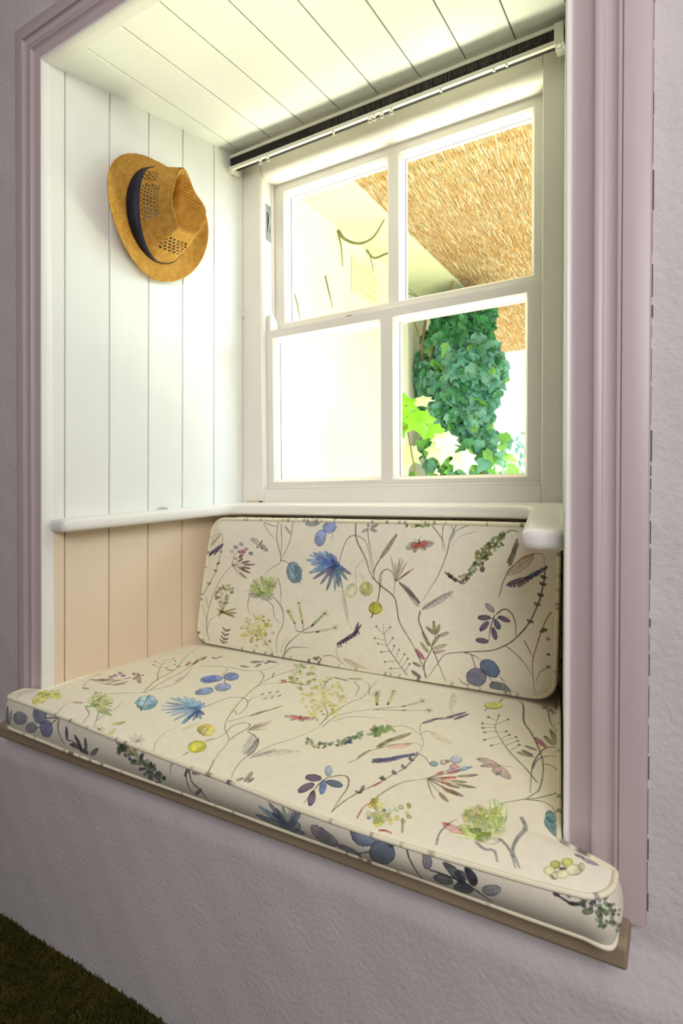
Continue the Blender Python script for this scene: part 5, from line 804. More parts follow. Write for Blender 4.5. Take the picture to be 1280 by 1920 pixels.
[1,0,9,463,8,-1882,1889,-190,-19],[1,0,9,210,8,-1882,1889,-210,30],[1,0,9,464,8,-1882,1889,-183,47],[1,0,9,465,8,-1882,1889,-168,75],[1,0,9,466,8,-1882,1889,-116,78],
[1,0,9,467,8,-1882,1889,-61,72],[1,0,9,468,8,-1882,1889,-143,-87],[1,0,9,469,8,-1882,1889,-98,-104],[1,0,9,470,8,-1882,1889,-57,-112],[1,0,9,471,8,-1882,1889,-5,-141],
[1,0,9,472,8,-1882,1889,53,-149],[1,0,9,473,8,-1882,1889,-111,-72],[1,0,9,474,8,-1882,1889,-18,61],[1,0,9,475,8,-1882,1889,19,38],[1,0,6.6,476,8,-1872,1884,47,-133],
[1,0,6.6,477,8,-1872,1884,34,-96],[1,0,6.6,478,8,-1872,1884,66,-98],[1,0,6.6,479,8,-1872,1884,62,-73],[1,0,6.6,480,8,-1872,1884,85,-72],[1,0,6.6,481,8,-1872,1884,68,-34],
[2,1,0,482,7,-1882,1889,15,7,3,-26],[0,0,0.65,454,7,-1867,1916,27,32],[2,1,0,483,9,-2090,2177,31,27,7,-63],[2,1,0,215,8,-2000,2053,22,40,10,-68],
[0,0,1.04,29,9,-2126,2160,28,1],[2,1,0,484,8,-1706,1748,28,14,4,-47],[2,1,0,485,8,-1707,1740,1,18,19,-31],[2,1,0,486,9,-1636,1634,28,21,8,-53],
[2,0,0,487,6,-1646,1644,15,7,-1,-21],[0,0,1.3,1,9,-1636,1590,-6,-22],[0,0,1.3,0,9,-1633,1680,15,30],[0,0,1.3,488,7,-1774,1537,-47,60,-19,70,16,59],
[1,1,9.8,489,5,-1788,1701,15,92],[1,1,8.2,490,6,-1780,1527,51,-4],[0,0,1.3,0,9,-1468,1518,-18,42,-20,30],[0,0,1.43,143,9,-2263,2302,128,52,161,10,72,63,12,106],
[0,0,1.17,143,9,-2068,2257,-27,71,-38,12],[1,1,9,491,8,-2069,2402,57,8],[1,1,9,491,8,-2057,2471,27,39],[1,1,9,491,8,-1981,2424,-5,58],[1,1,9,491,8,-2038,2467,43,53],
[1,1,9,491,8,-1970,2489,7,45],[1,1,9,491,8,-1985,2535,76,-3],[1,1,7.4,237,8,-2328,2298,-22,69],[1,1,7.4,237,8,-2333,2362,-9,63],[1,1,5.7,20,8,-2313,2438,46,-7],
[1,1,5.7,20,8,-2274,2433,1,56],[2,1,0,483,9,-2076,2196,40,28,-4,-64],[2,1,0,492,9,-2008,2259,34,21,7,-66],[2,1,0,493,9,-1950,2132,31,24,7,-63],
[2,1,0,494,8,-1998,2052,31,32,3,-63],[0,0,1.17,1,9,-2046,2221,33,15],[0,0,1.17,1,9,-2006,2206,40,-37],[0,0,1.04,1,9,-2086,2147,-48,23],
[0,0,1.56,239,9,-1750,2520,-47,-152,-3,-144,38,-170,72,-176,56,-82,86,-73,34,-102,46,-97],[0,0,1.56,239,9,-1914,2385,64,-52,44,-90],[0,0,1.04,0,9,-1801,2213,30,46,62,43],
[0,0,1.69,143,9,-1834,2398,38,-63],[0,0,1.3,0,9,-1866,1914,17,80,23,58,57,21,50,-27,38,-62,7,-65,-40,32,10,-47],[0,0,1.43,143,9,-1719,2046,-7,52,20,20],
[1,1,4.9,495,8,-1712,2132,0,28],[1,1,4.9,495,8,-1690,2162,1,28],[1,1,4.9,495,8,-1665,2187,1,29],[1,1,4.9,495,8,-1670,2100,2,27],[1,1,4.9,495,8,-1648,2124,2,27],
[1,1,4.9,495,8,-1626,2153,2,27],[0,0,0.91,68,9,-1712,2114,55,45,40,54],[0,0,1.3,143,9,-1663,1844,27,52,24,52],[1,1,7.4,496,8,-1615,1930,35,84],
[1,1,4.9,497,8,-1605,1960,65,125],[0,0,1.56,143,9,-1549,1729,-1,56,4,53,-14,32,-36,-2,-22,-42,18,-72,-9,-47,-17,-29],[1,0,3.3,498,7,-1533,1822,-5,66],
[1,0,3.3,499,7,-1533,1822,9,88],[1,0,3.3,500,7,-1533,1822,34,119],[1,0,3.3,501,7,-1533,1822,45,74],[1,0,3.3,502,7,-1533,1822,53,109],[1,0,3.3,126,7,-1533,1822,66,47],
[1,0,3.3,503,7,-1533,1822,49,38],[2,1,0,484,8,-1696,1751,32,16,6,-56],[2,1,0,485,8,-1693,1738,-5,24,27,-36],[0,0,1.3,0,9,-1679,1716,-23,55],
[2,1,0,486,9,-1630,1636,25,20,8,-51],[2,0,0,504,6,-1636,1642,14,7,-2,-20],[1,1,16.4,505,6,-1419,1668,-70,139],[1,1,11.5,506,6,-1398,1665,-50,120],
[0,0,1.69,507,9,-1527,1815,56,-20,39,-30,30,-64,2,-73,17,-62,21,-39],[0,0,0.52,1,6,-1422,1666,10,30],[0,0,0.52,1,6,-1424,1676,8,28],[0,0,0.52,1,6,-1425,1685,0,25],
[0,0,0.52,1,6,-1427,1694,8,30],[0,0,0.52,1,6,-1429,1703,1,27],[0,0,0.52,1,6,-1431,1713,5,29],[0,0,0.52,1,6,-1432,1722,3,28],[0,0,0.52,1,6,-1434,1732,-4,25],
[0,0,0.52,1,6,-1436,1742,0,27],[0,0,0.52,1,6,-1438,1752,-3,25],[0,0,0.52,1,6,-1440,1761,-9,23],[0,0,0.52,1,6,-1442,1771,-5,26],[1,1,9.8,508,6,-1380,1664,50,85],
[1,1,13.1,509,5,-1360,1684,124,92],[0,0,1.3,510,9,-1382,1654,28,51,68,63],[0,0,0.52,68,7,-1370,1679,-4,23],[0,0,0.52,68,7,-1370,1679,24,-7],
[0,0,0.52,68,7,-1360,1688,-3,22],[0,0,0.52,68,7,-1360,1688,24,-7],[0,0,0.52,68,7,-1349,1697,-3,21],[0,0,0.52,68,7,-1349,1697,23,-7],[0,0,0.52,68,7,-1339,1706,-1,20],
[0,0,0.52,68,7,-1339,1706,23,-8],[0,0,0.52,68,7,-1328,1714,-1,20],[0,0,0.52,68,7,-1328,1714,23,-7],[0,0,0.52,68,7,-1318,1723,0,19],[0,0,0.52,68,7,-1318,1723,23,-7],
[0,0,0.52,68,7,-1308,1732,1,18],[0,0,0.52,68,7,-1308,1732,24,-7],[0,0,0.52,68,7,-1297,1741,1,17],[0,0,0.52,68,7,-1297,1741,23,-7],[0,0,0.52,68,7,-1286,1750,2,16],
[0,0,0.52,68,7,-1286,1750,22,-8],[0,0,0.52,68,7,-1276,1759,3,15],[0,0,0.52,68,7,-1276,1759,23,-8],[0,0,1.17,511,9,-1386,1672,20,86,50,91,42,135],
[0,0,1.3,252,9,-1286,1993,-13,104,16,144,26,67,-11,90,-23,156],[0,0,1.3,252,9,-1268,1986,1,110,49,72,102,90],[0,0,1.56,68,7,-1257,2053,46,61,59,28,81,18],
[0,0,1.3,143,9,-1293,2051,-23,54,-53,60,-31,57],[0,0,0.65,512,2,-1425,2248,-45,35,-54,45],[2,1,0,513,7,-1524,2328,8,3,6,-23],[0,0,0.65,514,2,-1425,2248,-38,2,-44,10],
[2,1,0,515,7,-1507,2260,7,4,5,-22],[0,0,0.65,39,2,-1425,2248,71,-46,63,-37],[2,1,0,516,7,-1291,2165,5,2,2,-15],[0,0,0.65,46,2,-1425,2248,39,18,35,28],
[2,1,0,517,7,-1351,2294,6,2,3,-18],[0,0,0.65,86,2,-1425,2248,55,-54,48,-44],[2,1,0,518,7,-1322,2150,5,2,1,-12],[0,0,0.65,519,2,-1425,2248,-45,70,-53,85],
[2,1,0,520,7,-1523,2403,6,3,1,-15],[0,0,0.65,46,2,-1425,2248,-67,10,-75,19],[2,1,0,521,7,-1567,2277,6,3,1,-14],[0,0,0.65,437,2,-1425,2248,-79,66,-92,80],
[2,1,0,522,7,-1596,2394,8,4,4,-22],[0,0,0.65,46,2,-1425,2248,-26,38,-33,48],[2,1,0,523,7,-1484,2334,7,4,-1,-14],[0,0,0.65,519,2,-1425,2248,-14,64,-21,76],
[2,1,0,121,7,-1460,2388,6,2,3,-17],[0,0,0.65,524,2,-1425,2248,-44,56,-52,69],[2,1,0,525,7,-1521,2373,7,3,5,-22],[0,0,0.65,526,2,-1425,2248,-72,69,-85,84],
[2,1,0,527,7,-1582,2401,9,4,3,-21],[0,0,0.65,528,2,-1425,2248,32,-86,25,-74],[2,1,0,529,7,-1368,2088,4,2,4,-14],[0,0,0.65,530,2,-1425,2248,-35,27,-42,37],
[2,1,0,531,7,-1502,2312,6,3,1,-13],[0,0,0.65,512,2,-1425,2248,39,-38,33,-30],[2,1,0,532,7,-1353,2180,7,4,2,-18],[0,0,0.65,46,2,-1425,2248,6,57,0,68],
[2,1,0,533,7,-1419,2373,8,4,1,-19],[0,0,0.65,512,2,-1425,2248,-75,46,-86,58],[2,1,0,534,7,-1586,2352,10,4,2,-22],[0,0,0.65,289,2,-1425,2248,52,-12,45,-4],
[2,1,0,535,7,-1328,2232,7,4,-1,-14],[0,0,0.65,122,2,-1425,2248,28,17,23,25],[2,1,0,88,7,-1374,2290,6,3,5,-21],[0,0,0.65,415,2,-1425,2248,47,1,40,10],
[2,1,0,536,7,-1338,2259,5,2,5,-18],[0,0,0.65,519,2,-1425,2248,-33,-1,-40,8],[2,1,0,103,7,-1498,2255,6,3,5,-18],[0,0,0.65,45,2,-1425,2248,75,-65,64,-53],
[2,1,0,438,7,-1286,2130,8,3,-2,-13],[0,0,0.65,110,2,-1425,2248,21,-55,15,-44],[2,1,0,115,7,-1389,2149,6,3,2,-16],[0,0,0.65,45,2,-1425,2248,9,-66,3,-55],
[2,1,0,537,7,-1413,2127,5,2,4,-16],[0,0,0.65,122,2,-1425,2248,21,-15,16,-7],[2,1,0,441,7,-1388,2226,8,4,3,-22],[0,0,0.65,538,2,-1425,2248,41,-106,34,-91],
[2,1,0,539,7,-1350,2051,6,3,3,-17],[0,0,0.65,528,2,-1425,2248,65,-68,56,-56],[2,1,0,489,7,-1304,2124,7,4,3,-20],[0,0,0.65,277,2,-1425,2248,42,-100,34,-86],
[2,1,0,540,7,-1349,2062,6,3,1,-15],[0,0,0.65,541,2,-1425,2248,-35,-38,-40,-28],[2,1,0,536,7,-1500,2182,6,2,6,-19],[0,0,0.65,526,2,-1425,2248,69,-103,58,-86],
[2,1,0,542,7,-1298,2059,5,3,2,-15],[0,0,0.65,543,2,-1425,2248,8,-51,2,-41],[2,1,0,544,7,-1415,2156,9,4,-3,-14],[0,0,0.65,543,2,-1425,2248,-27,31,-34,41],
[2,1,0,125,7,-1486,2320,6,3,7,-23],[0,0,0.65,524,2,-1425,2248,-13,40,-20,50],[2,1,0,545,7,-1458,2338,5,2,6,-21],[0,0,0.65,546,2,-1425,2248,-30,-48,-35,-40],
[2,1,0,434,7,-1490,2160,7,3,5,-21],[0,0,0.65,547,2,-1425,2248,-11,70,-17,83],[2,1,0,548,7,-1453,2401,5,2,6,-19],[0,0,0.65,512,2,-1425,2248,-10,18,-15,27],
[2,1,0,549,7,-1450,2293,8,4,-2,-14],[0,0,0.65,524,2,-1425,2248,67,-74,57,-62],[2,1,0,130,7,-1301,2112,7,3,0,-15],[0,0,0.65,45,2,-1425,2248,12,16,6,24],
[2,1,0,550,7,-1407,2288,8,4,1,-17],[0,0,0.65,45,2,-1425,2248,-53,-12,-59,-4],[2,1,0,551,7,-1537,2232,6,3,3,-16],[0,0,0.65,552,2,-1425,2248,-41,78,-50,92],
[2,1,0,553,7,-1516,2418,6,4,5,-21],[0,0,0.65,530,2,-1425,2248,39,-102,32,-86],[2,1,0,530,7,-1354,2060,5,3,5,-19],[0,0,0.65,552,2,-1425,2248,15,-88,10,-76],
[2,1,0,554,7,-1400,2084,4,2,2,-11],[0,0,0.65,45,2,-1425,2248,60,-5,53,4],[2,1,0,124,7,-1312,2247,8,3,0,-17],[0,0,0.65,86,2,-1425,2248,-54,69,-65,83],
[2,1,0,555,7,-1544,2400,7,3,7,-23],[0,0,0.65,519,2,-1425,2248,-42,94,-51,112],[2,1,0,556,7,-1518,2454,10,4,0,-21],[0,0,0.65,552,2,-1425,2248,43,-33,37,-25],
[2,1,0,557,7,-1345,2190,9,5,2,-22],[0,0,0.65,433,2,-1425,2248,-43,39,-51,50],[2,1,0,558,7,-1519,2337,7,3,4,-21],[0,0,0.65,110,2,-1425,2248,84,-83,73,-69],
[2,1,0,559,7,-1268,2096,8,4,1,-19],[0,0,0.65,122,2,-1425,2248,24,-81,18,-68],[2,1,0,83,7,-1383,2099,5,2,3,-14],[0,0,0.65,528,2,-1425,2248,6,65,1,76],
[2,1,0,560,7,-1418,2389,6,3,1,-15],[0,0,0.65,561,2,-1425,2248,53,-87,45,-73],[2,1,0,112,7,-1327,2088,7,4,0,-14],[0,0,0.65,530,2,-1425,2248,69,-69,60,-57],
[2,1,0,562,7,-1296,2122,4,2,2,-12],[0,0,0.65,561,2,-1425,2248,71,-48,62,-38],[2,1,0,125,7,-1292,2162,5,2,3,-14],[0,0,0.65,110,2,-1425,2248,-8,-40,-13,-32],
[2,1,0,536,7,-1446,2176,9,4,0,-17],[0,0,0.65,528,2,-1425,2248,32,-39,26,-29],[2,1,0,556,7,-1367,2180,5,3,4,-17],[0,0,0.65,538,2,-1425,2248,-8,76,-14,91],
[2,1,0,140,7,-1447,2415,9,4,1,-21],[0,0,0.65,528,2,-1425,2248,55,-116,45,-98],[2,1,0,63,7,-1325,2034,5,3,4,-17],[0,0,0.65,528,2,-1425,2248,62,-62,54,-50],
[2,1,0,517,7,-1309,2136,6,4,-1,-13],[0,0,0.65,538,2,-1425,2248,-5,-68,-11,-58],[2,1,0,130,7,-1441,2122,8,4,-1,-15],[0,0,0.65,46,2,-1425,2248,25,-96,19,-82],
[2,1,0,517,7,-1381,2070,6,3,-1,-12],[0,0,0.65,519,2,-1425,2248,32,-66,25,-54],[2,1,0,525,7,-1368,2128,9,4,1,-20],[0,0,0.65,46,2,-1425,2248,30,-54,24,-43],
[2,1,0,563,7,-1371,2151,7,4,3,-19],[0,0,0.65,137,2,-1425,2248,40,6,35,14],[2,1,0,564,7,-1350,2268,5,3,5,-21],[0,0,0.65,524,2,-1425,2248,39,-101,31,-87],
[2,1,0,565,7,-1355,2060,7,4,2,-18],[0,0,0.65,546,2,-1425,2248,42,17,36,25],[2,1,0,443,7,-1347,2290,9,4,0,-20],[0,0,0.65,538,2,-1425,2248,-9,13,-16,21],
[2,1,0,122,7,-1450,2282,8,4,1,-18],[0,0,0.65,293,2,-1425,2248,-44,72,-53,86],[2,1,0,523,7,-1522,2406,5,2,3,-14],[0,0,0.65,289,2,-1425,2248,-9,-42,-15,-33],
[2,1,0,566,7,-1449,2173,4,2,2,-12],[0,0,0.65,39,2,-1425,2248,25,-26,19,-17],[2,1,0,102,7,-1381,2205,9,4,0,-18],[0,0,0.65,127,2,-1425,2248,-9,54,-16,65],
[2,1,0,567,7,-1450,2367,5,2,5,-19],[0,0,0.65,568,2,-1425,2248,-15,-27,-20,-19],[2,1,0,569,7,-1460,2202,5,2,4,-16],[0,0,0.65,110,2,-1425,2248,57,-54,50,-44],
[2,1,0,136,7,-1318,2150,6,3,-1,-12],[0,0,0.65,127,2,-1425,2248,-51,26,-58,37],[2,1,0,451,7,-1534,2311,9,4,3,-22],[0,0,0.65,543,2,-1425,2248,16,30,11,39],
[2,1,0,570,7,-1398,2317,9,5,-3,-16],[0,0,0.65,528,2,-1425,2248,21,-62,14,-52],[2,1,0,571,7,-1390,2134,9,4,1,-18],[0,0,0.65,514,2,-1425,2248,52,8,46,17],
[2,1,0,570,7,-1327,2273,5,2,3,-15],[0,0,0.65,568,2,-1425,2248,-42,-12,-49,-2],[2,1,0,572,7,-1516,2234,9,4,1,-19],[0,0,0.65,86,2,-1425,2248,33,-93,26,-79],
[2,1,0,562,7,-1366,2076,7,4,-1,-14],[0,0,0.65,122,2,-1425,2248,21,47,16,58],[2,1,0,90,7,-1388,2353,7,3,5,-24],[0,0,0.65,538,2,-1425,2248,3,21,-2,31],
[2,1,0,542,7,-1424,2300,9,4,4,-24],[0,0,0.65,552,2,-1425,2248,-41,52,-50,65],[2,1,0,573,7,-1516,2365,6,3,2,-16],[0,0,0.65,73,2,-1425,2248,54,-37,47,-27],
[2,1,0,571,7,-1324,2184,9,4,1,-20],[0,0,0.65,524,2,-1425,2248,61,-51,53,-40],[2,1,0,569,7,-1311,2157,6,3,3,-18],[0,0,0.65,512,2,-1425,2248,25,-40,18,-30],
[2,1,0,81,7,-1382,2178,6,3,0,-13],[0,0,0.65,526,2,-1425,2248,-8,-30,-13,-22],[2,1,0,543,7,-1446,2196,9,4,-1,-17],[0,0,0.65,293,2,-1425,2248,-44,31,-51,41],
[2,1,0,97,7,-1520,2320,4,2,4,-16],[0,0,0.65,514,2,-1425,2248,-52,95,-63,113],[2,1,0,523,7,-1540,2456,7,4,0,-16],[0,0,0.65,524,2,-1425,2248,-33,-11,-39,-3],
[2,1,0,234,7,-1497,2234,8,4,4,-22],[0,0,0.65,122,2,-1425,2248,33,-102,25,-87],[2,1,0,75,7,-1367,2059,6,3,1,-14],[0,0,0.65,73,2,-1425,2248,40,-74,32,-62],
[2,1,0,528,7,-1353,2112,5,2,2,-14],[2,1,0,574,4,-1420,2241,51,24,-19,-75],[0,0,0.65,109,3,-1684,2331,-33,61,-43,74],[2,1,0,575,7,-1760,2466,6,3,10,-25],
[0,0,0.65,277,3,-1684,2331,-3,54,-11,66],[2,1,0,576,7,-1698,2451,9,4,3,-22],[0,0,0.65,45,3,-1684,2331,53,8,45,17],[2,1,0,86,7,-1586,2356,10,4,-2,-15],
[0,0,0.65,293,3,-1684,2331,24,65,17,79],[2,1,0,577,7,-1643,2475,9,4,0,-17],[0,0,0.65,578,3,-1684,2331,-42,112,-53,133],[2,1,0,204,7,-1779,2576,6,3,10,-27],
[0,0,0.65,579,3,-1684,2331,-42,101,-54,120],[2,1,0,525,7,-1780,2552,8,3,3,-19],[0,0,0.65,109,3,-1684,2331,54,-29,45,-18],[2,1,0,580,7,-1585,2284,5,2,6,-17],
[0,0,0.65,541,3,-1684,2331,18,58,10,70],[2,1,0,157,7,-1656,2459,10,5,3,-24],[0,0,0.65,60,3,-1684,2331,-19,93,-29,110],[2,1,0,581,7,-1732,2534,9,4,3,-22],
[0,0,0.65,582,3,-1684,2331,-8,15,-14,25],[2,1,0,583,7,-1706,2371,10,5,-1,-18],[0,0,0.65,292,3,-1684,2331,12,92,4,108],[2,1,0,418,7,-1668,2531,11,5,4,-26],
[0,0,0.65,116,3,-1684,2331,48,-29,40,-19],[2,1,0,584,7,-1596,2283,9,4,0,-17],[0,0,0.65,277,3,-1684,2331,-31,99,-41,116],[2,1,0,585,7,-1756,2546,10,5,6,-29],
[0,0,0.65,541,3,-1684,2331,10,1,3,12],[2,1,0,57,7,-1671,2344,9,4,2,-20],[0,0,0.65,126,3,-1684,2331,42,57,36,69],[2,1,0,586,7,-1606,2457,8,4,0,-17],
[0,0,0.65,587,3,-1684,2331,56,-30,47,-20],[2,1,0,156,7,-1581,2281,5,3,8,-22],[0,0,0.65,277,3,-1684,2331,18,65,12,77],[2,1,0,588,7,-1654,2473,9,4,6,-27],
[0,0,0.65,587,3,-1684,2331,-19,58,-27,71],[2,1,0,521,7,-1730,2460,6,3,2,-15],[0,0,0.65,589,3,-1684,2331,9,20,1,30],[2,1,0,144,7,-1674,2381,7,3,3,-17],
[0,0,0.65,45,3,-1684,2331,-7,25,-15,35],[2,1,0,571,7,-1706,2391,7,3,9,-24],[0,0,0.65,43,3,-1684,2331,-40,93,-51,110],[2,1,0,447,7,-1775,2534,10,5,3,-25],
[0,0,0.65,590,3,-1684,2331,0,101,-7,120],[2,1,0,521,7,-1691,2552,10,4,1,-20],[0,0,0.65,541,3,-1684,2331,-6,17,-14,28],[2,1,0,263,7,-1704,2376,9,4,6,-25],
[0,0,0.65,541,3,-1684,2331,52,36,45,46],[2,1,0,170,7,-1587,2413,9,4,-2,-16],[0,0,0.65,60,3,-1684,2331,28,66,22,79],[2,1,0,591,7,-1634,2476,9,4,0,-19],
[0,0,0.65,592,3,-1684,2331,-12,19,-20,29],[2,1,0,157,7,-1716,2379,6,3,6,-20],[0,0,0.65,593,3,-1684,2331,-13,42,-22,53],[2,1,0,594,7,-1719,2426,9,4,0,-17],
[0,0,0.65,593,3,-1684,2331,-29,119,-40,140],[2,1,0,64,7,-1753,2590,11,5,2,-23],[0,0,0.65,561,3,-1684,2331,22,64,14,76],[2,1,0,575,7,-1648,2471,8,3,4,-20],
[0,0,0.65,528,3,-1684,2331,48,17,41,27],[2,1,0,595,7,-1595,2375,10,5,1,-20],[0,0,0.65,109,3,-1684,2331,-51,97,-63,116],[2,1,0,596,7,-1798,2544,8,4,5,-22],
[0,0,0.65,43,3,-1684,2331,4,90,-3,106],[2,1,0,546,7,-1683,2527,7,3,6,-24],[0,0,0.65,526,3,-1684,2331,39,-4,32,5],[2,1,0,156,7,-1613,2332,10,4,4,-24],
[0,0,0.65,552,3,-1684,2331,-13,64,-22,78],[2,1,0,597,7,-1719,2473,7,3,9,-25],[1,0,4.9,110,8,-1688,2324,116,5],[1,0,4.9,598,8,-1688,2324,84,11],
[1,0,4.9,437,8,-1688,2324,42,46],[1,0,4.9,415,8,-1688,2324,-57,1],[1,0,4.9,599,8,-1688,2324,-36,-37],[2,1,0,600,8,-1716,2327,12,6,0,-22],
[1,1,14.8,601,6,-1404,2014,-72,-14],[1,0,9.3,254,8,-1404,2014,-47,-9],[2,1,0,2,6,-1466,2002,4,1,0,-6],[1,1,14.8,601,6,-1404,2014,67,24],[1,0,9.3,254,8,-1404,2014,43,16],
[2,1,0,2,6,-1347,2035,3,1,0,-6],[1,1,9.8,601,6,-1404,2014,-21,-38],[1,0,6.2,254,8,-1404,2014,-14,-25],[2,1,0,2,6,-1422,1982,3,1,1,-6],[1,1,8.6,601,6,-1404,2014,35,-22],
[1,0,5.5,254,8,-1404,2014,22,-15],[2,1,0,2,6,-1374,1995,2,1,1,-6],[0,0,2.08,1,9,-1404,2014,-7,21],[1,1,7.4,602,8,-1510,2476,92,-13],[1,1,9.8,603,8,-1440,2486,82,26],
[0,0,1.3,0,9,-1488,2347,-27,72,9,59],[0,0,1.87,68,7,-1386,2467,58,-57,30,-84,41,-18],[0,0,1.7,68,7,-1241,2353,-59,111,-33,16],[1,1,5.7,200,6,-1156,2266,-56,100],
[2,1,0,201,4,-1199,2366,13,-3,-7,-15],[2,1,0,201,4,-1203,2348,12,-22,-19,18],[2,1,0,201,4,-1220,2356,-5,-12,-5,26],[2,1,0,201,4,-1226,2378,-16,16,16,-3],
[2,1,0,201,4,-1213,2384,-4,22,15,-29],[2,1,0,597,8,-1212,2366,7,4,-1,-16],[1,1,4.1,2,8,-1156,2266,-10,19],[2,1,0,604,8,-1266,1870,8,-11,-12,6],
[2,1,0,605,8,-1116,1903,5,-1,-2,-8],[2,1,0,367,8,-1112,1936,4,1,2,-13],[2,1,0,606,8,-1096,1970,8,-3,-5,-8],[2,1,0,607,8,-1063,2044,-5,-4,0,14],
[2,1,0,608,8,-1076,1963,6,-1,-2,-9],[2,1,0,609,8,-1151,1913,1,-8,-6,11],[2,1,0,610,8,-1234,1856,3,-10,-9,13],[2,1,0,611,8,-1244,1858,-2,-6,-6,14],
[2,1,0,612,8,-1204,1836,6,-3,-5,-4],[2,1,0,613,8,-1169,1837,-4,-6,-1,12],[2,1,0,614,8,-1058,2010,5,-8,-8,6],[2,1,0,610,8,-1125,1886,4,-12,-11,12],
[2,1,0,615,8,-1123,1905,4,-9,-9,8],[2,1,0,616,8,-1118,1904,8,-5,-7,-3],[2,1,0,617,8,-1242,1861,6,1,0,-12],[2,1,0,618,8,-1073,2051,7,-13,-13,11],
[2,1,0,619,8,-1173,1851,6,-6,-7,0],[2,1,0,576,8,-1063,2012,3,-14,-9,16],[2,1,0,207,8,-1203,1864,9,-8,-10,1],[2,1,0,604,8,-1163,1866,5,-9,-11,9],
[2,1,0,620,8,-1113,1928,7,-3,-5,-4],[2,1,0,621,8,-1035,2084,4,-12,-12,12],[2,1,0,160,8,-1133,1876,9,-8,-11,2],[2,1,0,622,8,-1096,1993,8,-1,-5,-6],
[2,1,0,623,8,-1206,1827,10,-5,-9,-2],[2,1,0,576,8,-1113,1965,5,-1,-2,-7],[2,1,0,624,8,-1055,2072,5,-8,-9,3],[2,1,0,625,8,-1099,1957,0,-7,-5,11],
[2,1,0,626,8,-1118,1928,5,1,-1,-10],[2,1,0,627,8,-1247,1837,7,-10,-13,8],[2,1,0,41,8,-1116,1882,6,-4,-6,-3],[2,1,0,592,8,-1054,2031,5,-11,-10,9],
[2,1,0,628,8,-1140,1905,4,-7,-8,6],[2,1,0,629,8,-1058,2068,0,-10,-6,16],[2,1,0,116,8,-1095,2005,5,-6,-7,0],[2,1,0,630,8,-1127,1946,-2,-8,-3,13],
[2,1,0,631,8,-1066,2064,6,-1,-2,-13],[2,1,0,367,8,-1192,1864,9,-5,-8,-3],[2,1,0,632,8,-1040,2042,-3,-6,-5,16],[2,1,0,633,8,-1186,1829,1,-7,-7,10],
[2,1,0,634,8,-1116,1915,7,2,-1,-12],[2,1,0,619,8,-1133,1897,2,-8,-7,10],[2,1,0,635,8,-1258,1870,7,-4,-6,-3],[2,1,0,636,8,-1180,1871,5,1,1,-11],
[2,1,0,637,8,-1048,2046,8,-12,-11,8],[2,1,0,592,8,-1165,1874,8,2,-3,-11],[2,1,0,624,8,-1258,1867,6,-2,-2,-8],[2,1,0,637,8,-1054,2016,6,0,-2,-7],
[2,1,0,624,8,-1109,1943,7,-5,-6,-6],[2,1,0,638,8,-1040,2058,0,-7,-8,13],[2,1,0,639,8,-1104,1938,-3,-6,-5,16],[2,1,0,634,8,-1121,1920,9,-8,-10,3],
[2,1,0,506,8,-1044,2059,7,-7,-8,-1],[2,1,0,640,8,-1134,1917,5,1,-1,-9],[2,1,0,641,8,-1123,1914,2,-9,-10,12],[2,1,0,642,8,-1186,1862,5,0,-2,-8],
[2,1,0,585,8,-1056,2058,6,-4,-6,-6],[2,1,0,608,8,-1089,1974,-1,-8,-6,14],[2,1,0,621,8,-1105,1970,-1,-8,-4,14],[2,1,0,175,8,-1226,1844,7,-10,-12,5],
[2,1,0,585,8,-1118,1927,3,1,1,-10],[2,1,0,643,8,-1112,1964,8,-12,-10,9],[2,1,0,644,8,-1098,2018,5,-10,-9,8],[2,1,0,637,8,-1246,1864,6,-10,-12,8],
[2,1,0,284,8,-1063,2058,3,-13,-10,15],[2,1,0,207,8,-1108,2002,1,-7,-7,11],[2,1,0,645,8,-1198,1852,5,-12,-10,12],[2,1,0,646,8,-1195,1852,3,-6,-10,6],
[2,1,0,647,8,-1127,1899,5,-9,-9,6],[2,1,0,627,8,-1091,1966,7,-6,-8,0],[2,1,0,648,8,-1130,1878,-4,-2,-2,12],[2,1,0,381,8,-1117,1899,1,-8,-8,13],
[2,1,0,613,8,-1202,1851,0,-5,-6,10],[2,1,0,151,8,-1049,2034,5,-4,-6,-1],[2,1,0,592,8,-1178,1866,-2,-7,-5,15],[2,1,0,649,8,-1108,1966,7,2,-3,-10],
[2,1,0,619,8,-1068,2050,1,-12,-9,17],[2,1,0,650,8,-1105,1953,-4,-7,-2,15],[2,1,0,651,8,-1095,1951,3,1,1,-8],[2,1,0,652,8,-1098,1981,7,-3,-5,-7],
[2,1,0,202,8,-1131,1932,6,-4,-5,-4],[2,1,0,653,8,-1248,1861,8,-2,-4,-10],[2,1,0,654,8,-1034,2064,7,-9,-9,3],[2,1,0,655,8,-1125,1914,7,-3,-4,-7],
[2,1,0,656,8,-1122,1898,-3,-4,-5,14],[2,1,0,585,8,-1102,1978,2,-8,-8,9],[2,1,0,657,8,-1190,1832,7,-6,-7,-4],[2,1,0,381,8,-1252,1848,-1,-8,-5,12],
[2,1,0,156,8,-1100,1962,6,-8,-9,5],[2,1,0,630,8,-1142,1905,2,-10,-7,12],[2,1,0,646,8,-1086,1996,5,-4,-5,-5],[2,1,0,658,8,-1098,1997,5,-4,-5,-6],
[2,1,0,653,8,-1244,1848,2,-10,-10,16],[2,1,0,658,8,-1120,1953,5,-4,-5,-4],[2,1,0,624,8,-1121,1953,8,-1,-4,-9],[2,1,0,158,8,-1083,1972,-1,-6,-6,13],
[2,1,0,659,8,-1167,1849,-3,-5,-2,12],[2,1,0,624,8,-1043,2095,5,1,-1,-11],[2,1,0,149,8,-1035,2068,-2,-9,-7,19],[2,1,0,381,8,-1159,1874,-3,-4,-6,15],
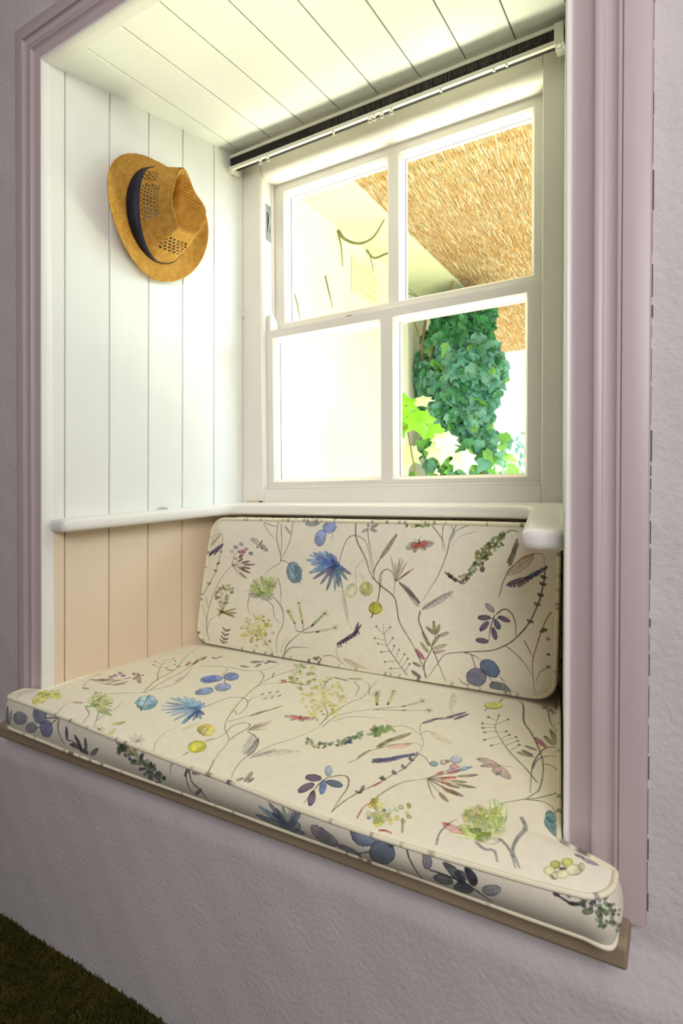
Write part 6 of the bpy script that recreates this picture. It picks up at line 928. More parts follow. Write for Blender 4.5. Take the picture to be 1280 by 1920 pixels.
[2,1,0,660,8,-1157,1885,7,-12,-11,11],[2,1,0,661,8,-1110,1956,7,-12,-11,10],[2,1,0,653,8,-1226,1838,-2,-5,-6,14],[2,1,0,652,8,-1116,1905,-2,-2,-3,11],
[2,1,0,662,8,-1083,1990,7,-2,-4,-8],[2,1,0,634,8,-1068,2008,7,-10,-10,8],[2,1,0,663,8,-1156,1874,5,-3,-4,-5],[2,1,0,664,8,-1105,2006,7,2,-2,-10],
[2,1,0,158,8,-1095,1955,-4,-3,-1,12],[2,1,0,665,8,-1110,1919,-2,-5,-5,13],[2,1,0,666,8,-1110,1902,-4,-5,-2,13],[2,1,0,667,8,-1102,1930,5,-7,-7,5],
[2,1,0,668,8,-1112,1904,1,-6,-9,10],[2,1,0,669,8,-1097,1917,2,-8,-7,9],[2,1,0,670,8,-1099,1922,5,2,-1,-10],[2,1,0,671,8,-1102,1919,6,-4,-6,-3],
[2,1,0,672,8,-1103,1920,-3,-7,-3,15],[2,1,0,629,8,-1093,1918,1,-9,-8,12],[2,1,0,671,8,-1108,1909,5,-3,-5,-4],[1,1,5.7,673,8,-1016,1828,17,76],
[0,0,1.3,324,9,-1028,1782,20,44,2,56,46,60],[1,1,8.2,674,8,-986,1929,13,39],[2,1,0,27,9,-1064,1704,12,6,6,-36],[2,1,0,3,9,-1089,1644,29,9,-18,-28],
[2,1,0,229,9,-1003,1645,32,1,-24,-19],[2,1,0,3,9,-1081,1586,14,28,1,-42],[2,1,0,675,9,-1030,1612,16,-36,-29,35],[2,1,0,3,9,-1033,1549,15,-34,-28,33],
[0,0,1.43,1,9,-1044,1668,-6,-44,6,-104],[0,0,1.69,676,9,-1040,1670,35,30,29,-8,25,-49,6,-55,7,-64],[0,0,1.3,337,9,-938,1519,14,61,20,57,44,101],
[0,0,1.56,355,7,-888,1670,25,62],[1,1,4.9,2,8,-898,1630,-10,50],[1,1,4.9,2,8,-900,1634,-20,5],[1,1,4.9,2,8,-865,1736,-17,12],[1,1,6.6,252,8,-1336,1524,15,23],
[1,1,7.4,677,8,-1303,1529,-14,59],[1,1,5.7,678,8,-1290,1530,3,31],[0,0,1.69,355,8,-849,1526,-5,48,6,26],[2,1,0,71,8,-831,1603,-7,-4,4,11],
[2,1,0,557,8,-835,1597,3,-8,-10,8],[2,1,0,75,8,-840,1606,-4,-8,-3,16],[2,1,0,679,8,-830,1616,-5,-4,-2,15],[2,1,0,680,8,-842,1599,4,-5,-8,-1],
[2,1,0,681,8,-839,1592,-2,-10,-7,17],[2,1,0,516,8,-842,1606,0,-8,-5,10],[2,1,0,682,8,-830,1628,3,-12,-9,13],[2,1,0,26,8,-816,1540,5,3,-1,-9],
[2,1,0,683,8,-788,1548,4,-10,-11,10],[2,1,0,684,8,-781,1545,7,-3,-7,-5],[2,1,0,683,8,-774,1570,-3,-2,-2,11],[2,1,0,685,8,-777,1548,4,-7,-9,5],
[2,1,0,686,8,-795,1556,9,-4,-8,-6],[2,1,0,687,8,-793,1574,7,2,-4,-10],[2,1,0,688,8,-786,1558,-3,-7,-1,11],[2,1,0,55,8,-782,1539,1,-6,-9,9],
[2,1,0,689,8,-792,1540,0,-8,-8,14],[2,1,0,690,8,-770,1540,7,-2,-5,-5],[2,1,0,691,8,-826,1556,8,0,-4,-12],[2,1,0,66,8,-786,1537,-1,-7,-7,13],
[2,1,0,692,8,-784,1574,6,-12,-12,10],[2,1,0,693,8,-810,1555,-6,-6,-1,16],[2,1,0,617,8,-773,1532,9,-4,-9,-2],[2,1,0,694,8,-786,1538,4,-6,-10,2],
[2,1,0,418,8,-791,1536,8,-1,-5,-11],[2,1,0,56,8,-796,1548,0,-6,-8,10],[1,1,5.7,200,6,-1159,2268,-55,116],[2,1,0,201,4,-1200,2383,13,-3,-7,-14],
[2,1,0,201,4,-1204,2365,12,-23,-19,19],[2,1,0,201,4,-1221,2373,-5,-12,-6,27],[2,1,0,201,4,-1228,2396,-16,17,16,-3],[2,1,0,201,4,-1215,2402,-4,23,15,-30],
[2,1,0,695,8,-1214,2384,8,3,-1,-16],[1,1,4.1,2,8,-1159,2268,-10,22],[1,1,5.7,200,6,-1115,2289,-41,151],[2,1,0,201,4,-1142,2439,12,-3,-6,-15],
[2,1,0,201,4,-1146,2421,11,-24,-19,20],[2,1,0,201,4,-1164,2429,-5,-12,-5,28],[2,1,0,201,4,-1170,2453,-16,18,17,-4],[2,1,0,201,4,-1157,2459,-3,23,14,-30],
[2,1,0,67,8,-1156,2440,8,4,-2,-17],[1,1,4.1,2,8,-1115,2289,-8,29],[1,1,5.7,203,6,-1052,2300,62,98],[2,1,0,201,4,-977,2398,12,-3,-7,-14],
[2,1,0,201,4,-982,2380,10,-22,-16,19],[2,1,0,201,4,-997,2388,-6,-12,-3,27],[2,1,0,201,4,-1002,2410,-14,17,16,-3],[2,1,0,201,4,-989,2416,-3,22,12,-29],
[2,1,0,257,8,-990,2398,8,4,-2,-16],[1,1,4.1,2,8,-1052,2300,12,20],[1,1,5.7,205,6,-1038,2269,108,55],[2,1,0,201,4,-918,2323,11,-2,-7,-14],
[2,1,0,201,4,-923,2306,9,-21,-15,18],[2,1,0,201,4,-937,2314,-6,-12,-3,26],[2,1,0,201,4,-941,2335,-13,15,14,-3],[2,1,0,201,4,-929,2340,-2,21,11,-27],
[2,1,0,259,8,-930,2324,7,2,-2,-14],[1,1,4.1,2,8,-1038,2269,22,11],[0,0,1.56,143,9,-1148,2217,28,34,66,53],[0,0,1.43,143,9,-1137,2226,100,42],
[1,1,11.5,696,6,-853,2386,-41,156],[0,0,0.78,143,6,-853,2386,27,-48],[2,1,0,518,9,-691,2484,36,17,-26,-53],[2,0,0,447,6,-696,2493,17,8,-13,-22],
[0,0,1.43,0,9,-678,2530,8,58],[0,0,1.3,1,9,-708,2442,-4,-19],[1,1,7.4,3,8,-907,2191,41,79],[1,1,7.4,491,8,-885,2246,75,59],[1,1,8.2,3,8,-838,2287,58,90],
[1,1,6.6,3,8,-803,2284,39,84],[0,0,0.78,0,8,-908,2200,5,-41,22,-49,33,-54,19,-51,5,-42],[0,0,1.3,697,9,-1001,2112,31,23,54,-12,48,-35],
[0,0,1.3,697,9,-872,2114,7,22,31,-3],[1,1,13.1,698,6,-844,2135,100,-55],[2,1,0,699,8,-1034,2057,1,-13,-10,21],[2,1,0,149,8,-1048,2050,8,-5,-6,-8],
[2,1,0,700,8,-1008,2106,6,-1,-3,-9],[2,1,0,701,8,-1054,2069,6,-12,-12,9],[2,1,0,702,8,-1066,2070,6,-8,-8,1],[2,1,0,703,8,-1026,2108,8,-11,-12,3],
[2,1,0,704,8,-1038,2078,10,-6,-8,-9],[2,1,0,705,8,-1054,2051,-5,-5,-1,15],[2,1,0,67,8,-1052,2050,-2,-10,-5,18],[2,1,0,60,8,-1028,2067,8,-10,-11,-1],
[2,1,0,705,8,-1012,2064,-2,-10,-7,20],[2,1,0,272,8,-1022,2094,-2,-7,-4,14],[2,1,0,706,8,-1021,2062,2,-12,-11,16],[2,1,0,37,8,-1022,2066,9,-1,-6,-9],
[2,1,0,707,8,-982,2078,-3,-5,-6,17],[2,1,0,60,8,-1008,2092,6,-10,-11,4],[2,1,0,704,8,-1008,2077,-6,-4,0,15],[2,1,0,708,8,-1044,2045,8,-7,-8,-3],
[2,1,0,37,8,-1072,2078,2,-15,-12,20],[2,1,0,411,8,-1020,2067,0,-9,-8,14],[2,1,0,592,8,-1048,2064,7,-12,-12,7],[2,1,0,622,8,-998,2089,-2,-9,-6,17],
[2,1,0,706,8,-1039,2040,0,-8,-9,15],[2,1,0,625,8,-1012,2101,9,-1,-4,-14],[2,1,0,284,8,-1050,2080,7,-11,-12,5],[2,1,0,709,8,-1046,2093,6,2,0,-16],
[2,1,0,710,8,-1044,2063,2,-10,-11,14],[2,1,0,616,8,-1032,2048,6,-11,-12,6],[2,1,0,278,8,-1019,2084,7,-8,-9,2],[2,1,0,707,8,-1015,2100,7,-14,-11,13],
[2,1,0,156,8,-1030,2061,0,-9,-8,16],[2,1,0,701,8,-1029,2068,8,-8,-9,-4],[2,1,0,411,8,-1019,2100,9,-6,-8,-4],[2,1,0,711,8,-1018,2056,0,-10,-9,16],
[2,1,0,585,8,-1032,2008,4,-8,-9,3],[2,1,0,266,8,-1030,2017,2,-9,-8,11],[2,1,0,60,8,-1025,2015,6,-13,-11,12],[2,1,0,616,8,-1021,2022,6,-1,-4,-7],
[2,1,0,712,8,-1036,2012,7,-2,-5,-5],[2,1,0,65,8,-1046,2018,-3,-4,-1,12],[2,1,0,411,8,-1032,2042,8,-10,-12,4],[2,1,0,606,8,-1038,2019,-3,-3,-2,12],
[2,1,0,713,8,-1031,2040,6,-5,-6,-7],[2,1,0,714,8,-1042,2035,6,-7,-8,-1],[2,1,0,171,8,-1047,2036,2,-10,-10,15],[2,1,0,621,8,-1018,2019,-3,-2,-3,14],
[2,1,0,597,8,-1024,2038,7,-5,-6,-5],[2,1,0,149,8,-1035,2018,7,2,0,-16],[1,1,9.8,715,8,-984,1937,20,83],[1,1,10.7,237,8,-970,1990,56,104],[1,1,13.1,716,7,-949,1947,73,68],
[0,0,1.3,717,9,-989,1908,47,65,40,27,42,23,31,-18],[1,1,4.9,718,8,-950,1846,4,-27],[1,1,4.9,719,8,-942,1853,6,-29],[1,1,4.9,360,8,-934,1861,7,-33],
[1,1,4.9,667,8,-926,1868,8,-34],[1,1,4.9,223,8,-918,1876,9,-36],[1,1,4.9,669,8,-910,1884,9,-37],[1,1,4.9,720,8,-902,1891,9,-36],[1,1,4.9,721,8,-894,1899,8,-35],
[1,1,4.9,356,8,-886,1907,7,-34],[1,1,4.9,722,8,-878,1914,6,-30],[1,1,4.9,368,8,-869,1922,3,-28],[1,1,4.9,672,8,-861,1930,2,-24],[1,1,4.9,359,8,-853,1938,0,-20],
[1,1,4.9,723,8,-844,1946,-3,-15],[1,1,4.9,724,8,-836,1953,-5,-9],[1,1,4.9,725,8,-828,1961,-7,-3],[1,1,8.2,726,8,-960,1841,78,45],[1,1,8.2,727,8,-902,1888,83,67],
[0,0,1.04,0,9,-820,1955,32,-17,24,-30],[0,0,1.69,728,9,-824,1938,-6,-98,-18,-53,-17,-62,-11,-37],[0,0,1.82,355,7,-876,1690,11,29],[1,1,4.9,729,8,-866,1740,-14,21],
[1,1,4.9,729,8,-866,1740,10,7],[1,1,4.9,729,8,-848,1788,-14,23],[1,1,4.9,729,8,-848,1788,10,8],[1,1,4.9,729,8,-835,1838,-14,23],[1,1,4.9,729,8,-835,1838,11,7],
[1,1,4.9,729,8,-832,1898,-14,24],[1,1,4.9,729,8,-832,1898,12,8],[0,0,1.69,326,9,-843,1626,20,73,29,61,60,53],[0,0,0.91,678,9,-734,1813,21,41],
[1,1,6.6,254,8,-713,1854,14,28],[0,0,0.91,678,9,-734,1813,49,61],[1,1,6.6,730,8,-685,1874,34,41],[0,0,0.91,678,9,-734,1813,37,22],[1,1,6.6,731,8,-697,1835,24,15],
[0,0,0.91,678,9,-734,1813,53,33],[1,1,6.6,732,8,-681,1846,35,21],[0,0,0.91,678,9,-734,1813,50,3],[1,1,6.6,733,8,-684,1816,34,3],[0,0,0.91,678,9,-734,1813,77,25],
[1,1,6.6,177,8,-657,1838,51,17],[0,0,0.91,678,9,-734,1813,72,-1],[1,1,6.6,734,8,-662,1812,46,0],[0,0,0.91,678,9,-734,1813,100,15],[1,1,6.6,239,8,-634,1828,65,9],
[0,0,0.91,678,9,-734,1813,89,-26],[1,1,6.6,735,8,-645,1787,56,-17],[0,0,0.91,678,9,-734,1813,68,-27],[1,1,6.6,736,8,-666,1786,44,-16],[0,0,0.91,678,9,-734,1813,78,-27],
[1,1,6.6,737,8,-656,1786,50,-18],[0,0,0.91,678,9,-734,1813,68,-58],[1,1,6.6,717,8,-666,1755,43,-35],[0,0,0.91,678,9,-734,1813,89,62],[1,1,6.6,738,8,-645,1875,60,42],
[0,0,0.91,678,9,-734,1813,44,76],[1,1,6.6,739,8,-690,1889,30,52],[0,0,0.91,678,9,-734,1813,67,85],[1,1,6.6,648,8,-667,1898,47,60],[2,1,0,740,8,-748,1913,14,7,-6,-26],
[2,1,0,741,8,-720,1940,12,7,-6,-25],[2,1,0,742,8,-686,1975,19,9,-10,-36],[2,1,0,743,8,-678,1927,13,6,-7,-24],[2,1,0,744,8,-640,1934,9,4,-5,-18],
[2,1,0,745,8,-710,1952,7,3,-3,-13],[0,0,1.04,0,9,-728,1803,39,-62,23,-26],[1,1,16,746,6,-541,2000,-82,18],[1,0,10.1,747,8,-541,2000,-53,12],
[2,1,0,2,6,-611,2015,3,1,-2,-5],[1,1,16,746,6,-541,2000,59,-64],[1,0,10.1,747,8,-541,2000,39,-42],[2,1,0,2,6,-490,1945,2,1,-2,-5],[1,1,9.8,746,6,-541,2000,-56,-28],
[1,0,6.2,747,8,-541,2000,-36,-18],[2,1,0,2,6,-588,1976,2,2,-1,-6],[1,1,12.3,746,6,-541,2000,13,-60],[1,0,7.8,747,8,-541,2000,9,-40],[2,1,0,2,6,-530,1948,3,2,-1,-5],
[0,0,2.08,1,9,-541,2000,6,8],[0,0,0.52,1,7,-538,2007,44,8],[0,0,1.43,748,9,-400,1966,-42,54,-85,94,-52,79,-47,84,-18,99],[0,0,0.78,510,9,-639,2347,-41,20],
[2,1,0,749,8,-680,2367,6,3,-3,-13],[0,0,0.78,510,9,-632,2311,-54,-10],[2,1,0,749,8,-686,2301,5,2,-3,-12],[0,0,0.78,510,9,-627,2292,-45,-30],
[2,1,0,749,8,-672,2262,6,3,-3,-12],[0,0,0.78,510,9,-615,2260,-40,-34],[2,1,0,749,8,-655,2226,5,3,-2,-11],[0,0,0.78,510,9,-595,2220,-42,-55],
[2,1,0,749,8,-637,2165,5,3,-2,-11],[0,0,0.78,510,9,-567,2172,-34,-39],[2,1,0,749,8,-601,2133,5,3,-3,-11],[0,0,0.78,510,9,-631,2320,29,60],
[2,1,0,749,8,-602,2380,5,2,-3,-12],[0,0,0.78,510,9,-640,2362,-5,38],[2,1,0,749,8,-645,2400,5,2,-2,-12],[0,0,0.78,510,9,-609,2249,28,23],
[2,1,0,749,8,-581,2272,5,3,-3,-12],[0,0,0.78,510,9,-582,2206,19,43],[2,1,0,749,8,-563,2249,5,3,-3,-12],[0,0,0.78,510,9,-572,2190,37,52],
[2,1,0,749,8,-535,2242,5,2,-3,-10],[0,0,0.78,510,9,-552,2160,30,54],[2,1,0,749,8,-522,2214,5,2,-3,-10],[0,0,0.78,510,9,-527,2127,17,59],
[2,1,0,749,8,-510,2186,5,3,-3,-11],[0,0,2.21,750,9,-606,2581,30,-39,36,-148,46,-83,52,-111,37,-104,19,-123,2,-59],
[0,0,1.56,750,9,-371,2267,-43,-40,-16,-59,-4,-110,28,-166],[0,0,2.08,208,7,-430,2038,2,70,26,55,44,25],[1,1,10.7,385,8,-471,2280,54,-61],[1,1,9.8,237,8,-400,2260,-44,54],
[1,1,9.8,237,8,-385,2267,-49,117],[1,1,8.2,751,8,-383,2322,-28,80],[1,1,8.2,752,8,-490,2190,46,-10],[1,1,9,753,8,-504,2126,61,-2],[1,1,6.6,2,8,-493,2150,45,-16],
[0,0,1.69,143,9,-398,2099,29,3,25,-44,15,-57,-3,-52,-41,-64,-41,-35,-78,-76],[0,0,1.43,143,9,-414,1850,54,18,30,-12,14,-29],[0,0,2.04,754,6,-407,1863,21,59,-4,70],
[2,1,0,755,9,-326,1805,11,14,1,-41],[1,1,13.1,756,8,-334,1801,39,-82],[1,1,9.8,393,8,-518,2622,54,-27],[0,0,1.3,1,9,-472,2539,30,-99,35,-58],
[2,1,0,757,8,-490,2596,6,-4,-6,-14],[2,1,0,758,8,-490,2576,5,2,-2,-19],[2,1,0,759,8,-497,2574,4,-18,-11,13],[2,1,0,760,8,-488,2568,-4,-3,2,17],
[2,1,0,758,8,-479,2565,-2,-9,-4,17],[2,1,0,253,8,-456,2554,-4,-12,-2,26],[2,1,0,761,8,-470,2552,2,-15,-7,13],[2,1,0,762,8,-466,2570,1,-12,-6,14],
[2,1,0,763,8,-474,2544,0,-10,-7,16],[2,1,0,24,8,-493,2578,7,-7,-8,-2],[2,1,0,377,8,-486,2579,-2,-8,-4,17],[2,1,0,764,8,-494,2564,1,-15,-8,18],
[1,1,11.5,341,8,-463,2704,49,-154],[0,0,1.04,0,9,-455,2514,23,44,27,-84],[2,0,0,683,8,-496,1677,68,-23,-68,-48],[1,1,17.2,521,8,-480,1638,-71,79],
[0,0,0.39,32,6,-504,1666,-44,47],[1,1,17.1,688,8,-487,1601,-84,-15],[0,0,0.39,32,6,-517,1596,-50,-10],[1,1,17.1,205,8,-458,1660,-15,136],[0,0,0.39,32,6,-464,1706,-8,84],
[1,1,17,57,8,-482,1630,-76,57],[0,0,0.39,32,6,-508,1650,-46,35],[1,1,16.9,765,8,-484,1629,-81,53],[0,0,0.39,32,6,-512,1647,-49,32],[1,1,16.9,766,8,-484,1634,-78,68],
[0,0,0.39,32,6,-511,1658,-48,40],[1,1,16.8,767,8,-465,1663,-33,145],[0,0,0.39,32,6,-476,1712,-21,90],[1,1,16.7,768,8,-468,1658,-42,132],[0,0,0.39,32,6,-482,1703,-26,81],
[1,1,16.6,30,8,-476,1648,-60,105],[0,0,0.39,32,6,-497,1684,-37,64],[1,1,16.6,443,8,-482,1626,-76,46],[0,0,0.39,32,6,-508,1642,-46,28],[1,1,16.5,769,8,-483,1636,-79,71],
[0,0,0.39,32,6,-510,1660,-48,44],[1,1,16.4,767,8,-457,1660,-12,137],[0,0,0.39,32,6,-461,1707,-8,84],[1,1,16.4,583,8,-477,1641,-63,84],[0,0,0.39,32,6,-498,1670,-39,51],
[1,1,16.3,770,8,-474,1641,-57,85],[0,0,0.39,32,6,-494,1670,-34,53],[1,1,16.2,771,8,-478,1632,-64,63],[0,0,0.39,32,6,-500,1654,-39,38],[1,1,16.1,772,8,-483,1612,-73,12],
[0,0,0.39,32,6,-508,1616,-45,8],[1,1,16.1,773,8,-480,1608,-67,0],[0,0,0.39,32,6,-504,1608,-40,0],[1,1,16,30,8,-480,1621,-68,33],[0,0,0.39,32,6,-504,1633,-41,20],
[1,1,15.9,66,8,-475,1637,-58,75],[0,0,0.39,32,6,-495,1663,-35,45],[1,1,15.9,774,8,-461,1652,-22,114],[0,0,0.39,32,6,-469,1691,-13,70],[1,1,15.8,546,8,-461,1653,-21,115],
[0,0,0.39,32,6,-468,1692,-13,70],[1,1,15.7,64,8,-473,1644,-51,92],[0,0,0.39,32,6,-490,1676,-32,56],[1,1,15.6,775,8,-481,1622,-71,36],[0,0,0.39,32,6,-506,1635,-42,22],
[1,1,15.6,66,8,-474,1643,-54,91],[0,0,0.39,32,6,-492,1674,-34,56],[1,1,15.5,776,8,-471,1643,-47,91],[0,0,0.39,32,6,-487,1674,-29,56],[1,1,15.4,777,8,-476,1616,-58,22],
[0,0,0.39,32,6,-497,1624,-35,13],[1,1,15.4,778,8,-477,1625,-60,42],[0,0,0.39,32,6,-498,1640,-36,25],[1,1,15.3,779,8,-475,1617,-56,22],[0,0,0.39,32,6,-495,1625,-33,13],
[1,1,15.2,583,8,-473,1634,-50,64],[0,0,0.39,32,6,-490,1656,-31,40],[1,1,15.1,684,8,-476,1604,-56,-10],[0,0,0.39,32,6,-496,1600,-34,-5],[1,1,15.1,583,8,-472,1629,-49,54],
[0,0,0.39,32,6,-489,1648,-29,33],[1,1,15,576,8,-462,1643,-22,87],[0,0,0.39,32,6,-469,1673,-14,53],[1,1,14.9,66,8,-472,1631,-48,59],[0,0,0.39,32,6,-488,1652,-30,35],
[1,1,14.9,778,8,-475,1626,-56,47],[0,0,0.39,32,6,-494,1643,-34,28],[1,1,14.8,780,8,-475,1616,-53,20],[0,0,0.39,32,6,-494,1623,-32,12],[1,1,14.7,781,8,-470,1634,-43,64],
[0,0,0.39,32,6,-485,1656,-26,40],[1,1,14.6,527,8,-474,1625,-51,44],[0,0,0.39,32,6,-492,1640,-31,27],[1,1,14.6,782,8,-458,1640,-12,79],[0,0,0.39,32,6,-462,1667,-7,48],
[1,1,14.5,780,8,-472,1624,-50,42],[0,0,0.39,32,6,-490,1639,-30,25],[1,1,14.4,783,8,-470,1633,-42,62],[0,0,0.39,32,6,-484,1654,-26,38],[1,1,14.3,784,8,-471,1622,-44,33],
[0,0,0.39,32,6,-486,1633,-27,21],[1,1,14.3,784,8,-471,1623,-46,39],[0,0,0.39,32,6,-487,1637,-28,23],[1,1,14.2,560,8,-468,1626,-40,44],[0,0,0.39,32,6,-482,1641,-24,27],
[1,1,14.1,785,8,-464,1633,-27,63],[0,0,0.39,32,6,-473,1655,-17,39],[1,1,14.1,786,8,-458,1639,-14,77],[0,0,0.39,32,6,-463,1666,-9,47],[1,1,14,205,8,-468,1628,-37,50],
[0,0,0.39,32,6,-481,1645,-22,31],[1,1,13.9,787,8,-460,1638,-17,76],[0,0,0.39,32,6,-466,1664,-10,46],[1,1,13.8,586,8,-464,1628,-30,49],[0,0,0.39,32,6,-475,1645,-18,30],
[1,1,13.8,576,8,-470,1608,-43,1],[0,0,0.39,32,6,-485,1608,-26,1],[1,1,13.7,570,8,-469,1618,-39,27],[0,0,0.39,32,6,-482,1628,-24,16],[1,1,13.6,777,8,-470,1608,-40,0],
[0,0,0.39,32,6,-484,1608,-24,0],[1,1,13.6,556,8,-468,1612,-38,13],[0,0,0.39,32,6,-482,1617,-22,7],[1,1,13.5,776,8,-461,1633,-21,63],[0,0,0.39,32,6,-468,1655,-13,37],
[1,1,13.4,780,8,-466,1614,-34,16],[0,0,0.39,32,6,-478,1620,-21,9],[1,1,13.3,788,8,-462,1630,-22,55],[0,0,0.39,32,6,-469,1649,-14,33],[1,1,13.3,594,8,-466,1622,-32,36],
[0,0,0.39,32,6,-477,1634,-19,22],[1,1,13.2,789,8,-468,1614,-37,17],[0,0,0.39,32,6,-481,1620,-23,10],[1,1,13.1,790,8,-466,1617,-34,21],[0,0,0.39,32,6,-478,1624,-20,14],
[1,1,13.1,791,8,-466,1612,-31,9],[0,0,0.39,32,6,-477,1615,-19,6],[1,1,13,792,8,-465,1614,-30,14],[0,0,0.39,32,6,-476,1619,-18,9],[1,1,11.5,34,8,-465,1608,-31,-9],
[0,0,0.39,32,6,-476,1605,-19,-5],[1,1,11.2,793,8,-464,1606,-31,-16],[0,0,0.39,32,6,-475,1600,-19,-9],[1,1,11,794,8,-466,1612,-34,0],[0,0,0.39,32,6,-478,1612,-21,0],
[1,1,10.8,795,8,-462,1604,-25,-16],[0,0,0.39,32,6,-471,1598,-15,-10],[1,1,10.5,269,8,-464,1609,-28,-6],[0,0,0.39,32,6,-474,1607,-17,-4],[1,1,10.3,796,8,-463,1612,-27,-2],
[0,0,0.39,32,6,-472,1611,-17,-1],[1,1,10,797,8,-463,1612,-27,2],[0,0,0.39,32,6,-472,1613,-16,1],[1,1,9.8,798,8,-460,1616,-22,10],[0,0,0.39,32,6,-468,1620,-12,6],
[1,1,9.6,799,8,-461,1616,-22,10],[0,0,0.39,32,6,-469,1620,-13,6],[1,1,9.3,413,8,-460,1616,-21,9],[0,0,0.39,32,6,-468,1619,-12,5],[1,1,9.1,37,8,-458,1608,-14,-8],
[0,0,0.39,32,6,-462,1605,-9,-5],[1,1,8.8,82,8,-458,1612,-14,2],[0,0,0.39,32,6,-463,1613,-9,1],[1,1,9.8,338,8,-521,1615,30,23],[1,1,12.3,430,7,-602,1614,72,-15],
[1,1,4.9,800,8,-604,1615,26,-1],[0,0,1.43,0,9,-588,1524,-7,46,12,58,13,20],[1,1,13.1,509,7,-479,1598,49,17],[0,0,3.4,68,7,-488,1578,28,-15,25,6,20,-35],
[0,0,2.89,506,8,-432,1622,28,-23,21,-32,16,-33],[0,0,4.25,68,8,-400,1750,21,-46,-10,-60,1,-51,30,-54],[2,1,0,562,8,-835,1615,4,-11,-13,10],
[2,1,0,71,8,-827,1609,7,-4,-8,-5],[2,1,0,83,8,-828,1612,6,-6,-9,-4],[2,1,0,141,8,-837,1618,6,2,-3,-10],[2,1,0,97,8,-830,1618,8,-4,-8,-5],
[2,1,0,553,8,-844,1618,6,-10,-10,7],[2,1,0,801,8,-837,1618,-1,-10,-4,14],[2,1,0,802,8,-842,1620,5,0,-2,-10],[2,1,0,515,7,-783,1561,9,0,-6,-9],
[2,1,0,803,7,-736,1575,8,-8,-11,1],[2,1,0,533,7,-728,1648,10,-8,-12,0],[2,1,0,804,7,-775,1534,10,-3,-9,-6],[2,1,0,805,7,-772,1546,8,3,-4,-12],
[2,1,0,522,7,-726,1642,7,-12,-12,9],[2,1,0,140,7,-824,1594,10,-4,-8,-6],[2,1,0,789,7,-714,1605,8,-11,-12,6],[2,1,0,806,7,-746,1552,6,-12,-11,9],
[2,1,0,807,7,-837,1620,10,-8,-12,0],[2,1,0,769,7,-746,1628,10,-6,-11,-4],[2,1,0,421,7,-754,1610,9,-7,-11,-1],[2,1,0,808,7,-802,1608,9,-10,-12,2],
[2,1,0,631,7,-804,1548,10,-6,-11,-1],[2,1,0,809,7,-704,1596,8,3,-4,-12],[2,1,0,810,7,-814,1592,10,-4,-9,-6],[2,1,0,57,7,-713,1570,9,-2,-8,-7],
[2,1,0,516,7,-768,1578,8,2,-6,-11],[2,1,0,522,7,-804,1559,10,-7,-11,-1],[2,1,0,533,7,-756,1563,9,-7,-11,0],[2,1,0,806,7,-778,1525,9,-3,-9,-6],
[2,1,0,679,7,-786,1535,10,-1,-8,-8],[0,0,1.17,287,6,-768,1538,-44,48],[0,0,1.17,287,6,-782,1532,-34,52],[0,0,1.17,287,6,-789,1528,13,76],
[0,0,1.17,287,6,-791,1527,-17,61],[0,0,1.17,287,6,-759,1543,-14,63],[0,0,1.17,287,6,-782,1532,-6,66],[0,0,1.17,287,6,-770,1538,8,73],[0,0,1.17,287,6,-766,1540,-48,45],
[0,0,1.17,287,6,-795,1525,-2,68],[0,0,1.17,287,6,-776,1535,-11,64],[0,0,1.17,287,6,-792,1526,-22,58],[0,0,1.17,287,6,-792,1526,-3,68],
[0,0,2.55,811,9,-762,1508,18,6,19,-3],[2,1,0,26,8,-787,1590,4,2,-1,-8],[0,0,1.56,143,9,-719,1580,23,-54],[2,1,0,812,8,-274,1589,13,6,-10,-21],
[2,1,0,812,8,-248,1610,14,7,-12,-24],[2,1,0,66,8,-284,1562,15,7,-12,-22],[2,1,0,683,8,-227,1591,20,10,-17,-31],[2,1,0,775,8,-253,1563,16,8,-13,-23],
[2,1,0,779,8,-212,1610,8,4,-6,-22],[2,1,0,2,8,-255,1582,9,5,-8,-10],[1,1,5.7,813,8,-236,1655,27,-3],[1,1,7.4,814,8,-217,1647,44,-5],[2,1,0,815,8,-274,1545,2,-1,-3,-3],
[2,1,0,392,8,-278,1546,-1,-4,-3,4],[2,1,0,181,8,-272,1544,2,0,-2,-4],[2,1,0,816,8,-271,1541,1,-2,-3,-2],[2,1,0,715,8,-266,1541,0,-3,-4,0],
[2,1,0,815,8,-274,1541,-2,-4,0,7],]
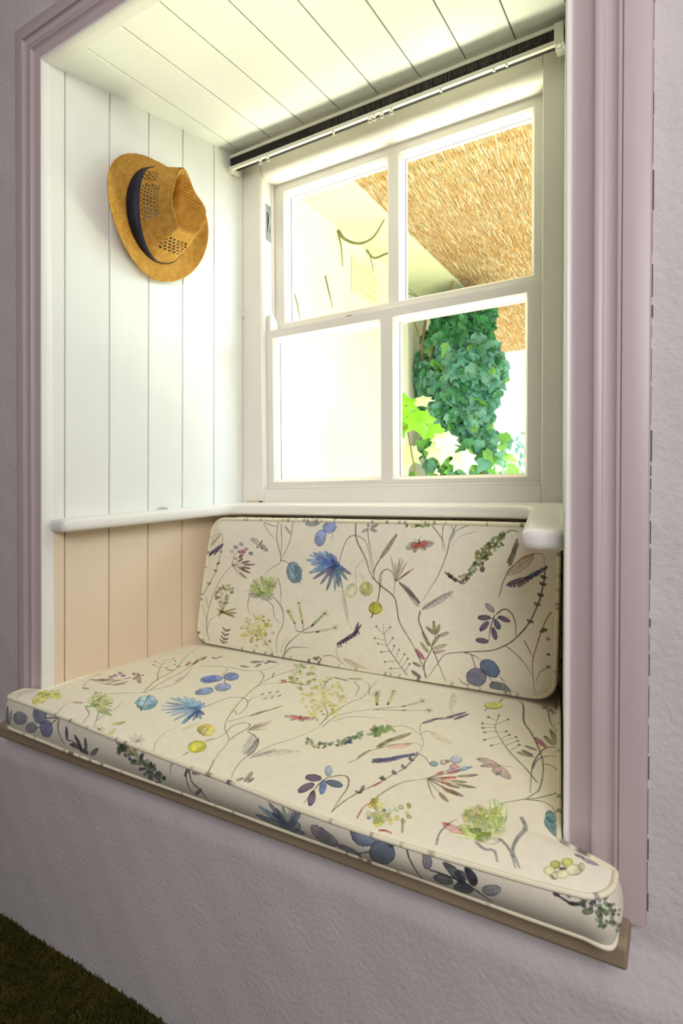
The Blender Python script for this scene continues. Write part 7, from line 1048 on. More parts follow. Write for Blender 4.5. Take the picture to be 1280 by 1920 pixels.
FRONT_PRINT = [[2,1,0,817,9,-2518,-996,54,10,-55,-57],[2,1,0,818,9,-2468,-1054,47,14,-40,-52],[2,1,0,819,8,-2676,-1048,51,-8,-79,-24],[2,1,0,820,8,-2586,-1074,45,10,-46,-36],
[0,0,1.56,1,9,-2477,-1009,94,22],[0,0,1.43,1,9,-2440,-1032,57,41],[0,0,1.17,1,9,-2557,-1072,47,18],[0,0,2.34,821,9,-2370,-984,-11,-52,20,-41,29,-20],
[1,1,10.1,491,8,-2790,-1095,10,88],[1,1,7.6,491,6,-2769,-1090,24,69],[1,1,6.3,822,8,-2804,-1073,42,-24],[1,1,8.2,823,10,-2319,-1075,-1,61],
[1,1,8.2,315,10,-2214,-1093,-51,53],[1,1,8.2,315,10,-2186,-1090,-4,53],[1,1,8.2,315,10,-2214,-1089,-84,-1],[1,1,8.2,824,10,-2153,-1104,51,40],
[1,1,8.2,315,10,-2169,-1101,-63,2],[0,0,1.43,1,9,-2319,-1074,47,0,58,-15,44,-16],[2,1,0,342,8,-1739,-1106,-5,-6,-1,8],[2,1,0,1,8,-1920,-1024,-5,-10,-8,10],
[2,1,0,371,8,-1735,-1082,-13,-6,8,14],[2,1,0,825,8,-1889,-1075,11,0,-16,-10],[2,1,0,826,8,-1731,-1114,3,-5,-11,1],[2,1,0,827,8,-1886,-1043,0,-7,-9,5],
[2,1,0,828,8,-1840,-1090,13,1,-16,-9],[2,1,0,829,8,-1775,-1080,-9,-4,5,12],[2,1,0,830,8,-1974,-1014,10,-2,-17,-6],[2,1,0,2,8,-1966,-1038,-14,-6,10,14],
[2,1,0,831,8,-1939,-1026,-11,-8,6,12],[2,1,0,832,8,-1757,-1070,7,1,-8,-8],[2,1,0,833,8,-1941,-1026,-7,-10,-5,12],[2,1,0,834,8,-1772,-1074,9,-4,-17,-4],
[2,1,0,194,8,-1968,-1044,3,-5,-11,1],[2,1,0,835,8,-1852,-1072,8,2,-9,-8],[2,1,0,836,8,-1712,-1098,3,-5,-11,1],[2,1,0,2,8,-1815,-1067,-9,-7,3,11],
[2,1,0,351,8,-1820,-1084,10,0,-15,-8],[2,1,0,837,8,-1784,-1077,-12,-4,11,9],[2,1,0,838,8,-1911,-1048,12,3,-12,-11],[2,1,0,839,8,-1924,-1056,-9,-5,4,12],
[2,1,0,840,8,-1954,-1030,4,-6,-16,0],[2,1,0,841,8,-1879,-1036,5,-8,-14,4],[2,1,0,2,8,-1932,-1054,4,-7,-12,4],[2,1,0,842,8,-1954,-1045,4,-3,-12,-2],
[2,1,0,843,8,-1778,-1083,0,-5,-13,2],[2,1,0,196,8,-1845,-1055,-1,-8,-10,6],[2,1,0,844,8,-1861,-1054,9,-3,-18,-6],[2,1,0,845,8,-1943,-1014,12,-2,-17,-4],
[2,1,0,846,8,-1707,-1095,5,-7,-14,2],[2,1,0,821,8,-1829,-1056,10,3,-10,-11],[2,1,0,847,8,-1937,-1005,-1,-9,-13,6],[2,1,0,827,8,-1795,-1108,4,-8,-12,4],
[2,1,0,838,8,-1838,-1042,2,-10,-14,6],[2,1,0,826,8,-1962,-1023,-14,-6,11,13],[2,1,0,848,8,-1778,-1098,0,-8,-12,5],[2,1,0,836,8,-1819,-1107,-8,-2,7,8],
[2,1,0,849,8,-1788,-1092,11,1,-13,-8],[2,1,0,840,8,-1932,-1009,4,-5,-16,-1],[2,1,0,850,8,-1786,-1109,5,-5,-14,-1],[2,1,0,851,8,-1777,-1114,-6,-6,-1,10],
[2,1,0,828,8,-1758,-1096,6,-4,-16,-3],[2,1,0,852,8,-1953,-1024,-1,-10,-8,8],[2,1,0,853,8,-1976,-1000,-4,-7,-8,7],[2,1,0,854,8,-1796,-1090,-10,-8,1,12],
[2,1,0,834,8,-1785,-1057,6,-3,-13,-4],[2,1,0,855,8,-1943,-1029,4,-7,-15,2],[2,1,0,2,8,-1929,-1029,3,-7,-17,1],[2,1,0,855,8,-1814,-1055,-14,-5,12,10],
[2,1,0,856,8,-1753,-1127,11,-1,-18,-9],[2,1,0,857,8,-1778,-1092,7,-3,-15,-5],[2,1,0,309,8,-1919,-1017,7,0,-11,-8],[2,1,0,9,8,-1761,-1058,-4,-10,-4,10],
[2,1,0,858,8,-1922,-1008,9,-4,-19,-4],[2,1,0,859,8,-1873,-1066,-3,-8,-7,8],[2,1,0,845,8,-1952,-1022,2,-5,-12,1],[2,1,0,860,8,-1868,-1074,7,-2,-16,-6],
[2,1,0,301,8,-1817,-1067,-4,-8,-6,8],[2,1,0,861,8,-1732,-1092,-1,-8,-12,5],[2,1,0,862,8,-1952,-1035,-13,-5,10,14],[2,1,0,863,8,-1785,-1063,-5,-7,-2,8],
[2,1,0,864,8,-1802,-1050,9,-4,-18,-5],[2,1,0,825,8,-1785,-1114,-11,-4,9,12],[2,1,0,344,8,-1838,-1065,-10,-7,3,12],[2,1,0,865,8,-1779,-1054,3,-8,-10,4],
[2,1,0,866,8,-1972,-1054,8,-6,-17,0],[2,1,0,867,8,-1935,-1013,6,-2,-11,-3],[2,1,0,868,8,-1840,-1051,4,-8,-11,5],[2,1,0,869,8,-1799,-1074,-6,-10,-3,11],
[2,1,0,371,8,-1931,-1037,-2,-7,-11,6],[2,1,0,9,8,-1727,-1086,-6,-8,-3,10],[2,1,0,342,8,-1904,-1064,11,2,-11,-10],[2,1,0,638,8,-1874,-1022,0,-8,-12,5],
[2,1,0,855,8,-1975,-1037,-5,-10,-3,11],[2,1,0,320,8,-1939,-1039,-7,-2,6,8],[2,1,0,320,8,-1952,-1019,12,2,-14,-11],[2,1,0,870,8,-1808,-1098,-6,-6,0,8],
[2,1,0,871,8,-1940,-1030,11,2,-11,-10],[2,1,0,872,8,-1913,-1028,-2,-10,-9,8],[2,1,0,873,8,-1735,-1099,-7,-8,-4,11],[2,1,0,874,8,-1840,-1064,-8,-6,1,11],
[2,1,0,875,8,-1846,-1070,12,2,-13,-9],[2,1,0,841,8,-1768,-1066,9,0,-15,-9],[2,1,0,2,8,-1774,-1062,14,2,-15,-9],[2,1,0,876,8,-1866,-1038,6,-8,-17,2],
[2,1,0,877,8,-1882,-1068,4,-7,-16,2],[2,1,0,878,8,-1939,-1035,11,-1,-15,-6],[2,1,0,194,8,-1788,-1066,9,-5,-19,-3],[2,1,0,823,8,-1830,-1031,8,-4,-17,-5],
[2,1,0,842,8,-1749,-1083,1,-7,-10,4],[2,1,0,32,8,-1804,-1066,-13,-3,13,11],[2,1,0,872,8,-1748,-1104,4,-6,-14,0],[2,1,0,879,8,-1780,-1099,0,-8,-11,5],
[2,1,0,869,8,-1774,-1102,8,-3,-17,-5],[2,1,0,880,8,-1708,-1090,4,-4,-11,-1],[2,1,0,881,8,-1865,-1063,4,-5,-11,1],[2,1,0,826,8,-1893,-1041,-5,-5,-4,8],
[2,1,0,351,8,-1740,-1084,6,-2,-10,-3],[2,1,0,882,8,-1837,-1046,10,2,-12,-8],[2,1,0,277,8,-1899,-1035,9,1,-12,-8],[2,1,0,579,8,-1897,-1008,-3,-4,-6,6],
[2,1,0,512,8,-1895,-1042,-7,-3,3,8],[2,1,0,618,8,-1902,-1027,9,0,-12,-7],[2,1,0,167,8,-1870,-1029,-3,-8,-4,8],[2,1,0,607,8,-1865,-1041,-3,-5,-6,6],
[2,1,0,270,8,-1904,-1025,0,-7,-10,5],[2,1,0,288,8,-1890,-1028,2,-6,-12,2],[2,1,0,883,8,-1909,-1036,-7,-8,-2,10],[2,1,0,245,8,-1874,-1015,0,-7,-11,4],
[2,1,0,884,8,-1878,-1007,-2,-5,-10,4],[2,1,0,165,8,-1888,-1002,8,-3,-16,-4],[2,1,0,885,8,-1918,-1048,0,-4,-12,1],[2,1,0,886,8,-1874,-1026,-2,-8,-6,7],
[0,0,2.08,68,9,-1655,-1010,-17,-37,2,-22],[1,1,5.7,195,8,-1559,-1039,55,20],[0,0,2.08,887,9,-1576,-1011,-14,-35,12,-48,26,-19],
[0,0,2.08,887,9,-1576,-1017,16,-53,42,-21,54,-39],[1,1,5,2,8,-1599,-1061,32,55],[1,1,5,2,8,-1544,-1117,35,34],[1,1,4.4,2,8,-1567,-1009,34,-4],
[1,0,7.6,888,8,-1115,-1119,-129,43],[1,0,7.6,889,8,-1115,-1119,-85,68],[1,0,7.6,729,8,-1115,-1119,-52,57],[1,0,7.6,890,8,-1115,-1119,-25,71],
[1,0,7.6,68,8,-1115,-1119,11,87],[1,0,7.6,667,8,-1115,-1119,51,78],[1,0,7.6,891,8,-1115,-1119,67,6],[1,0,7.6,892,8,-1115,-1119,-143,9],[1,0,7.6,893,8,-1115,-1119,30,79],
[1,0,7.6,719,8,-1115,-1119,-70,37],[2,1,0,894,6,-1107,-1110,43,13,-43,-34],[1,1,18.9,895,8,-1027,-1087,107,-23],[1,1,11.3,896,8,-920,-1116,83,-8],
[0,0,1.3,1,9,-852,-1120,44,20],[0,0,1.04,1,9,-932,-1114,28,-3],[2,1,0,897,9,-828,-1048,48,-2,-64,-42],[2,1,0,898,9,-766,-1090,44,7,-51,-46],
[0,0,2.08,1,9,-778,-1048,42,16,38,16],[0,0,1.95,1,9,-740,-1062,24,16,18,28],[0,0,1.3,1,9,-766,-1126,1,-15],[2,1,0,2,8,-832,-1016,8,3,-9,-8],
[0,0,1.87,320,9,-682,-1019,2,-47,22,-37,29,-27],[1,1,12,491,10,-621,-1093,-1,57],[1,1,12,847,10,-506,-1094,-65,38],[1,1,12,832,10,-480,-1094,-20,49],
[1,1,12,847,10,-540,-1102,-60,-9],[1,1,12,847,10,-482,-1104,-58,-14],[0,0,1.56,1,9,-610,-1091,45,1,59,-4,38,-10],[1,1,12,832,9,-475,-1089,-30,43],
[1,1,12,899,9,-456,-1099,51,27],[1,1,12,832,9,-503,-1086,-31,15],[1,1,12,847,9,-485,-1105,-49,-7],[0,0,1.56,1,9,-493,-1097,25,-9,39,-13],
[2,1,0,623,8,-256,-1009,0,-3,-5,1],[2,1,0,202,8,-248,-1010,-2,-4,0,5],[2,1,0,900,8,-253,-1012,3,-1,-6,-3],[2,1,0,156,8,-272,-1004,2,-3,-5,-1],
[2,1,0,901,8,-266,-1008,0,-2,-2,2],[2,1,0,902,8,-267,-1006,-4,-4,2,7],[2,1,0,156,8,-275,-1011,2,-2,-4,0],[2,1,0,826,8,-266,-1004,3,-2,-5,-3],
[2,1,0,903,8,-286,-1010,3,0,-4,-3],[2,1,0,157,8,-286,-1007,-2,-4,0,6],[2,1,0,904,8,-268,-1007,-4,-3,3,6],[2,1,0,326,8,-285,-1009,-1,-3,-2,2],
[2,1,0,905,8,-268,-1002,1,-4,-4,2],[2,1,0,906,8,-247,-1007,4,0,-5,-3],[2,1,0,311,9,-262,-1039,8,-2,-11,-4],[0,0,2.08,1,9,-254,-1042,28,-8,21,3],
[2,1,0,315,9,-220,-1049,14,3,-14,-9],[2,1,0,832,8,-232,-1033,5,2,-5,-7],[2,1,0,907,8,-247,-1010,6,3,-6,-7],[2,1,0,196,8,-187,-1022,0,-6,-3,4],
[2,1,0,711,8,-116,-1038,4,0,-5,-4],[2,1,0,908,8,-164,-1070,-4,-6,0,8],[2,1,0,196,8,-159,-1039,-5,-3,4,7],[2,1,0,840,8,-140,-1023,-6,-4,4,9],
[2,1,0,909,8,-204,-1006,0,-4,-4,4],[2,1,0,910,8,-134,-1027,-3,-2,1,7],[2,1,0,911,8,-128,-1042,-3,-5,-1,7],[2,1,0,867,8,-114,-1026,-1,-4,-2,4],
[2,1,0,496,8,-132,-1032,1,-6,-5,5],[2,1,0,912,8,-125,-1032,3,-2,-6,-4],[2,1,0,913,8,-156,-1002,-2,-5,-2,6],[2,1,0,914,8,-198,-1042,-5,-7,2,9],
[2,1,0,749,8,-111,-1063,-3,-3,2,7],[2,1,0,915,8,-116,-1068,5,-2,-7,-2],[2,1,0,825,8,-166,-1034,0,-3,-5,1],[2,1,0,916,8,-147,-1040,4,-1,-6,-6],
[2,1,0,917,8,-137,-1036,3,-2,-6,-3],[2,1,0,918,8,-138,-1067,-5,-4,4,7],[2,1,0,882,8,-155,-1055,2,-5,-6,2],[2,1,0,677,8,-145,-1044,5,-2,-8,-4],
[2,1,0,919,8,-161,-1060,-4,-4,2,7],[2,1,0,920,8,-118,-1079,2,-4,-6,1],[2,1,0,912,8,-190,-996,-4,-3,2,7],[2,1,0,921,8,-197,-1010,2,-3,-5,-1],
[2,1,0,677,8,-198,-1016,-3,-2,3,8],[2,1,0,922,8,-195,-1036,-3,-4,0,8],[2,1,0,923,8,-156,-1034,-2,-6,-2,6],[2,1,0,910,8,-154,-1038,2,-2,-8,-3],
[2,1,0,924,8,-172,-1022,0,-6,-5,4],[2,1,0,858,8,-128,-1064,3,0,-5,-4],[2,1,0,345,8,-149,-1080,-1,-5,-4,5],[2,1,0,925,8,-182,-1009,1,-3,-7,-1],
[2,1,0,838,8,-158,-1036,2,-3,-6,0],[2,1,0,883,8,-127,-1016,1,-4,-5,2],[2,1,0,286,8,-146,-1076,-4,-3,2,7],[2,1,0,301,8,-200,-1034,-2,-6,-1,6],
[2,1,0,859,8,-156,-1072,-1,-4,-5,3],[2,1,0,862,8,-154,-1042,-1,-7,-3,6],[2,1,0,926,8,-132,-1064,-4,-5,2,9],[2,1,0,644,8,-134,-1039,-5,-6,1,9],
[2,1,0,927,8,-181,-1035,-1,-7,-3,7],[2,1,0,928,8,-205,-1043,-2,-6,-4,7],[2,1,0,383,8,-164,-994,1,-4,-7,1],[2,1,0,929,8,-133,-1062,1,-4,-5,1],
[2,1,0,835,8,-177,-1044,-4,-6,2,8],[2,1,0,881,8,-130,-1052,3,-5,-7,1],[2,1,0,909,8,-159,-1060,5,-2,-7,-3],[2,1,0,930,8,-119,-1064,3,-5,-6,1],
[2,1,0,830,8,-158,-1046,0,-4,-4,3],[2,1,0,915,8,-130,-1034,5,-1,-6,-3],[2,1,0,931,8,-179,-1046,-2,-6,-3,7],[2,1,0,870,8,-190,-996,6,-1,-8,-5],
[2,1,0,932,8,-158,-1030,-2,-5,-2,6],[2,1,0,919,8,-125,-1061,5,-1,-6,-4],[2,1,0,933,8,-180,-998,0,-4,-4,4],[2,1,0,925,8,-165,-1050,1,-6,-6,4],
[2,1,0,313,8,-180,-992,-6,-4,5,9],[2,1,0,911,8,-147,-1010,3,-3,-6,-1],[2,1,0,922,8,-173,-987,-2,-5,-3,7],[2,1,0,934,8,-110,-1063,-3,-5,-1,8],
[2,1,0,925,8,-183,-1051,-4,-1,4,5],[2,1,0,300,8,-188,-1029,-1,-4,-1,4],[2,1,0,913,8,-194,-1046,3,-3,-8,-2],[2,1,0,301,8,-134,-1021,-6,-3,5,7],
[2,1,0,496,8,-142,-1046,4,-1,-7,-5],[2,1,0,900,8,-126,-1063,0,-5,-4,4],[2,1,0,927,8,-159,-1018,-3,-6,-1,7],[2,1,0,935,8,-150,-1082,0,-6,-5,4],
[2,1,0,936,8,-127,-1069,-2,-4,-2,5],[2,1,0,937,8,-143,-1065,-3,-1,2,5],[2,1,0,938,8,-155,-1064,3,-2,-6,-3],[2,1,0,939,8,-158,-1058,-3,-4,1,6],
[2,1,0,196,8,-129,-1042,-1,-4,-2,4],[2,1,0,708,8,-144,-1044,5,0,-6,-7],[2,1,0,940,8,-144,-1003,4,-2,-6,-2],[2,1,0,941,8,-126,-1032,1,-3,-6,0],
[2,1,0,942,8,-145,-1021,0,-6,-6,4],[2,1,0,943,8,-158,-1082,2,-3,-6,-3],[2,1,0,933,8,-175,-1018,5,0,-7,-5],[2,1,0,834,8,-184,-1015,-3,-2,3,7],
[2,1,0,944,8,-176,-1038,1,-5,-4,3],[2,1,0,909,8,-156,-1002,0,-4,-4,3],[2,1,0,749,8,-194,-1034,2,-3,-6,-1],[2,1,0,912,8,-162,-1052,4,-4,-8,-2],
[2,1,0,387,8,-156,-1053,-4,-2,4,6],[2,1,0,941,8,-123,-1030,-3,-2,1,5],[2,1,0,881,8,-194,-1034,-2,-6,-4,6],[2,1,0,345,8,-137,-1022,-4,-5,1,8],
[2,1,0,881,8,-174,-1012,0,-4,-4,2],[2,1,0,611,8,-191,-1019,14,5,-14,-13],[2,1,0,921,8,-186,-1056,14,6,-14,-15],[2,1,0,945,8,-174,-1029,8,3,-8,-9],]

class Cloth:
    def __init__(s, x0, x1, y0, y1, base, res=.0008):
        s.x0, s.y0, s.res = x0, y0, res; s.w = int((x1-x0)/res)+1; s.h = int((y1-y0)/res)+1
        s.buf = np.ones((s.h, s.w, 3), dtype=np.float32)*np.array(base, dtype=np.float32)
        n = rng.random((s.h//12+2, s.w//12+2)).astype(np.float32); s.n1 = s.up(n, 12); n = rng.random((s.h//4+2, s.w//4+2)).astype(np.float32); s.n2 = s.up(n, 4)
        s.buf += ((s.n1-.5)*5)[..., None]
    def up(s, n, k):
        yy = np.arange(s.h)/k; xx = np.arange(s.w)/k; y = yy.astype(int); x = xx.astype(int); fy = (yy-y)[:, None]; fx = (xx-x)[None]
        fy = fy*fy*(3-2*fy); fx = fx*fx*(3-2*fx)
        return (n[y][:, x]*(1-fy)*(1-fx)+n[y+1][:, x]*fy*(1-fx)+n[y][:, x+1]*(1-fy)*fx+n[y+1][:, x+1]*fy*fx).astype(np.float32)
    def win(s, P, m):
        a = (P-np.array([s.x0, s.y0]))/s.res; lo = np.floor(a.min(0)-m/s.res-2).astype(int); hi = np.ceil(a.max(0)+m/s.res+3).astype(int)
        lo = np.maximum(lo, 0); hi = np.minimum(hi, [s.w, s.h])
        if (hi <= lo).any(): return None
        X, Y = np.meshgrid(np.arange(lo[0], hi[0])*s.res+s.x0, np.arange(lo[1], hi[1])*s.res+s.y0)
        return slice(lo[1], hi[1]), slice(lo[0], hi[0]), X, Y
    def blend(s, sy, sx, m, col):
        m = m[..., None]; s.buf[sy, sx] = s.buf[sy, sx]*(1-m)+col*m
    def stroke(s, P, w, col, a):
        if len(P) > 2:
            Q = np.vstack([2*P[0]-P[1], P, 2*P[-1]-P[-2]]); out = []
            for i in range(1, len(Q)-2):
                L = np.linalg.norm(Q[i+1]-Q[i]); n = max(2, int(L/.003))
                t = (np.arange(n)/n)[:, None]
                out.append(.5*((2*Q[i])+(-Q[i-1]+Q[i+1])*t+(2*Q[i-1]-5*Q[i]+4*Q[i+1]-Q[i+2])*t*t+(-Q[i-1]+3*Q[i]-3*Q[i+1]+Q[i+2])*t**3))
            P = np.vstack(out+[Q[-2:-1]])
        g = s.win(P, w)
        if g is None: return
        sy, sx, X, Y = g; D = np.full(X.shape, 1.0, dtype=np.float32); N = len(P)
        for i in range(N-1):
            u = s.win(P[i:i+2], w)
            if u is None: continue
            uy, ux, x, y = u; d = P[i+1]-P[i]; L2 = max(d@d, 1e-12)
            t = np.clip(((x-P[i][0])*d[0]+(y-P[i][1])*d[1])/L2, 0, 1)
            dd = np.hypot(x-P[i][0]-t*d[0], y-P[i][1]-t*d[1])
            f = (i+t)/N; tp = .75+.45*np.sin(3.0*f+1.0); dd = dd-(w*.5)*tp
            oy, ox = uy.start-sy.start, ux.start-sx.start
            D[oy:oy+dd.shape[0], ox:ox+dd.shape[1]] = np.minimum(D[oy:oy+dd.shape[0], ox:ox+dd.shape[1]], dd)
        m = np.clip(.5-D/s.res, 0, 1)*a*(.75+.5*s.n2[sy, sx]*.9); s.blend(sy, sx, np.clip(m, 0, 1), col)
    def leaf(s, P, w, col, a, rib):
        p, q = P[0], P[1]; d = q-p; L = max(np.hypot(*d), 1e-5); d = d/L
        g = s.win(P, w)
        if g is None: return
        sy, sx, X, Y = g; t = ((X-p[0])*d[0]+(Y-p[1])*d[1])/L; u = -(X-p[0])*d[1]+(Y-p[1])*d[0]
        hw = w*.5*np.sqrt(np.clip(np.sin(np.pi*np.clip(t, 0, 1)**.85), 0, 1))*(.9+.2*s.n2[sy, sx]); D = np.abs(u+.08*w*np.sin(t*3))-hw
        D = np.where((t < 0) | (t > 1), 1, D); m = np.clip(.5-D/s.res, 0, 1)
        edge = np.exp(-((D+.0007)/.0008)**2); tone = 1.12-.22*edge-.30*(s.n1[sy, sx]-.5)-.25*(s.n2[sy, sx]-.5)
        al = a*(.70+.30*edge+.25*(s.n1[sy, sx]-.5)); c = np.clip(col[None, None]*tone[..., None], 0, 255); mm = np.clip(m*al, 0, 1)
        s.blend(sy, sx, mm, c)
        if rib and w > .006: s.stroke(P*np.array([[1, 1], [1, 1]]), .0005, col*.55, .5)
    def ell(s, P, col, a, edge_on):
        c, e1, e2 = P[0], P[1]-P[0], P[2]-P[0]; M = np.array([e1, e2]).T
        det = M[0, 0]*M[1, 1]-M[0, 1]*M[1, 0]
        if abs(det) < 1e-9: return
        g = s.win(np.array([c-np.abs(e1)-np.abs(e2), c+np.abs(e1)+np.abs(e2)]), .001)
        if g is None: return
        sy, sx, X, Y = g; x, y = X-c[0], Y-c[1]; A = (M[1, 1]*x-M[0, 1]*y)/det; B = (-M[1, 0]*x+M[0, 0]*y)/det
        r = np.hypot(A, B)*(1+.10*(s.n1[sy, sx]-.5)+.10*(s.n2[sy, sx]-.5)); sc = (abs(det))**.5
        m = np.clip(.5+(1-r)*sc/s.res, 0, 1)
        if edge_on:
            edge = np.exp(-(((1-r)*sc-.0008)/.0009)**2); tone = 1.15-.35*edge-.5*(s.n1[sy, sx]-.5)+.12*(A-B)*.5; al = a*(.80+.2*edge)
        else: tone = 1.05-.2*(s.n2[sy, sx]-.5); al = a*np.ones_like(r)*(1 if a > .55 else 1)*(np.clip((1-r)*2.2, 0, 1) if a < .46 else 1)
        s.blend(sy, sx, np.clip(m*al, 0, 1), np.clip(col[None, None]*tone[..., None], 0, 255))
    def paint(s, txt):
        for t in txt:
            w = t[2]/1000; col = np.array(INKS[t[3]], dtype=np.float32); a = t[4]/10
            P = np.array(t[5:], dtype=float).reshape(-1, 2).cumsum(0)*.0004
            if t[0] == 0: s.stroke(P, w, col, a)
            elif t[0] == 1: s.leaf(P, w, col, a, t[1] == 1)
            else: s.ell(P, col, a, t[1] == 1)
    def sample(s, x, y):
        fx = np.clip((x-s.x0)/s.res, 0, s.w-1.001); fy = np.clip((y-s.y0)/s.res, 0, s.h-1.001); i = fx.astype(int); j = fy.astype(int); u = (fx-i)[:, None]; v = (fy-j)[:, None]
        b = s.buf; c = b[j, i]*(1-u)*(1-v)+b[j, i+1]*u*(1-v)+b[j+1, i]*(1-u)*v+b[j+1, i+1]*u*v
        return lin(np.clip(c, 0, 255))
def cloth_mat(name, rough=.7):
    m = bpy.data.materials.new(name); m.use_nodes = True; n = m.node_tree.nodes; l = m.node_tree.links; b = n['Principled BSDF']
    at = n.new('ShaderNodeVertexColor'); at.layer_name = 'print'; l.new(at.outputs[0], b.inputs['Base Color'])
    b.inputs['Roughness'].default_value = rough; b.inputs['Specular IOR Level'].default_value = .25; b.inputs['Sheen Weight'].default_value = .1
    tc = n.new('ShaderNodeTexCoord'); t = n.new('ShaderNodeTexNoise'); t.inputs['Scale'].default_value = 450; l.new(tc.outputs['Object'], t.inputs[0])
    bp = n.new('ShaderNodeBump'); bp.inputs['Distance'].default_value = .0003; l.new(t.outputs[0], bp.inputs['Height']); l.new(bp.outputs[0], b.inputs['Normal'])
    return m
M_cloth = cloth_mat('printed_cotton'); M_pipe = cloth_mat('piping_cotton', .6)
CREAM = (246, 241, 222)
seat_c = Cloth(-1.20, -.03, .56, 1.16, CREAM); seat_c.paint(SEAT_PRINT)
back_c = Cloth(-1.06, -.165, -.39, -.045, CREAM); back_c.paint(BACK_PRINT)
front_c = Cloth(-1.20, -.03, -.49, -.38, (232, 226, 210)); front_c.paint(FRONT_PRINT)
def smooth01(t): t = np.clip(t, 0, 1); return t*t*(3-2*t)
def grid_faces(nr, nc):
    i, j = np.meshgrid(np.arange(nr-1), np.arange(nc-1), indexing='ij'); a = (i*nc+j).ravel()
    return np.stack([a, a+1, a+nc+1, a+nc], 1)
def piping(name, loop, r, parent, mcols, closed=True, n=8):
    P = np.array(loop); N = len(P); T = np.roll(P, -1, 0)-np.roll(P, 1, 0); T /= np.linalg.norm(T, axis=1)[:, None]+1e-9
    up = np.array([0., 0., 1.]) if abs(T[:, 2]).mean() < .3 else np.array([0., 1., 0.])
    A = np.cross(T, up); bad = np.linalg.norm(A, axis=1) < .1; A[bad] = np.array([1., 0, 0]); A /= np.linalg.norm(A, axis=1)[:, None]; B = np.cross(T, A)
    V = []; 
    for k in range(n): a = 2*math.pi*k/n; V.append(P+r*(A*math.cos(a)+B*math.sin(a)))
    V = np.stack(V, 1).reshape(-1, 3); F = []
    i, k = np.meshgrid(np.arange(N), np.arange(n), indexing='ij'); i = i.ravel(); k = k.ravel(); i2 = (i+1) % N; k2 = (k+1) % n
    F = np.stack([i*n+k, i*n+k2, i2*n+k2, i2*n+k], 1)
    o = mk(name, V, F, M_pipe, parent, smooth=True, cols=np.repeat(mcols, n, 0)); return o
def pipe_cols(N, seed, dens=.06):
    r = np.random.default_rng(seed); base = np.array((240, 234, 208.)); c = np.ones((N, 3))*base; i = 0
    inks = [(70, 62, 56), (120, 118, 76), (92, 96, 120), (150, 148, 96), (60, 50, 60)]
    while i < N:
        i += int(r.exponential(1/dens))+2; L = int(r.integers(1, 3)); ink = np.array(inks[r.integers(len(inks))]); k = r.uniform(.3, .7); c[i:i+L] = c[i:i+L]*(1-k)+ink*k
    return lin(c)

# ------------------------------------------------------------------ seat cushion
G = .0010
fx_ = np.array([-1.18, -1.16, -1.0, -.755, -.573, -.40, -.31, -.21, -.126, -.08, -.05]); fy_ = np.array([.640, .637, .632, .614, .605, .595, .592, .597, .601, .606, .612])
def yf(x):
    k = 0; 
    for d in np.linspace(-.05, .05, 9): k = k+np.interp(x+d, fx_, fy_)
    return k/9
YB = 1.135
def xl(Y):
    r = .022; dy = np.clip(Y-yf(-1.146*np.ones_like(Y)), 0, r); ear = -1.168+r-np.sqrt(np.maximum(r*r-(r-dy)**2, 0))
    wall = -1.1225+(Y-.70)*.150
    t = smooth01((Y-.676)/.014); return ear*(1-t)+wall*t
def xr(Y):
    r = .034; dy = np.clip(Y-yf(-.088*np.ones_like(Y)), 0, r); ear = -.053-r+np.sqrt(np.maximum(r*r-(r-dy)**2, 0))
    wall = -.116-(Y-.69)*.170
    t = smooth01((Y-.655)/.030); return ear*(1-t)+wall*t
NR = int((YB-.60)/G); NCc = int(1.11/G)
vv = (np.linspace(0, 1, NR)**1.5)[:, None]*np.ones((1, NCc)); uu = np.linspace(0, 1, NCc)[None]*np.ones((NR, 1))
Y0 = yf(-.6*np.ones((NR, NCc)))
Yl = .62+(YB-.62)*vv
X = xl(Yl)+(xr(Yl)-xl(Yl))*uu
for _ in range(3):
    Yt = yf(X)+(YB-yf(X))*vv; X = xl(Yt)+(xr(Yt)-xl(Yt))*uu
Yt = yf(X)+(YB-yf(X))*vv
ZT = lambda Y: -.400+(Y-.6)*.0667
dE = np.minimum(np.minimum(X-xl(Yt), xr(Yt)-X), Yt-yf(X)); dE = np.maximum(dE, 0)
Z = ZT(Yt)+.006*(1-np.exp(-dE/.03))-.005+.0022*nz(X, Yt, 14, 8)*(1-np.exp(-dE/.02))+.0012*nz(X, Yt, 40, 9)*np.exp(-(dE/.03)**2)
Z -= .007*smooth01((Yt-1.025)/.035)*smooth01((-.15-X)/.03)
V = np.stack([X, Yt, Z], -1).reshape(-1, 3); Fc = grid_faces(NR, NCc)
cT = seat_c.sample(X.ravel(), Yt.ravel())
idx = np.arange(NR*NCc).reshape(NR, NCc)
loop = np.concatenate([idx[0, :], idx[1:, -1], idx[-1, -2::-1], idx[-2:0:-1, 0]])
LP = V[loop]; T = np.roll(LP, -3, 0)-np.roll(LP, 3, 0); T[:, 2] = 0; T /= np.linalg.norm(T, axis=1)[:, None]+1e-9; Nn = np.stack([T[:, 1], -T[:, 0]], 1)
for _ in range(4): Nn = (np.roll(Nn, 3, 0)+np.roll(Nn, -3, 0)+Nn)/3
Nn /= np.linalg.norm(Nn, axis=1)[:, None]+1e-9
ZB = -.4618; NS = 64; rows = []; crow = []
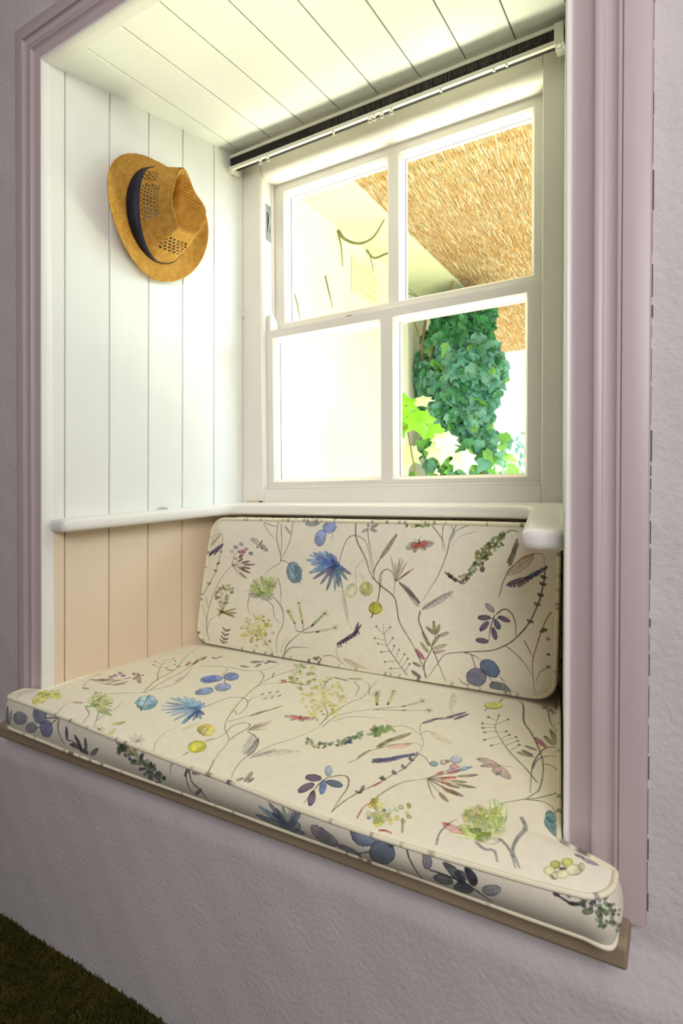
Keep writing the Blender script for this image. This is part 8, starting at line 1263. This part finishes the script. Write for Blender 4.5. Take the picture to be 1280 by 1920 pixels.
for k in range(1, NS+1):
    t = k/NS; b = .0065*math.sin(math.pi*t)+.0012; p = LP.copy(); p[:, :2] += Nn*b*(1+.25*nz(LP[:, 0], LP[:, 1], 25, 12))[:, None]; p[:, 2] = LP[:, 2]+(ZB-LP[:, 2])*t
    p[:, 1] += np.where(Nn[:, 1] < 0, -Nn[:, 1], 0)*np.clip(.6285-LP[:, 1], 0, 1)*t**1.5
    rows.append(p); kf = .612/p[:, 1]; cf = front_c.sample(p[:, 0]*kf, p[:, 2]*kf); cb = np.ones_like(cf)*lin((232, 226, 210)); isf = ((Nn[:, 1] < -.5) | (LP[:, 0] > -.09))[:, None]; crow.append(np.where(isf, cf, cb))
side = np.concatenate(rows); n0 = len(V); NL = len(loop)
sf = []
prev = loop.copy()
for k in range(NS):
    cur = n0+k*NL+np.arange(NL); sf.append(np.stack([prev, cur, np.roll(cur, -1), np.roll(prev, -1)], 1)); prev = cur
# underside: follow the same grid, coarse is enough, flat
bot = np.stack([np.clip(X[::8, ::8], -1.160, -.075), np.maximum(Yt[::8, ::8], .632), np.full(X[::8, ::8].shape, ZB)], -1); bsh = bot.shape; nb0 = n0+NS*NL
bf = grid_faces(bsh[0], bsh[1])[:, ::-1]+nb0; bot = bot.reshape(-1, 3)
allV = np.concatenate([V, side, bot]); allC = np.concatenate([cT, np.concatenate(crow), np.ones((len(bot), 3))*lin(CREAM)]); allF = np.concatenate([Fc, np.concatenate(sf), bf])
sc = empty('seat_cushion', (-.6, .87, ZB-.0035)); tag(sc, 'long cream flower-printed box cushion lying flat on the window seat', 'cushion')
mk('cover', allV, allF, M_cloth, sc, smooth=True, cols=allC)
lp = LP[::4].copy(); nn = Nn[::4]; lp[:, :2] += nn*.0005; lp[:, 2] += .0005
piping('piping', lp, .0032, sc, pipe_cols(len(lp), 5, .05))
lp = LP[::4].copy(); lp[:, :2] += nn*.0015; lp[:, 1] += np.where(nn[:, 1] < 0, -nn[:, 1], 0)*np.clip(.6285-LP[::4, 1], 0, 1); lp[:, 2] = ZB-.0002+.0012*nz(lp[:, 0], lp[:, 1], 30, 4)
piping('piping', lp, .0030, sc, pipe_cols(len(lp), 6, .06))

# ------------------------------------------------------------------ back cushion
ZL, ZU = -.3655, -.0565
def edges_b(z):
    t = (z-ZL)/(ZU-ZL); r = .034; L = lerp(-1.046, -.984, t)-.004*np.sin(np.pi*t); Rr = lerp(-.186, -.178, t)
    d = np.minimum(np.clip(z-ZL, 0, r), np.clip(ZU-z, 0, r)); c = r-np.sqrt(np.maximum(r*r-(r-d)**2, 0)); return L+c, Rr-c
NR = int((ZU-ZL)/.0009); NCc = int(.86/.0009)
tt = np.linspace(0, 1, NR); tt = tt[:, None]*np.ones((1, NCc)); uu = np.linspace(0, 1, NCc)[None]*np.ones((NR, 1))
Zz = ZL+(ZU-ZL)*tt; Lx, Rx = edges_b(Zz); X = Lx+(Rx-Lx)*uu
Zz = Zz-.004*np.sin(np.pi*uu)*(1-tt)+.0012*nz(X, X*0, 20, 31)*np.abs(tt-.5)*2
dE = np.minimum(np.minimum(X-Lx, Rx-X), np.minimum(Zz-ZL, ZU-Zz)); dE = np.maximum(dE, 0)
Yy = 1.053-.009*(1-np.exp(-dE/.035))+.0018*nz(X, Zz, 16, 21)*(1-np.exp(-dE/.02))
V = np.stack([X, Yy, Zz], -1).reshape(-1, 3); Fc = grid_faces(NR, NCc); cT = back_c.sample(X.ravel(), Zz.ravel())
idx = np.arange(NR*NCc).reshape(NR, NCc); loop = np.concatenate([idx[0, :], idx[1:, -1], idx[-1, -2::-1], idx[-2:0:-1, 0]]); LP = V[loop]
NL = len(loop); rows = []; crow = []; cen = np.array([LP[:, 0].mean(), LP[:, 2].mean()]); NS = 30
T = np.roll(LP, -3, 0)-np.roll(LP, 3, 0); T /= np.linalg.norm(T, axis=1)[:, None]+1e-9; Nn = np.stack([T[:, 2], -T[:, 0]], 1)
for k in range(1, NS+1):
    t = k/NS; p = LP.copy(); b = .003*math.sin(math.pi*t); p[:, 0] += Nn[:, 0]*b; p[:, 2] += Nn[:, 1]*b*.3; p[:, 1] = LP[:, 1]+.052*t; rows.append(p)
    crow.append(back_c.sample(np.clip(2*-.182-p[:, 0]-.052*t-.02, -1.05, -.17), p[:, 2]))
side = np.concatenate(rows); n0 = len(V); sf = []; prev = loop.copy()
for k in range(NS):
    cur = n0+k*NL+np.arange(NL); sf.append(np.stack([prev, cur, np.roll(cur, -1), np.roll(prev, -1)], 1)); prev = cur
bot = np.stack([X[::8, ::8], np.full(X[::8, ::8].shape, 1.105), Zz[::8, ::8]], -1); bsh = bot.shape; nb0 = n0+NS*NL; bf = grid_faces(bsh[0], bsh[1])[:, ::-1]+nb0; bot = bot.reshape(-1, 3)
bc_ = empty('back_cushion', (-.6, 1.08, ZL)); tag(bc_, 'upright cream flower-printed cushion standing against the wall under the window ledge', 'cushion')
mk('cover', np.concatenate([V, side, bot]), np.concatenate([Fc, np.concatenate(sf), bf]), M_cloth, bc_, smooth=True, cols=np.concatenate([cT, np.concatenate(crow), np.ones((len(bot), 3))*lin(CREAM)]))
lp = LP[::4].copy(); lp[:, 1] -= .0005; lp[:, 0] += Nn[::4, 0]*.001; lp[:, 2] += Nn[::4, 1]*.0005
piping('piping', lp, .0036, bc_, pipe_cols(len(lp), 9, .10))
lp = LP[::4].copy(); lp[:, 1] = 1.105; piping('piping', lp, .0034, bc_, pipe_cols(len(lp), 10, .10))

# ------------------------------------------------------------------ outside: ground, wing wall, soffit, thatch, plants
M_ext = mat('cream_limewash', (232, 236, 208), .9, .05, 3, .004, 25, .15)
M_soff = mat('white_soffit_paint', (226, 230, 188), .8, .04, 3)
M_ground = mat('pale_gravel', (232, 228, 212), .95, .15, 12, .01, 30, .1)
mb = MB(); mb.box(-9, 9, 1.34, 30, FL-.25, FL-.15); mb.build('ground', M_ground)['kind'] = 'structure'
mb = MB(); mb.box(-2.0, -1.70, 1.34, 3.86, FL-.15, 1.54); mb.box(-2.0, -1.755, 3.86, 4.75, FL-.15, 1.54); mb.build('wall_outside_left', M_ext)['kind'] = 'structure'
mb = MB(); mb.box(-1.75, -1.385, 1.34, 4.25, 1.54, 1.565); mb.build('trim_5', M_soff)['kind'] = 'structure'
# thatch: a thick body with thousands of reed ends hanging slightly proud of its underside
th = empty('thatched_roof', (-.6, 3.9, 1.545)); tag(th, 'thick golden reed thatch overhanging above the window outside', 'thatch')
M_reed = mat('golden_reed', (250, 222, 170), .85, 1, 3.2, .004, 60, .15, (22, 1.6, 22), col2=(234, 186, 116))
mb = MB(); x0, x1 = -1.385, 1.0  # eave extended out of view on the right to shade the sky
mb.box(-2.4, x1, 1.34, 6.35, 1.56, 2.3); mb.build('thatch_body', M_reed, th)
rv = []; rf = []; rm = []
for i in range(30000):
    Y = 2.0+4.3*random.random()**1.3; x = random.uniform(x0 if Y < 4.2 else -2.3, max(-1.1, -.16*Y+.1)); L = random.uniform(.03, .10); r = random.uniform(.0014, .0030)*(1+.12*(Y-2))
    z1_ = 1.556-random.uniform(0, .008); tl = random.uniform(.04, .16); yaw = random.gauss(0, .08)
    d = Vector((math.sin(yaw), math.cos(yaw), -tl)).normalized(); p = Vector((x, Y, z1_+.006)); q = p+d*L
    a = d.cross(Vector((0, 0, 1))).normalized()*r; b = d.cross(a).normalized()*r
    k = len(rv)
    for c in (p, q):
        for j in range(4): rv.append(tuple(c+a*math.cos(j*1.571)+b*math.sin(j*1.571)))
    rf += [(k+j, k+(j+1) % 4, k+4+(j+1) % 4, k+4+j) for j in range(4)]+[(k+4, k+5, k+6, k+7)]; rm += [random.choice((0, 0, 0, 1, 2))]*5
M_r2 = mat('pale_reed', (250, 232, 190), .85, .2, 8); M_r3 = mat('amber_reed', (218, 166, 92), .85, .2, 8)
o = mk('reed_ends', rv, np.array(rf), [M_reed, M_r2, M_r3], th, midx=rm); o['kind'] = 'stuff'
# air vent on the wing wall
mb = MB(); mb.box(-1.698, -1.684, 3.02, 3.34, 1.22, 1.44)
for k in range(4): mb.hexa([(-1.686, 3.05, 1.245+k*.046), (-1.672, 3.05, 1.240+k*.046), (-1.672, 3.31, 1.240+k*.046), (-1.686, 3.31, 1.245+k*.046), (-1.686, 3.05, 1.272+k*.046), (-1.680, 3.05, 1.262+k*.046), (-1.680, 3.31, 1.262+k*.046), (-1.686, 3.31, 1.272+k*.046)])
o = mb.build('air_vent', M_soff); tag(o, 'cream louvred air vent high on the outside wall', 'vent')
# bare vine stems
M_stem = mat('dry_olive_stem', (128, 124, 60), .9, .3, 20)
M_twig = mat('brown_twig', (150, 128, 84), .9, .3, 20)
def stem(name, label, pts, r, m=M_stem, r1=None, extra=()):
    mb = MB(); 
    def cr(P):
        P = [Vector(p) for p in P]; Q = [2*P[0]-P[1]]+P+[2*P[-1]-P[-2]]; out = []
        for i in range(1, len(Q)-2):
            for t in (0, .2, .4, .6, .8): out.append(.5*((2*Q[i])+(-Q[i-1]+Q[i+1])*t+(2*Q[i-1]-5*Q[i]+4*Q[i+1]-Q[i+2])*t*t+(-Q[i-1]+3*Q[i]-3*Q[i+1]+Q[i+2])*t**3))
        return out+[Q[-2]]
    mb.tube(cr(pts), r, 6, r1=r1)
    for e in extra: mb.tube(cr(e), r*.5, 5, r1=r*.25)
    o = mb.build(name, m, smooth=True); return tag(o, label, 'vine')
stem('vine_stem', 'bare vine stem curving down from the corner of the outside wall to the thatch edge', [(-1.695, 2.86, 1.52), (-1.66, 2.88, 1.47), (-1.58, 2.90, 1.435), (-1.50, 2.92, 1.46), (-1.42, 2.90, 1.53)], .010, r1=.004, extra=[[(-1.69, 2.86, 1.50), (-1.685, 2.88, 1.42), (-1.69, 2.90, 1.33)]])
stem('vine_stem', 'short dry vine tuft at the wall corner just above the louvred vent', [(-1.69, 3.20, 1.53), (-1.66, 3.24, 1.49), (-1.60, 3.27, 1.51), (-1.54, 3.30, 1.53)], .006, extra=[[(-1.68, 3.21, 1.52), (-1.675, 3.25, 1.45), (-1.68, 3.27, 1.42)]])
stem('vine_stem', 'forked bare vine below the soffit between the vent and the ivy', [(-1.66, 3.62, 1.50), (-1.66, 3.72, 1.40), (-1.65, 3.84, 1.26), (-1.66, 4.0, 1.14)], .010, M_stem, .005, [[(-1.66, 3.70, 1.42), (-1.60, 3.82, 1.40), (-1.52, 3.95, 1.34)], [(-1.66, 3.76, 1.35), (-1.70, 3.68, 1.24), (-1.695, 3.66, 1.16)]])
# streaks of dirt on the wall are loose tendril marks: thin dry runners
for pts in ([(-1.697, 2.36, 1.16), (-1.694, 2.40, 1.06), (-1.696, 2.45, .98), (-1.694, 2.47, .90)], [(-1.697, 2.72, 1.22), (-1.694, 2.76, 1.13), (-1.696, 2.80, 1.06)]):
    mb = MB(); mb.tube(pts, .0045, 5, r1=.0015); o = mb.build('tendril', M_stem)
    tag(o, 'thin dry tendril clinging to the outside wall, ' + ('nearer the left window edge' if pts[0][1] < 2.5 else 'nearer the louvred vent'), 'vine', None)
def leaf_pts(c, s, nrm, upv, kind='ivy'):
    n_ = Vector(nrm).normalized(); u = Vector(upv)-n_*Vector(upv).dot(n_); u = u.normalized() if u.length > 1e-3 else n_.orthogonal().normalized(); v = n_.cross(u)
    if kind == 'ivy': sh = [(0, -.42), (.22, -.50), (.42, -.28), (.50, -.02), (.30, .06), (.20, .28), (0, .58), (-.20, .28), (-.30, .06), (-.50, -.02), (-.42, -.28), (-.22, -.50)]
    elif kind == 'maple': sh = [(0, -.45), (.22, -.42), (.30, -.50), (.36, -.25), (.58, -.12), (.42, .02), (.52, .30), (.28, .22), (.14, .34), (0, .62), (-.14, .34), (-.28, .22), (-.52, .30), (-.42, .02), (-.58, -.12), (-.36, -.25), (-.30, -.50), (-.22, -.42)]
    else: sh = [(0, -.5), (.2, -.2), (.22, .1), (0, .5), (-.22, .1), (-.2, -.2)]
    C_ = Vector(c); P = [tuple(C_+n_*s*.06)]
    for a, b in sh: P.append(tuple(C_+(v*a+u*b)*s-n_*s*.05*(abs(a)*2)))
    return P, [(0, i+1, (i+1) % len(sh)+1) for i in range(len(sh))]
def leaf_mat(name, c, c2):
    m = mat(name, c, .35, 1, 9, 0, 0, .5, col2=c2); b = m.node_tree.nodes['Principled BSDF']
    b.inputs['Subsurface Weight'].default_value = 0
    n = m.node_tree.nodes; l = m.node_tree.links; t = n.new('ShaderNodeBsdfTranslucent'); mx = n.new('ShaderNodeMixShader'); mx.inputs[0].default_value = .3
    l.new(b.inputs['Base Color'].links[0].from_socket, t.inputs[0]); out = n['Material Output']
    l.new(b.outputs[0], mx.inputs[1]); l.new(t.outputs[0], mx.inputs[2]); l.new(mx.outputs[0], out.inputs[0]); return m
ML = [leaf_mat('ivy_deep_green', (84, 164, 104), (60, 130, 90)), leaf_mat('ivy_blue_green', (136, 196, 172), (88, 156, 140)), leaf_mat('ivy_fresh_green', (150, 206, 104), (110, 180, 84))]
def foliage(name, label, cat, pts, size, mats, kind='ivy', out=(.6, -.8, .25), spread=.7):
    mb = MB()
    for (c, mi) in pts:
        nn_ = (out[0]+random.gauss(0, spread), out[1]+random.gauss(0, spread), out[2]+random.gauss(0, spread)); s = size*random.uniform(.6, 1.25)
        v, f = leaf_pts(c, s, nn_, (random.gauss(0, .5), random.gauss(0, .4), -1), kind); mb.add(v, f, mi)
    root = empty(name, (pts[0][0][0], pts[0][0][1], FL-.15)); tag(root, label, cat)
    mb.build('leaves', mats, root, fix=False, smooth=False); return root
pts = []
for i in range(1500):
    z = 1.46-1.17*random.random()**.9; w = .30+.05*math.sin(z*9); f_ = random.random()
    x = -1.42+random.uniform(-w, w)*(1 if z > .4 else .9); y = 4.16-.18*math.sqrt(max(0, 1-((x+1.42)/w)**2))*random.uniform(.5, 1)
    if z > 1.2 and x < -1.58: continue
    mi = 0 if z > 1.12 or random.random() < .25 else (2 if random.random() < .10 else 1); pts.append(((x, y, z), mi))
for i in range(170):
    z = random.uniform(-.05, .38); x = -1.36+random.gauss(0, .16); pts.append(((x, 4.0+random.uniform(-.1, .1), z), random.choice((0, 1, 2, 2))))
ivy = foliage('ivy', 'dense blue-green ivy hanging on the outer corner below the thatch', 'ivy', pts, .10, ML)
mb = MB(); mb.box(-1.60, -1.26, 4.24, 4.40, FL-.15, 1.50); mb.build('trunk', mat('mossy_bark', (84, 100, 66), .9, .3, 12, .01, 30), ivy)
for P_ in ([(-1.60, 4.10, -.2), (-1.62, 4.06, .5), (-1.60, 4.02, 1.0), (-1.50, 4.0, 1.35), (-1.40, 3.98, 1.53)], [(-1.62, 4.05, .6), (-1.66, 4.02, 1.1), (-1.60, 4.0, 1.45)]):
    mb = MB(); mb.tube(P_, .014, 6, r1=.009); mb.build('stem', M_twig, ivy)
for x in (-1.5, -1.32, -1.2, -1.42):
    mb = MB(); mb.tube([(x, 4.15, FL-.15), (x+.04, 4.10, -.4), (x-.05, 4.12, .1), (x+.03, 4.15, .6)], .012, 6, r1=.006); mb.build('stem', M_twig, ivy)
# bright maple-like leaves close by, low on the left of the right pane
MY = [leaf_mat('lime_leaf', (150, 214, 56), (112, 184, 40)), leaf_mat('pale_lime_leaf', (222, 242, 190), (200, 232, 160))]
lf = [((-1.20, 2.62, .44), .17, 0, (.4, -.8, .5)), ((-1.08, 2.60, .35), .15, 0, (.5, -.7, .3)), ((-1.22, 2.66, .34), .11, 0, (.1, -.9, .3)), ((-1.02, 2.62, .30), .10, 0, (.3, -.9, .2)), ((-.96, 2.62, .26), .13, 1, (.5, -.6, .6)), ((-1.12, 2.70, .47), .12, 1, (.1, -.7, .9)), ((-1.02, 2.72, .22), .15, 1, (.2, -.8, .5)), ((-1.2, 2.72, .20), .13, 1, (.5, -.8, .2)), ((-.90, 2.7, .16), .12, 1, (.3, -.8, .2))]
rt = empty('climbing_plant', (-1.1, 2.7, FL-.15)); tag(rt, 'plant with broad bright lime leaves outside at the lower right pane', 'plant')
mb = MB()
for c, s, mi, nn_ in lf:
    v, f = leaf_pts(c, s, nn_, (random.gauss(0, .3), 0, -1), 'maple'); mb.add(v, f, mi)
mb.build('leaves', MY, rt, fix=False)
mb = MB(); mb.tube([(-1.1, 2.72, FL-.15), (-1.16, 2.72, -.3), (-1.15, 2.70, .1), (-1.17, 2.64, .33), (-1.17, 2.63, .45)], .006, 6, r1=.003); mb.tube([(-1.30, 2.64, .345), (-1.17, 2.64, .335), (-1.05, 2.61, .34)], .003, 5); mb.build('stem', mat('green_stem', (130, 120, 60), .8, .2, 20), rt)
# shrubs lower down and farther off
for nm, lb, cx_, cy_, cz_, rx_, rz_, N_, sz, mats in (
    ('shrub', 'loose pale green shrub below the ivy outside', -1.75, 5.4, -.02, .62, .34, 420, .10, [leaf_mat('shrub_leaf', (168, 204, 140), (120, 170, 104)), ML[2], MY[1]]),
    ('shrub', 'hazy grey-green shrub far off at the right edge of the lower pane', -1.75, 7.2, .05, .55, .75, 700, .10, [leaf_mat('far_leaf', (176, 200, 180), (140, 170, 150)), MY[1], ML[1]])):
    pts = []
    for i in range(N_):
        a = random.uniform(0, 6.28); b = random.uniform(-1, 1); r = random.random()**.35
        pts.append(((cx_+rx_*r*math.cos(a)*math.sqrt(1-b*b), cy_+rx_*.6*r*math.sin(a)*math.sqrt(1-b*b), cz_+rz_*r*b), random.choice((0, 0, 1, 2))))
    o = foliage(nm, lb, 'shrub', pts, sz, mats, 'oval', spread=1)
    mb = MB()
    for k in range(5): a = k*1.26; mb.tube([(cx_, cy_, FL-.15), (cx_+.08*math.cos(a), cy_+.08*math.sin(a), cz_-.3), (cx_+.3*rx_*math.cos(a), cy_+.2*math.sin(a), cz_+.2*rz_)], .012, 6, r1=.004)
    mb.build('stem', M_twig, o)
